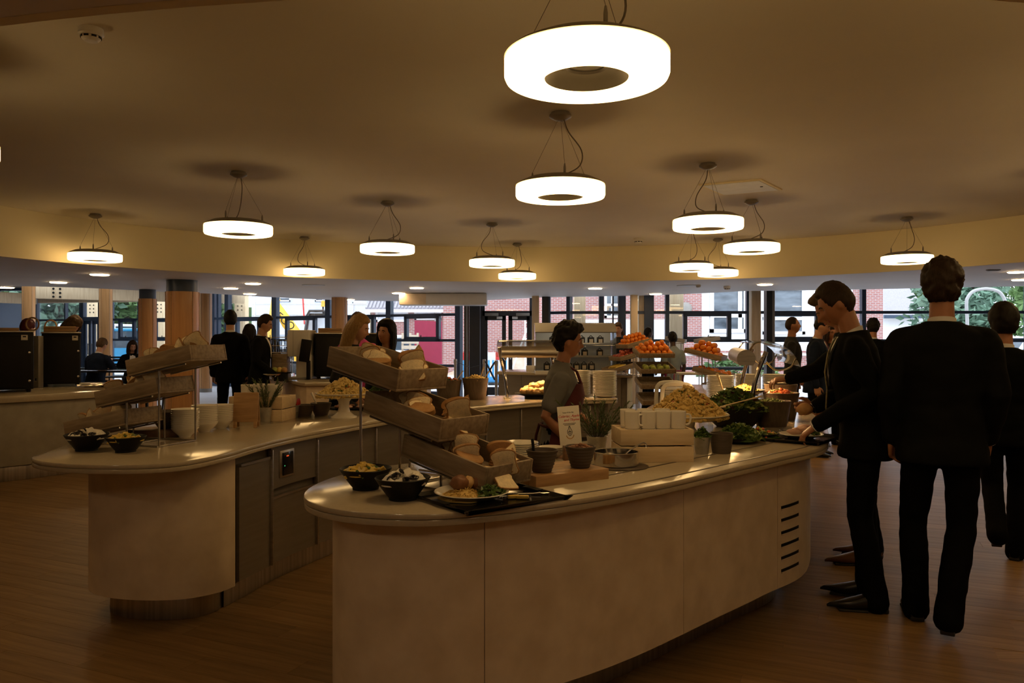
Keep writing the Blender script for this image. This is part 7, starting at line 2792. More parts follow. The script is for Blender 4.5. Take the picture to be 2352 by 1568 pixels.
def hair_build(st, seed):
    b = B()
    ds, fs = sphere_dirs(56, 40)
    th, top, mess = st.get('th', 0.014), st.get('top', 0.022), st.get('mess', 0.006)
    quiff = st.get('quiff', 0.0)
    vs = []
    for d in ds:
        al = abs(atan2(d[0], -d[1]))
        zl = hairline(al, st)
        k = sm(-0.02, 0.13, d[2] - zl)
        h = (th + top * max(0.0, d[2]) ** 1.2) * k - 0.010 * (1 - k)
        q = noise.noise(Vector(d) * 4.0 + Vector((seed, 0, 0))) + 0.6 * noise.noise(Vector(d) * 9.0 + Vector((0, seed, 0)))
        h += k * mess * q
        p = head_point(d, off=h)
        if quiff:
            w = g2(d[0], d[2] - 0.75, 0.6, 0.35) * max(0.0, -d[1]) * k
            p += Vector((0, -0.5, 0.7)) * quiff * w
        vs.append(p)
    b.add(vs, fs)
    L = st.get('long', 0)
    if L:
        rd = random.Random(seed)
        n = st.get('locks', 13)
        a0 = st.get('from', 0.95)
        for i in range(n):
            al = a0 + (2 * pi - 2 * a0) * i / (n - 1)
            sx, sy = sin(al), -cos(al)
            w = 0.072 + 0.028 * (1 if abs(sin(al)) < 0.8 else 0.8)
            pts = [(sx * 0.055, sy * 0.065, 0.085), (sx * 0.088, sy * 0.100, 0.03), (sx * 0.098, sy * 0.112 + 0.006, -0.05),
                   (sx * 0.098, sy * 0.100 + 0.015, -0.05 - L * 0.5), (sx * (0.085 + rd.uniform(-0.01, 0.01)), sy * 0.085 + 0.02, -0.05 - L * rd.uniform(0.9, 1.05))]
            pts = spline(pts, 3)
            b.tube(pts, [0.024 - 0.010 * (k / (len(pts) - 1)) for k in range(len(pts))], 8)
    if st.get('bun'):
        b.ball((0, 0.115, -0.01), (0.045, 0.04, 0.05), 14, 10)
    if st.get('nape'):
        for x in (-0.05, -0.025, 0, 0.025, 0.05):
            b.tube(spline([(x, 0.075, 0.0), (x * 1.1, 0.092, -0.06), (x * 1.2, 0.088, -0.11), (x * 1.25, 0.098, -0.135)], 3), 0.022, 8)
    return b


def limb(b, pts, rad, n=12):
    """tapering limb with rounded ends"""
    P = [Vector(p) for p in pts]
    d0, d1 = (P[0] - P[1]).normalized(), (P[-1] - P[-2]).normalized()
    q = [P[0] + d0 * rad[0] * 0.8, P[0] + d0 * rad[0] * 0.5] + P + [P[-1] + d1 * rad[-1] * 0.5, P[-1] + d1 * rad[-1] * 0.8]
    r = [rad[0] * 0.35, rad[0] * 0.8] + list(rad) + [rad[-1] * 0.8, rad[-1] * 0.35]
    b.tube(q, r, n)


def hand_shape(w, d, nrm, thumb_side, curl=0.5, s=1.0):
    """palm, four fingers and a thumb; w wrist, d towards the fingers, nrm out of the palm"""
    b = B()
    d = Vector(d).normalized()
    nrm = Vector(nrm)
    nrm = (nrm - d * nrm.dot(d)).normalized()
    t = d.cross(nrm) * thumb_side
    w = Vector(w)
    b.loft([(w - d * 0.05 * s, t, nrm, 0.026 * s, 0.020 * s, 2), (w, t, nrm, 0.028 * s, 0.019 * s, 2.2), (w + d * 0.035 * s, t, nrm, 0.039 * s, 0.016 * s, 2.6), (w + d * 0.075 * s, t, nrm, 0.043 * s, 0.014 * s, 2.8), (w + d * 0.092 * s, t, nrm, 0.038 * s, 0.010 * s, 2.4)], 16)
    for k, (u, ln, r) in enumerate(((0.031, 0.074, 0.0088), (0.0105, 0.083, 0.0090), (-0.0105, 0.077, 0.0086), (-0.030, 0.060, 0.0076))):
        p = w + d * (0.082 - 0.006 * (k == 3)) * s + t * u * s
        dirv = (d + t * u * 2.2).normalized()
        pts, a = [p - dirv * 0.02 * s, p], 0.12 + 0.10 * k
        for j, f in enumerate((0.45, 0.31, 0.24)):
            a += curl * (0.55 if j == 0 else 0.8) * (1 + 0.08 * k)
            p = p + (dirv * cos(a) + nrm * sin(a)) * ln * f * s
            pts.append(p)
        limb(b, pts, [r * 1.05 * s, r * 1.05 * s, r * s, r * 0.92 * s, r * 0.8 * s], 8)
    p = w + d * 0.022 * s + t * 0.026 * s
    pts = [p, p + (d * 0.55 + t * 0.75 + nrm * 0.2).normalized() * 0.034 * s]
    pts.append(pts[-1] + (d * 0.85 + t * 0.40 + nrm * (0.25 + 0.4 * curl)).normalized() * 0.030 * s)
    pts.append(pts[-1] + (d * 0.9 + t * 0.05 + nrm * (0.3 + 0.6 * curl)).normalized() * 0.024 * s)
    limb(b, pts, [0.0135 * s, 0.0115 * s, 0.010 * s, 0.008 * s], 8)
    return b


def shoe_mesh(L=0.275, W=0.095, pointy=0.0):
    b = B()
    secs = []
    for y, w, h, z in ((0.055, 0.030, 0.05, 0.0), (0.045, 0.036, 0.075, 0.0), (0.0, 0.038, 0.09, 0.0), (-0.05, 0.040, 0.082, 0), (-0.10, 0.045, 0.062, 0), (-0.145, 0.046, 0.048, 0), (-0.185, 0.036 - 0.012 * pointy, 0.036, 0), (-0.212 - 0.02 * pointy, 0.020 - 0.008 * pointy, 0.024, 0), (-0.222 - 0.028 * pointy, 0.008, 0.012, 0)):
        secs.append(((0, y, 0.012 + h / 2), (1, 0, 0), (0, 0, 1), w, h / 2, 2.6))
    b.loft(secs, 16)
    return b


def person(label, x, y, yaw, H=1.75, pose=None, top='suit_black', legs='trouser_black', skin='skin', hair=None, hair_mat='hair_brown', fem=0.0, kind='jacket',
           vox=0.014, bvox=None, face=True, tie=None, shirt='shirt_white', shoes='shoe_black', apron=None, skirt=False, sleeve=1.0, pointy=0.3, wide=1.0, glasses=False, seed=None, full_legs=True, turtleneck=False):
    P = dict(lean=0.0, turn=0.0, nod=0.0, roll=0.0, twist=0.0)
    P.update(pose or {})
    sd = seed if seed is not None else x * 3.7 + y
    s = H / 1.80
    root_pelvis = Vector((0, 0, 0.96)) + Vector(P.get('pelvis', (0, 0, 0)))
    Rl = Matrix.Rotation(P['twist'], 3, 'Z') @ Matrix.Rotation(P['lean'], 3, 'X')
    dp_ = Vector(P.get('pelvis', (0, 0, 0)))

    def U(v):
        v = Vector(v)
        return root_pelvis + Rl @ (v - Vector((0, 0, 0.96)))

    wsc = (1 - 0.10 * fem) * wide
    J = {}
    for sg, k in ((1, 'L'), (-1, 'R')):
        J['sh' + k] = U((sg * 0.172 * wsc, 0.008, 1.402))
        el = P.get('el' + k)
        J['el' + k] = Vector(el) if el else U((sg * 0.222 * wsc, 0.035, 1.150))
        wr = P.get('wr' + k)
        J['wr' + k] = Vector(wr) if wr else U((sg * 0.218 * wsc, -0.045, 0.90))
        J['hip' + k] = Vector((sg * 0.088, 0, 0.915)) + dp_
        kn = P.get('kn' + k)
        J['kn' + k] = Vector(kn) if kn else Vector((sg * 0.106, -0.012, 0.50))
        an = P.get('an' + k)
        J['an' + k] = Vector(an) if an else Vector((sg * 0.105, 0.02, 0.085))
    RX, FW = Rl @ Vector((1, 0, 0)), Rl @ Vector((0, -1, 0))
    neck0, neck1 = U((0, 0.012, 1.46)), U((0, 0.0, 1.60)) + Rl @ Vector((0, -0.35 * sin(P['nod'] * 0.4), 0)) * 0.12
    hc = U((0, -0.012, 1.668)) + Rl @ Vector((0, -0.07 * sin(P['nod']), -0.03 * (1 - cos(P['nod']))))
    HM = Matrix.Translation(hc) @ (Rl @ Matrix.Rotation(P['turn'], 3, 'Z') @ Matrix.Rotation(P['nod'] - P['lean'] * 0.6, 3, 'X') @ Matrix.Rotation(P['roll'], 3, 'Y')).to_4x4()
    vb = bvox or vox * 0.72

    def secs(rows, dx=0.0, dy=0.0):
        out = []
        for z, rx, ry, yo in rows:
            if z >= 0.96:
                c, r_, f_ = U((0, yo, z)), RX, FW
            else:
                c, r_, f_ = Vector((0, yo, z)) + dp_, Vector((1, 0, 0)), Vector((0, -1, 0))
                if z > 0.86:
                    c = c.lerp(U((0, yo, z)), 0.5)
            out.append((c, r_, f_, rx * wsc + dx, ry + dy, 2.5))
        return out

    rows = [(0.84, 0.165, 0.115, 0.0), (0.92, 0.168, 0.118, 0.002), (1.0, 0.156, 0.112, 0.0), (1.10, 0.145 - 0.012 * fem, 0.103, -0.004), (1.22, 0.158 - 0.004 * fem, 0.113 + 0.014 * fem, -0.006 - 0.008 * fem),
            (1.31, 0.172, 0.120 + 0.016 * fem, -0.002 - 0.010 * fem), (1.39, 0.178, 0.108, 0.006), (1.445, 0.155, 0.085, 0.010), (1.485, 0.098, 0.066, 0.012), (1.515, 0.060, 0.055, 0.012)]
    # ---- the body: one continuous skin
    b = B()
    b.loft(secs(rows, -0.022, -0.020), 20)
    limb(b, [neck0 - Vector((0, 0, 0.03)), neck0, neck1, hc + Vector((0, 0, -0.04))], [0.062 - 0.008 * fem, 0.060 - 0.009 * fem, 0.055 - 0.009 * fem, 0.05])
    for k in 'LR':
        limb(b, [J['sh' + k], J['sh' + k].lerp(J['el' + k], 0.5), J['el' + k], J['el' + k].lerp(J['wr' + k], 0.35), J['wr' + k]], [0.052, 0.046 - 0.004 * fem, 0.038 - 0.004 * fem, 0.040 - 0.005 * fem, 0.027 - 0.003 * fem])
        limb(b, [J['hip' + k], J['hip' + k].lerp(J['kn' + k], 0.5), J['kn' + k], J['kn' + k].lerp(J['an' + k], 0.35), J['an' + k] + Vector((0, 0, 0.02))], [0.080, 0.068, 0.050, 0.052, 0.036])
    dd, ff = sphere_dirs(64, 48)
    b.add([HM @ head_point(d, fem) for d in dd], ff)
    for sg in (-1, 1):
        b.ball(HM @ Vector((sg * 0.074, 0.012, -0.006)), (0.010, 0.019, 0.031), 12, 8, R=HM.to_3x3() @ Matrix.Rotation(sg * 0.35, 3, 'Z') @ Matrix.Rotation(-0.2, 3, 'X'))
    q = fuse(b, vb, 1)
    for k, sg in (('L', 1), ('R', -1)):
        d = Vector(P.get('hd' + k) or (J['wr' + k] - J['el' + k]))
        nrm = Vector(P.get('hn' + k) or (-sg, 0.25, 0))
        # thumb lies forwards when the palm faces the body
        hb = fuse(hand_shape(J['wr' + k], d, nrm, P.get('th' + k, -sg), P.get('curl' + k, 0.45), 0.98 - 0.08 * fem), min(0.0042 if vox < 0.012 else 0.0065, vb), 1)
        q.add(hb.V, hb.F)
    q.V = [tuple(Vector(v) * s) for v in q.V]
    body = q.build('person', skin, None, (x, y, 0), yaw, smooth=80)
    tag(body, label, 'person')

    def part(name, bb, mat, wr=0.0, v=None, smooth=2, ws=8.0, parent=None):
        qq = fuse(bb, v or vox, smooth, wr, ws, sd)
        qq.V = [tuple(Vector(p) * s) for p in qq.V]
        return qq.build(name, mat, parent or body, smooth=70)

    def plain(name, bb, mat, parent=None, sm_=60):
        bb.V = [tuple(Vector(p) * s) for p in bb.V]
        return bb.build(name, mat, parent or body, smooth=sm_)

    # ---- trousers or skirt
    b = B()
    if skirt:
        b.loft(secs([(0.52, 0.17, 0.14, 0), (0.7, 0.178, 0.14, 0), (0.86, 0.178, 0.13, 0.002), (0.96, 0.165, 0.12, 0), (1.06, 0.15, 0.108, -0.003)], 0.004, 0.004), 24)
        part('skirt', b, legs, 0.004)
    else:
        b.loft(secs([(0.835, 0.140, 0.100, 0.004), (0.87, 0.162, 0.115, 0.004), (0.93, 0.168, 0.118, 0.003), (1.0, 0.156, 0.112, 0), (1.08, 0.146, 0.104, -0.003)], 0.004, 0.004), 24)
        for k in 'LR':
            foot = Vector((0, 0, -0.045)) if not P.get('lift' + k) else (J['an' + k] - J['kn' + k]).normalized() * 0.04
            limb(b, [J['hip' + k] + Vector((0, 0.004, 0)), J['hip' + k].lerp(J['kn' + k], 0.3), J['hip' + k].lerp(J['kn' + k], 0.65), J['kn' + k], J['kn' + k].lerp(J['an' + k], 0.4), J['kn' + k].lerp(J['an' + k], 0.8), J['an' + k] + foot],
                 [0.088, 0.085, 0.076, 0.067, 0.066, 0.063, 0.066], 14)
        part('trousers', b, legs, 0.005)
    # ---- upper garment
    b = B()
    if kind == 'jacket':
        jr = [(0.81, 0.178, 0.130, 0.006), (0.835, 0.180, 0.132, 0.005), (0.875, 0.178, 0.129, 0.004)] + rows[1:]
        jr[-1] = (1.505, 0.066, 0.062, 0.016)
        jr[-2] = (1.480, 0.104, 0.074, 0.014)
        b.loft(secs(jr, 0.010, 0.014), 28)
        ar, c_end = (0.068, 0.066, 0.058, 0.054, 0.044), 0.97
    else:
        jr = [(0.88, 0.166, 0.118, 0.002)] + rows[1:]
        if turtleneck:
            jr[-1] = (1.53, 0.062, 0.060, 0.010)
        b.loft(secs(jr, 0.004, 0.006), 28)
        ar, c_end = (0.060, 0.056, 0.048, 0.046, 0.036), 0.97
    for k in 'LR':
        a, e, w = J['sh' + k], J['el' + k], J['wr' + k]
        if sleeve >= 1.0:
            end = e.lerp(w, c_end)
            limb(b, [a, a.lerp(e, 0.5), e, e.lerp(w, 0.4), end], ar, 14)
        else:
            end = a.lerp(e, sleeve)
            limb(b, [a, a.lerp(end, 0.5), end], (0.066, 0.066, 0.064), 14)
        if kind == 'jacket':     # squared shoulder
            limb(b, [U(((0.085 if k == 'L' else -0.085) * wsc, 0.012, 1.438)), a + Rl @ Vector(((0.008 if k == 'L' else -0.008), 0, 0.014))], [0.056, 0.057], 12)
    gm = part({'jacket': 'suit_jacket', 'shirt': 'shirt', 'knit': 'jumper'}[kind], b, top, 0.005 if vox < 0.013 else 0.006)
    # ---- cuffs, collar, shirt front, tie
    if kind == 'jacket' and shirt:
        for k in 'LR':
            e, w = J['el' + k], J['wr' + k]
            d = (w - e).normalized()
            bb = B()
            bb.tube([w - d * 0.02, w + d * 0.012], [0.036, 0.034], 14)
            plain('cuff', bb, shirt)
    if shirt and kind in ('jacket', 'shirt'):
        n = 28
        ln = []
        up = Rl @ Vector((0, 0, 1))
        vs, fs = [], []
        for i in range(n):
            a = 2 * pi * i / n
            f = 0.5 - 0.5 * sin(a)          # 1 at the front (-y)
            c = U((0, 0.008, 1.505))
            for r_, dz in ((0.066, -0.034), (0.0635, 0.026 - 0.026 * f * f), (0.058, 0.026 - 0.026 * f * f), (0.058, -0.034)):
                vs.append(c + RX * (r_ * cos(a)) - FW * (r_ * 0.96 * sin(a)) + up * (dz - 0.020 * f))
        for i in range(n):
            a, c2 = 4 * i, 4 * ((i + 1) % n)
            for j in range(4):
                fs.append((a + j, a + (j + 1) % 4, c2 + (j + 1) % 4, c2 + j))
        bb = B().add(vs, fs)
        plain('shirt_collar', bb, shirt if kind == 'jacket' else top)
    if kind == 'jacket' and shirt:
        vs = []
        for z, hw, yo in ((1.485, 0.050, 0.066), (1.43, 0.062, 0.101), (1.36, 0.052, 0.131), (1.28, 0.034, 0.1435), (1.20, 0.012, 0.140)):
            for sx in (-1, 0, 1):
                vs.append(U((sx * hw, -(yo + (0.006 if sx == 0 else -0.002)), z)))
        m = len(vs)
        vs += [v - FW * 0.02 for v in vs]
        fs = []
        for r in range(4):
            for c in range(2):
                a = 3 * r + c
                fs += [(a, a + 1, a + 4, a + 3), (m + a + 3, m + a + 4, m + a + 1, m + a)]
        ring = [0, 1, 2, 5, 8, 11, 14, 13, 12, 9, 6, 3]
        for i in range(len(ring)):
            a, c = ring[i], ring[(i + 1) % len(ring)]
            fs.append((a, m + a, m + c, c))
        plain('shirt_front', B().add(vs, fs), shirt)
        if tie:
            bb = B()
            pts = [U((0, -(yo + 0.010), z)) for z, yo in ((1.487, 0.062), (1.46, 0.085), (1.40, 0.118), (1.30, 0.148), (1.20, 0.150), (1.10, 0.140 + P.get('tieout', 0)), (1.03, 0.138 + P.get('tieout', 0)))]
            sec_ = []
            for p_, w_ in zip(pts, (0.017, 0.015, 0.020, 0.027, 0.033, 0.036, 0.012)):
                sec_.append((p_, RX, FW, w_, 0.005, 3))
            bb.loft(sec_, 12)
            plain('tie', bb, tie)
        for sg in (-1, 1):       # lapels
            vs = []
            for z, x0, x1, yo in ((1.475, 0.050, 0.082, 0.066), (1.40, 0.060, 0.105, 0.113), (1.36, 0.052, 0.112, 0.128), (1.345, 0.050, 0.088, 0.131), (1.20, 0.008, 0.030, 0.142)):
                vs += [U((sg * x0, -(yo + 0.006), z)), U((sg * x1, -(yo - 0.004), z))]
            m = len(vs)
            vs += [v - FW * 0.022 for v in vs]
            fs = []
            for r in range(4):
                a = 2 * r
                fs += [(a, a + 1, a + 3, a + 2), (m + a + 2, m + a + 3, m + a + 1, m + a)]
                fs += [(a, a + 2, m + a + 2, m + a), (a + 1, m + a + 1, m + a + 3, a + 3)]
            fs += [(0, m, m + 1, 1), (m - 2, m - 1, 2 * m - 1, 2 * m - 2)]
            plain('lapel', B().add(vs, fs), top, sm_=30)
    # ---- apron: bib, wrap and strings
    if apron:
        bb = B()
        vs, fs = [], []
        rws = [(0.58, 0.190, 0.160, 2.1), (0.75, 0.190, 0.155, 2.1), (0.90, 0.186, 0.144, 2.0), (1.02, 0.172, 0.136, 1.9), (1.10, 0.166, 0.134, 1.85), (1.20, 0.176, 0.150, 1.55), (1.30, 0.190, 0.164, 1.3), (1.38, 0.184, 0.140, 0.9)]
        nn = 24
        for off_ in (0.0, -0.008):
            for z, rx, ry, an in rws:
                for i in range(nn + 1):
                    a = -pi / 2 + an * (2 * i / nn - 1)
                    v = (rx * wsc + off_) * abs(cos(a)) ** 0.8 * (1 if cos(a) > 0 else -1), (ry + off_) * abs(sin(a)) ** 0.8 * (1 if sin(a) > 0 else -1)
                    vs.append(U((v[0], v[1] - 0.004 * fem, z)) if z >= 0.96 else Vector((v[0], v[1], z)) + dp_)
        w = nn + 1
        m = len(rws) * w
        for r in range(len(rws) - 1):
            for i in range(nn):
                a = r * w + i
                fs += [(a, a + 1, a + w + 1, a + w), (m + a + w, m + a + w + 1, m + a + 1, m + a)]
            fs += [(r * w, (r + 1) * w, m + (r + 1) * w, m + r * w), (r * w + nn, m + r * w + nn, m + (r + 1) * w + nn, (r + 1) * w + nn)]
        for i in range(nn):
            fs += [(i, m + i, m + i + 1, i + 1), ((len(rws) - 1) * w + i, (len(rws) - 1) * w + i + 1, m + (len(rws) - 1) * w + i + 1, m + (len(rws) - 1) * w + i)]
        ap = plain('apron', bb.add(vs, fs), apron)
        bb = B()
        for sx in (-1, 1):
            if sx == 1:
                plain('neck_strap', bb, apron, ap)
                bb = B()
            bb.tube([U((sx * 0.095, -0.135, 1.375)), U((sx * 0.085, -0.095, 1.46)), U((sx * 0.06, 0.01, 1.515)), U((sx * 0.02, 0.075, 1.50))], 0.008, 6)
        plain('neck_strap', bb, apron, ap)
        bb = B()
        bb.tube([U((0.168 * wsc * cos(a), 0.130 * sin(a), 1.065)) for a in [0.1 + 2.95 * k / 14 for k in range(15)]], 0.010, 6)
        plain('waist_string', bb, apron, ap)
        bb = B()
        bb.tube([U((0.01, 0.135, 1.065)), U((0.04, 0.15, 0.98)), U((0.05, 0.155, 0.82))], 0.010, 6)
        plain('hanging_string', bb, apron, ap)
    # ---- shoes
    for k, sg in (('L', 1), ('R', -1)):
        bb = shoe_mesh(pointy=pointy)
        Rf = Matrix.Rotation(P.get('toe' + k, sg * 0.16), 3, 'Z') @ Matrix.Rotation(P.get('fp' + k, 0.0), 3, 'X')
        an = J['an' + k]
        up_ = Rf @ Vector((0, 0, 1))
        bb.V = [tuple(Rf @ (Vector(v) - Vector((0, 0, 0.07))) + Vector((an.x, an.y, an.z - 0.015))) for v in bb.V]
        sh = plain('shoe', bb, shoes)
        hb = B()
        hb.rbox(Vector((0, 0.03, 0.011)), (0.062, 0.055, 0.022), 0.005).rbox(Vector((0, -0.12, 0.006)), (0.082, 0.15, 0.012), 0.005)
        hb.V = [tuple(Rf @ (Vector(v) - Vector((0, 0, 0.07))) + Vector((an.x, an.y, an.z - 0.015))) for v in hb.V]
        plain('sole', hb, 'rubber', sh)
    # ---- hair, eyes, brows, lips
    hs = hair or {}
    if not hs.get('bald'):
        hb = hair_build(hs, sd)
        hb.V = [tuple(HM @ Vector(v)) for v in hb.V]
        if hs.get('long') or hs.get('bun') or hs.get('nape'):
            qq = fuse(hb, 0.009 if vox < 0.016 else 0.012, 1, 0.002, 60, sd)
            hb = qq
        plain('hair', hb, hair_mat, sm_=80)
    if face:
        for sg in (-1, 1):
            d = Vector((sg * 0.38, -0.92, 0.065)).normalized()
            c = head_point(tuple(d), fem) + Vector((0, 0.0075, 0))
            eb = B().ball(HM @ c, 0.0118, 14, 10)
            eo = plain('eye', eb, 'eye_white')
            ib = B().ball(HM @ (c + Vector((0, -0.0078, 0))), (0.0062, 0.0046, 0.0062), 10, 8, R=HM.to_3x3())
            plain('iris', ib, 'eye_iris', eo)
            lb = B()
            pts = []
            for k in range(6):
                t_ = k / 5
                dd_ = Vector((sg * (0.16 + 0.44 * t_), -0.9, 0.215 + 0.05 * sin(pi * t_) - 0.02 * t_)).normalized()
                pts.append(HM @ head_point(tuple(dd_), fem, 0.001))
            lb.tube(pts, [0.003, 0.0042, 0.0042, 0.0036, 0.003, 0.002], 6)
            plain('eyebrow', lb, hair_mat if hair_mat not in ('hair_blond', 'hair_red') else 'hair_light')
        lb = B()
        for zz, r_ in ((-0.462, 0.0042), (-0.548, 0.0052)):
            pts = []
            for k in range(7):
                t_ = -1 + 2 * k / 6
                dd_ = Vector((0.24 * t_, -0.86, zz + (0.03 * (1 - abs(t_)) if zz < -0.5 and False else 0.02 * t_ * t_ * (1 if zz < -0.5 else -1)))).normalized()
                pts.append(HM @ head_point(tuple(dd_), fem, -0.0012))
            lb.tube(pts, [0.0012, r_ * 0.8, r_, r_, r_, r_ * 0.8, 0.0012], 6)
        plain('lips', lb, 'lips')
    if glasses:
        gb = B()
        for sg in (-1, 1):
            c = Vector((sg * 0.032, -0.097, 0.006))
            gb.tube([HM @ (c + Vector((0.024 * cos(a), 0.004 * abs(cos(a)), 0.016 * sin(a)))) for a in [2 * pi * k / 18 for k in range(18)]], 0.0014, 5, close=True)
            gb.tube([HM @ Vector((sg * 0.056, -0.092, 0.010)), HM @ Vector((sg * 0.078, -0.04, 0.010)), HM @ Vector((sg * 0.079, 0.02, 0.004))], 0.0013, 5)
        gb.tube([HM @ Vector((-0.009, -0.105, 0.008)), HM @ Vector((0.009, -0.105, 0.008))], 0.0013, 5)
        plain('spectacles', gb, 'grey_metal')
    return body


SHORT = dict(th=0.010, top=0.016, mess=0.004)
QUIFF = dict(th=0.011, top=0.026, mess=0.007, quiff=0.03)
rp = radians

# tall man, back to the viewer, walking away
person('tall young man in a dark suit walking away, biggest figure at the right', 2.165, 3.95, rp(154), 1.83,
       dict(elL=(0.236, 0.05, 1.15), wrL=(0.225, -0.04, 0.905), elR=(-0.236, 0.03, 1.15), wrR=(-0.208, -0.10, 0.92), knL=(0.125, -0.07, 0.51), anL=(0.115, -0.06, 0.085),
            knR=(-0.085, 0.01, 0.51), anR=(-0.02, 0.16, 0.115), fpR=-0.25, turn=0.05),
       top='suit_charcoal', hair=dict(th=0.015, top=0.030, mess=0.014, back=-0.62), hair_mat='hair_brown', vox=0.011, skin='skin_tan', wide=1.10, face=True)
# young man in black suit, profile, at the tray
person('young man in a black suit and gold tie, bending with a hand on a tray', 1.925, 4.28, rp(-111), 1.78,
       dict(lean=rp(8), nod=rp(29), elL=(0.225, 0.03, 1.18), wrL=(0.145, -0.25, 0.985), hdL=(-0.12, -0.75, -0.62), hnL=(-0.15, 0.35, -0.9), thL=-1, curlL=0.35, elR=(-0.24, -0.02, 1.19), wrR=(-0.15, -0.26, 1.06), curlR=1.0, hdR=(0.1, -1, -0.1),
            knL=(0.09, -0.03, 0.50), anL=(0.12, 0.05, 0.085), knR=(-0.09, 0.0, 0.50), anR=(-0.10, 0.02, 0.085), tieout=0.03),
       top='suit_black', hair=dict(th=0.006, top=0.018, mess=0.005, back=-0.70, ear=-0.08), hair_mat='hair_brown', tie='tie_gold', vox=0.011, skin='skin_tan', pointy=1.0)
br = link('bread_roll', None)
bpy.data.objects.remove(br)
lump('bread_roll', 'small pale bread roll held in the far hand of the bending young man', 'bread', Vector((1.655, 4.435, 1.045)), (0.045, 0.04, 0.035), 'bun', 90, None, 0.06)
# light-haired young man behind him, reaching over the counter
person('young man with light swept-up hair reaching over the counter, behind the bending one', 2.295, 5.10, rp(-110), 1.80,
       dict(lean=rp(13), nod=rp(30), elL=(0.22, -0.30, 1.235), wrL=(0.10, -0.465, 1.18), hdL=(-0.1, -1, -0.12), hnL=(-0.3, 0, -1), curlL=0.5, elR=(-0.24, 0.0, 1.18), wrR=(-0.2, -0.2, 1.0),
            anL=(0.11, 0.0, 0.085), anR=(-0.10, 0.06, 0.085)),
       top='suit_black', hair=dict(th=0.009, top=0.02, mess=0.006, quiff=0.045), hair_mat='hair_light', vox=0.012, skin='skin_tan', shoes='shoe_tan', pointy=1.0, face=True)
# walking at the right edge
person('dark-haired young man walking away at the right edge, one foot lifted behind', 3.23, 5.15, rp(150), 1.66,
       dict(knR=(-0.09, -0.10, 0.52), anR=(-0.07, -0.02, 0.085), knL=(0.07, 0.06, 0.50), anL=(0.05, 0.38, 0.26), liftL=1, fpL=-0.9, elL=(0.28, 0.1, 1.17), wrL=(0.25, 0.02, 0.93), turn=0.1),
       top='suit_black', hair=dict(th=0.018, top=0.03, mess=0.006), hair_mat='hair_black', vox=0.013, skin='skin_tan', wide=1.05)
# the server between the counters
person('woman server in a grey shirt, spectacles and maroon apron walking between the counters', 0.275, 4.78, rp(88), 1.545,
       dict(lean=rp(5), nod=rp(6), elR=(-0.225, 0.085, 1.15), wrR=(-0.18, -0.10, 0.95), elL=(0.23, -0.06, 1.17), wrL=(0.17, -0.26, 1.06), anL=(0.09, -0.14, 0.085), anR=(-0.09, 0.14, 0.085), knR=(-0.09, 0.03, 0.5), curlR=0.8),
       top='shirt_grey', legs='trouser_black', hair=dict(th=0.018, top=0.022, mess=0.016, front=0.52, back=-0.72), hair_mat='hair_black', fem=0.8, kind='shirt', sleeve=0.72, apron='apron', vox=0.010, skin='skin_tan', glasses=True, wide=1.2)
# laughing women behind the rear counter
person('blond long-haired woman in black laughing in profile behind the pasta stand', -1.48, 6.88, rp(82), 1.665,
       dict(lean=rp(10), nod=rp(14), elR=(-0.24, 0.0, 1.18), wrR=(-0.20, -0.20, 1.0)),
       top='black_knit', hair=dict(th=0.014, top=0.018, mess=0.004, front=0.55, long=0.24, **{'from': 1.4}), hair_mat='hair_blond', fem=1, kind='knit', vox=0.011, skin='skin', wide=1.15)
person('woman with dark bobbed hair in a black jumper, facing the viewer behind the rear counter', -1.19, 7.42, rp(-20), 1.605,
       dict(nod=rp(-4), turn=rp(-8), roll=rp(5)),
       top='black_knit', hair=dict(th=0.026, top=0.024, mess=0.006, front=0.56, long=0.15, **{'from': 1.45}), hair_mat='hair_black', fem=1, kind='knit', vox=0.012, skin='skin_tan', wide=1.08)
person('brown-haired person in a magenta top hidden behind the blond woman', -1.72, 8.75, rp(20), 1.72,
       dict(), top='magenta_knit', hair=dict(th=0.016, top=0.02, mess=0.005), hair_mat='hair_brown', fem=0.5, kind='knit', vox=0.014, wide=1.05)
# boys in suits on the left
person('boy in a black suit, back turned, left of the side-facing boy', -3.97, 11.05, rp(190), 1.83,
       dict(turn=rp(12)), top='suit_black', hair=dict(th=0.012, top=0.02, mess=0.004), hair_mat='hair_black', vox=0.014, skin='skin', wide=1.06)
b6 = person('boy in a dark grey suit facing right, holding out a plate', -3.42, 10.6, rp(95), 1.765,
            dict(lean=rp(4), nod=rp(16), elR=(-0.245, -0.02, 1.16), wrR=(-0.16, -0.25, 0.965), hnR=(0.2, 0, 0.9), hdR=(0.2, -1, -0.1), curlR=0.5), top='suit_charcoal', hair=dict(th=0.010, top=0.02, mess=0.004, quiff=0.012), hair_mat='hair_brown', vox=0.013, skin='skin')
pl6 = at(622, 862, 10.45)
t = thing('dinner_plate', 'small plate of salad held by the side-facing boy in the grey suit', 'plate', pl6)
B().lathe(plate_prof(0.10, 0.018), 32).build('plate_body', 'ceramic', t)
person('dark-haired girl mostly hidden between the two boys in suits', (572 - CX) / F_PX * 12.6, 12.6, rp(150), 1.66, dict(), top='suit_black', hair=dict(th=0.018, top=0.02, front=0.5, long=0.2), hair_mat='hair_black', fem=1, vox=0.016)
person('person in a black jacket hidden behind the side-facing boy', (606 - CX) / F_PX * 12.3, 12.3, rp(195), 1.74, dict(), top='suit_black', hair=SHORT, hair_mat='hair_light', vox=0.016)
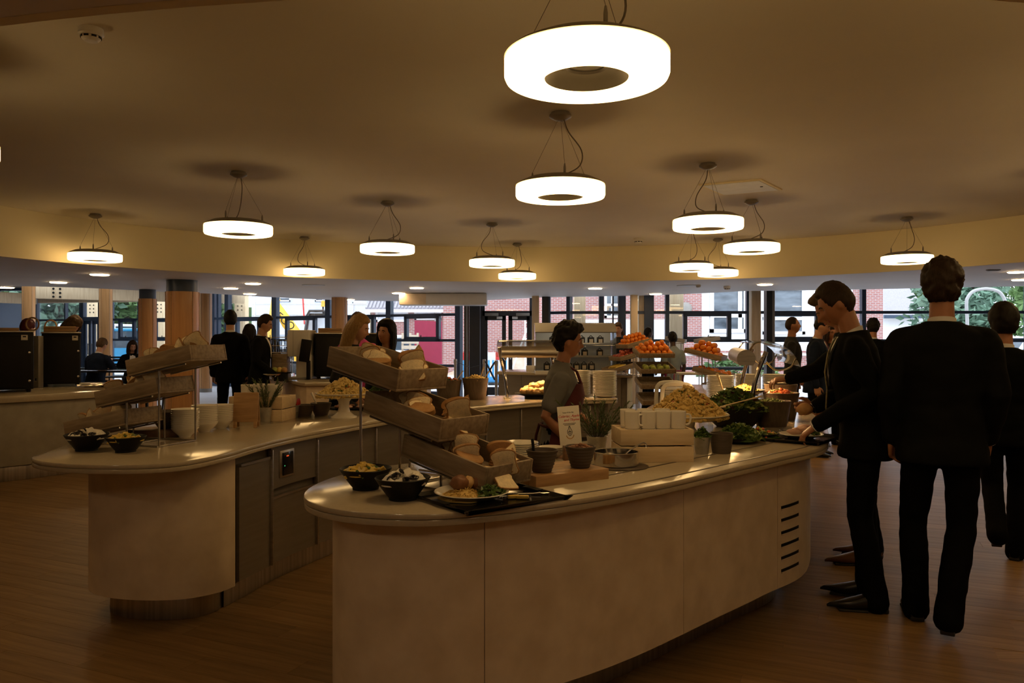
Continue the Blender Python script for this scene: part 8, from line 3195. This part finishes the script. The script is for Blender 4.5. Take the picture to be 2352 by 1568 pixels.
# people behind the left ovens
person('person with short dark red hair behind the left ovens', (60 - CX) / F_PX * 10.9, 10.9, rp(170), 1.70, dict(nod=rp(12)), top='shirt_bluegrey', hair=dict(th=0.018, top=0.022, mess=0.004, front=0.5, back=-0.5), hair_mat='hair_red', fem=0.8, kind='shirt', vox=0.015)
person('person with light brown hair bending down behind the labelled oven', (140 - CX) / F_PX * 11.3, 11.3, rp(70), 1.80, dict(lean=rp(14), nod=rp(42)), top='shirt_bluegrey', hair=dict(th=0.020, top=0.03, mess=0.010, front=0.45, long=0.12), hair_mat='hair_light', fem=0.7, kind='shirt', vox=0.015)


def sit(H=1.75, dz=0.62 - 0.45):
    """seat height offset dz above a normal chair"""
    return dict(pelvis=(0, 0.05, -0.43 + dz), knL=(0.13, -0.40, 0.52 + dz), knR=(-0.13, -0.40, 0.52 + dz), anL=(0.12, -0.38, 0.10 + dz), anR=(-0.12, -0.38, 0.10 + dz),
                elL=(0.26, -0.10, 0.80 + dz), elR=(-0.26, -0.10, 0.80 + dz), wrL=(0.12, -0.33, 0.76 + dz), wrR=(-0.12, -0.33, 0.76 + dz), lean=rp(12), nod=rp(20))


person('fair-haired man in a dark jacket sitting with his back turned, far left', (222 - CX) / F_PX * 14.0, 14.0, rp(170), 1.80, sit(1.8, 0.10), top='suit_navy', hair=SHORT, hair_mat='hair_light', vox=0.015, skin='skin')
person('girl with long brown hair sitting at the far left, looking down to the right', (302 - CX) / F_PX * 16.2, 16.2, rp(35), 1.72, sit(1.72, 0.12), top='suit_black', hair=dict(th=0.014, top=0.016, front=0.55, long=0.20), hair_mat='hair_brown', fem=1, vox=0.014, skin='skin')
person('dark-haired person sitting beyond the thick column, only the hair showing', (374 - CX) / F_PX * 15.3, 15.7, rp(200), 1.75, sit(1.75, 0.12), top='suit_black', hair=SHORT, hair_mat='hair_black', vox=0.017, face=False)
for i, (px, y, lab) in enumerate(((222, 14.0, 'black stool under the seated fair-haired man'), (302, 16.2, 'black stool under the seated girl'), (374, 15.7, 'black stool under the hidden seated person'))):
    t = thing('stool', lab, 'stool', ((px - CX) / F_PX * (y if i < 2 else 15.3), y + (0.06 if i != 1 else 0.05), 0))
    zs = 0.52 if i == 0 else 0.53
    B().rbox((0, 0, zs - 0.10), (0.34, 0.34, 0.04), 0.012).build('seat', 'black', t)
    for sx in (-1, 1):
        for sy in (-1, 1):
            B().tube([(sx * 0.15, sy * 0.15, 0), (sx * 0.13, sy * 0.13, zs - 0.11)], 0.014, 8).build('leg', 'black', t)
# people on the far side
person('girl with tied-back light hair behind the right end of the display case', (1421 - CX) / F_PX * 14.65, 14.65, rp(-25), 1.735, dict(nod=rp(12)), top='black_knit', hair=dict(th=0.012, top=0.012, front=0.55, bun=1, nape=1), hair_mat='hair_light', fem=1, kind='knit', vox=0.014, skin='skin')
person('man with cropped black hair beside the pale post, looking right', (1488 - CX) / F_PX * 15.4, 15.4, rp(110), 1.66, dict(), top='shirt_bluegrey', hair=dict(th=0.006, top=0.006, mess=0.002), hair_mat='hair_black', kind='knit', vox=0.016, skin='skin_dark')
person('server in a blue-grey shirt, back turned, between the fruit stands', (1549 - CX) / F_PX * 12.6, 12.7, rp(190), 1.545, dict(nod=rp(12)), top='shirt_bluegrey', hair=dict(th=0.012, top=0.014, mess=0.004, bun=1), hair_mat='hair_black', fem=0.7, kind='shirt', sleeve=0.7, apron='apron_pink', vox=0.014, skin='skin_dark')
person('man with a shaved head in a dark jumper beyond the right heat lamp', (1826 - CX) / F_PX * 10.4, 10.5, rp(70), 1.74, dict(elR=(-0.27, 0.02, 1.18), wrR=(-0.24, -0.1, 0.95), turn=rp(6), nod=rp(-6)), top='black_knit', hair=dict(th=0.0025, top=0.002, mess=0.001, front=0.62), hair_mat='hair_brown', kind='knit', vox=0.013, skin='skin_tan', wide=1.1)
person('young man in a navy suit and red tie beside the man with the shaved head', (1876 - CX) / F_PX * 9.6, 9.65, rp(62), 1.72, dict(nod=rp(20), lean=rp(4)), top='suit_navy', hair=dict(th=0.009, top=0.016, mess=0.004), hair_mat='hair_black', tie='tie_red', vox=0.012, skin='skin')
person('dark-haired woman in black behind the young man with the red tie', (1906 - CX) / F_PX * 10.6, 10.6, rp(10), 1.63, dict(nod=rp(8)), top='black_knit', hair=dict(th=0.014, top=0.014, front=0.5, long=0.22), hair_mat='hair_brown', fem=1, kind='knit', vox=0.014, skin='skin_tan')
person('person with spiky dark hair, only the hair showing between the suits', (2005 - CX) / F_PX * 11.2, 11.2, rp(150), 1.71, dict(nod=rp(10)), top='suit_black', hair=dict(th=0.014, top=0.03, mess=0.014), hair_mat='hair_black', vox=0.016, skin='skin_tan')
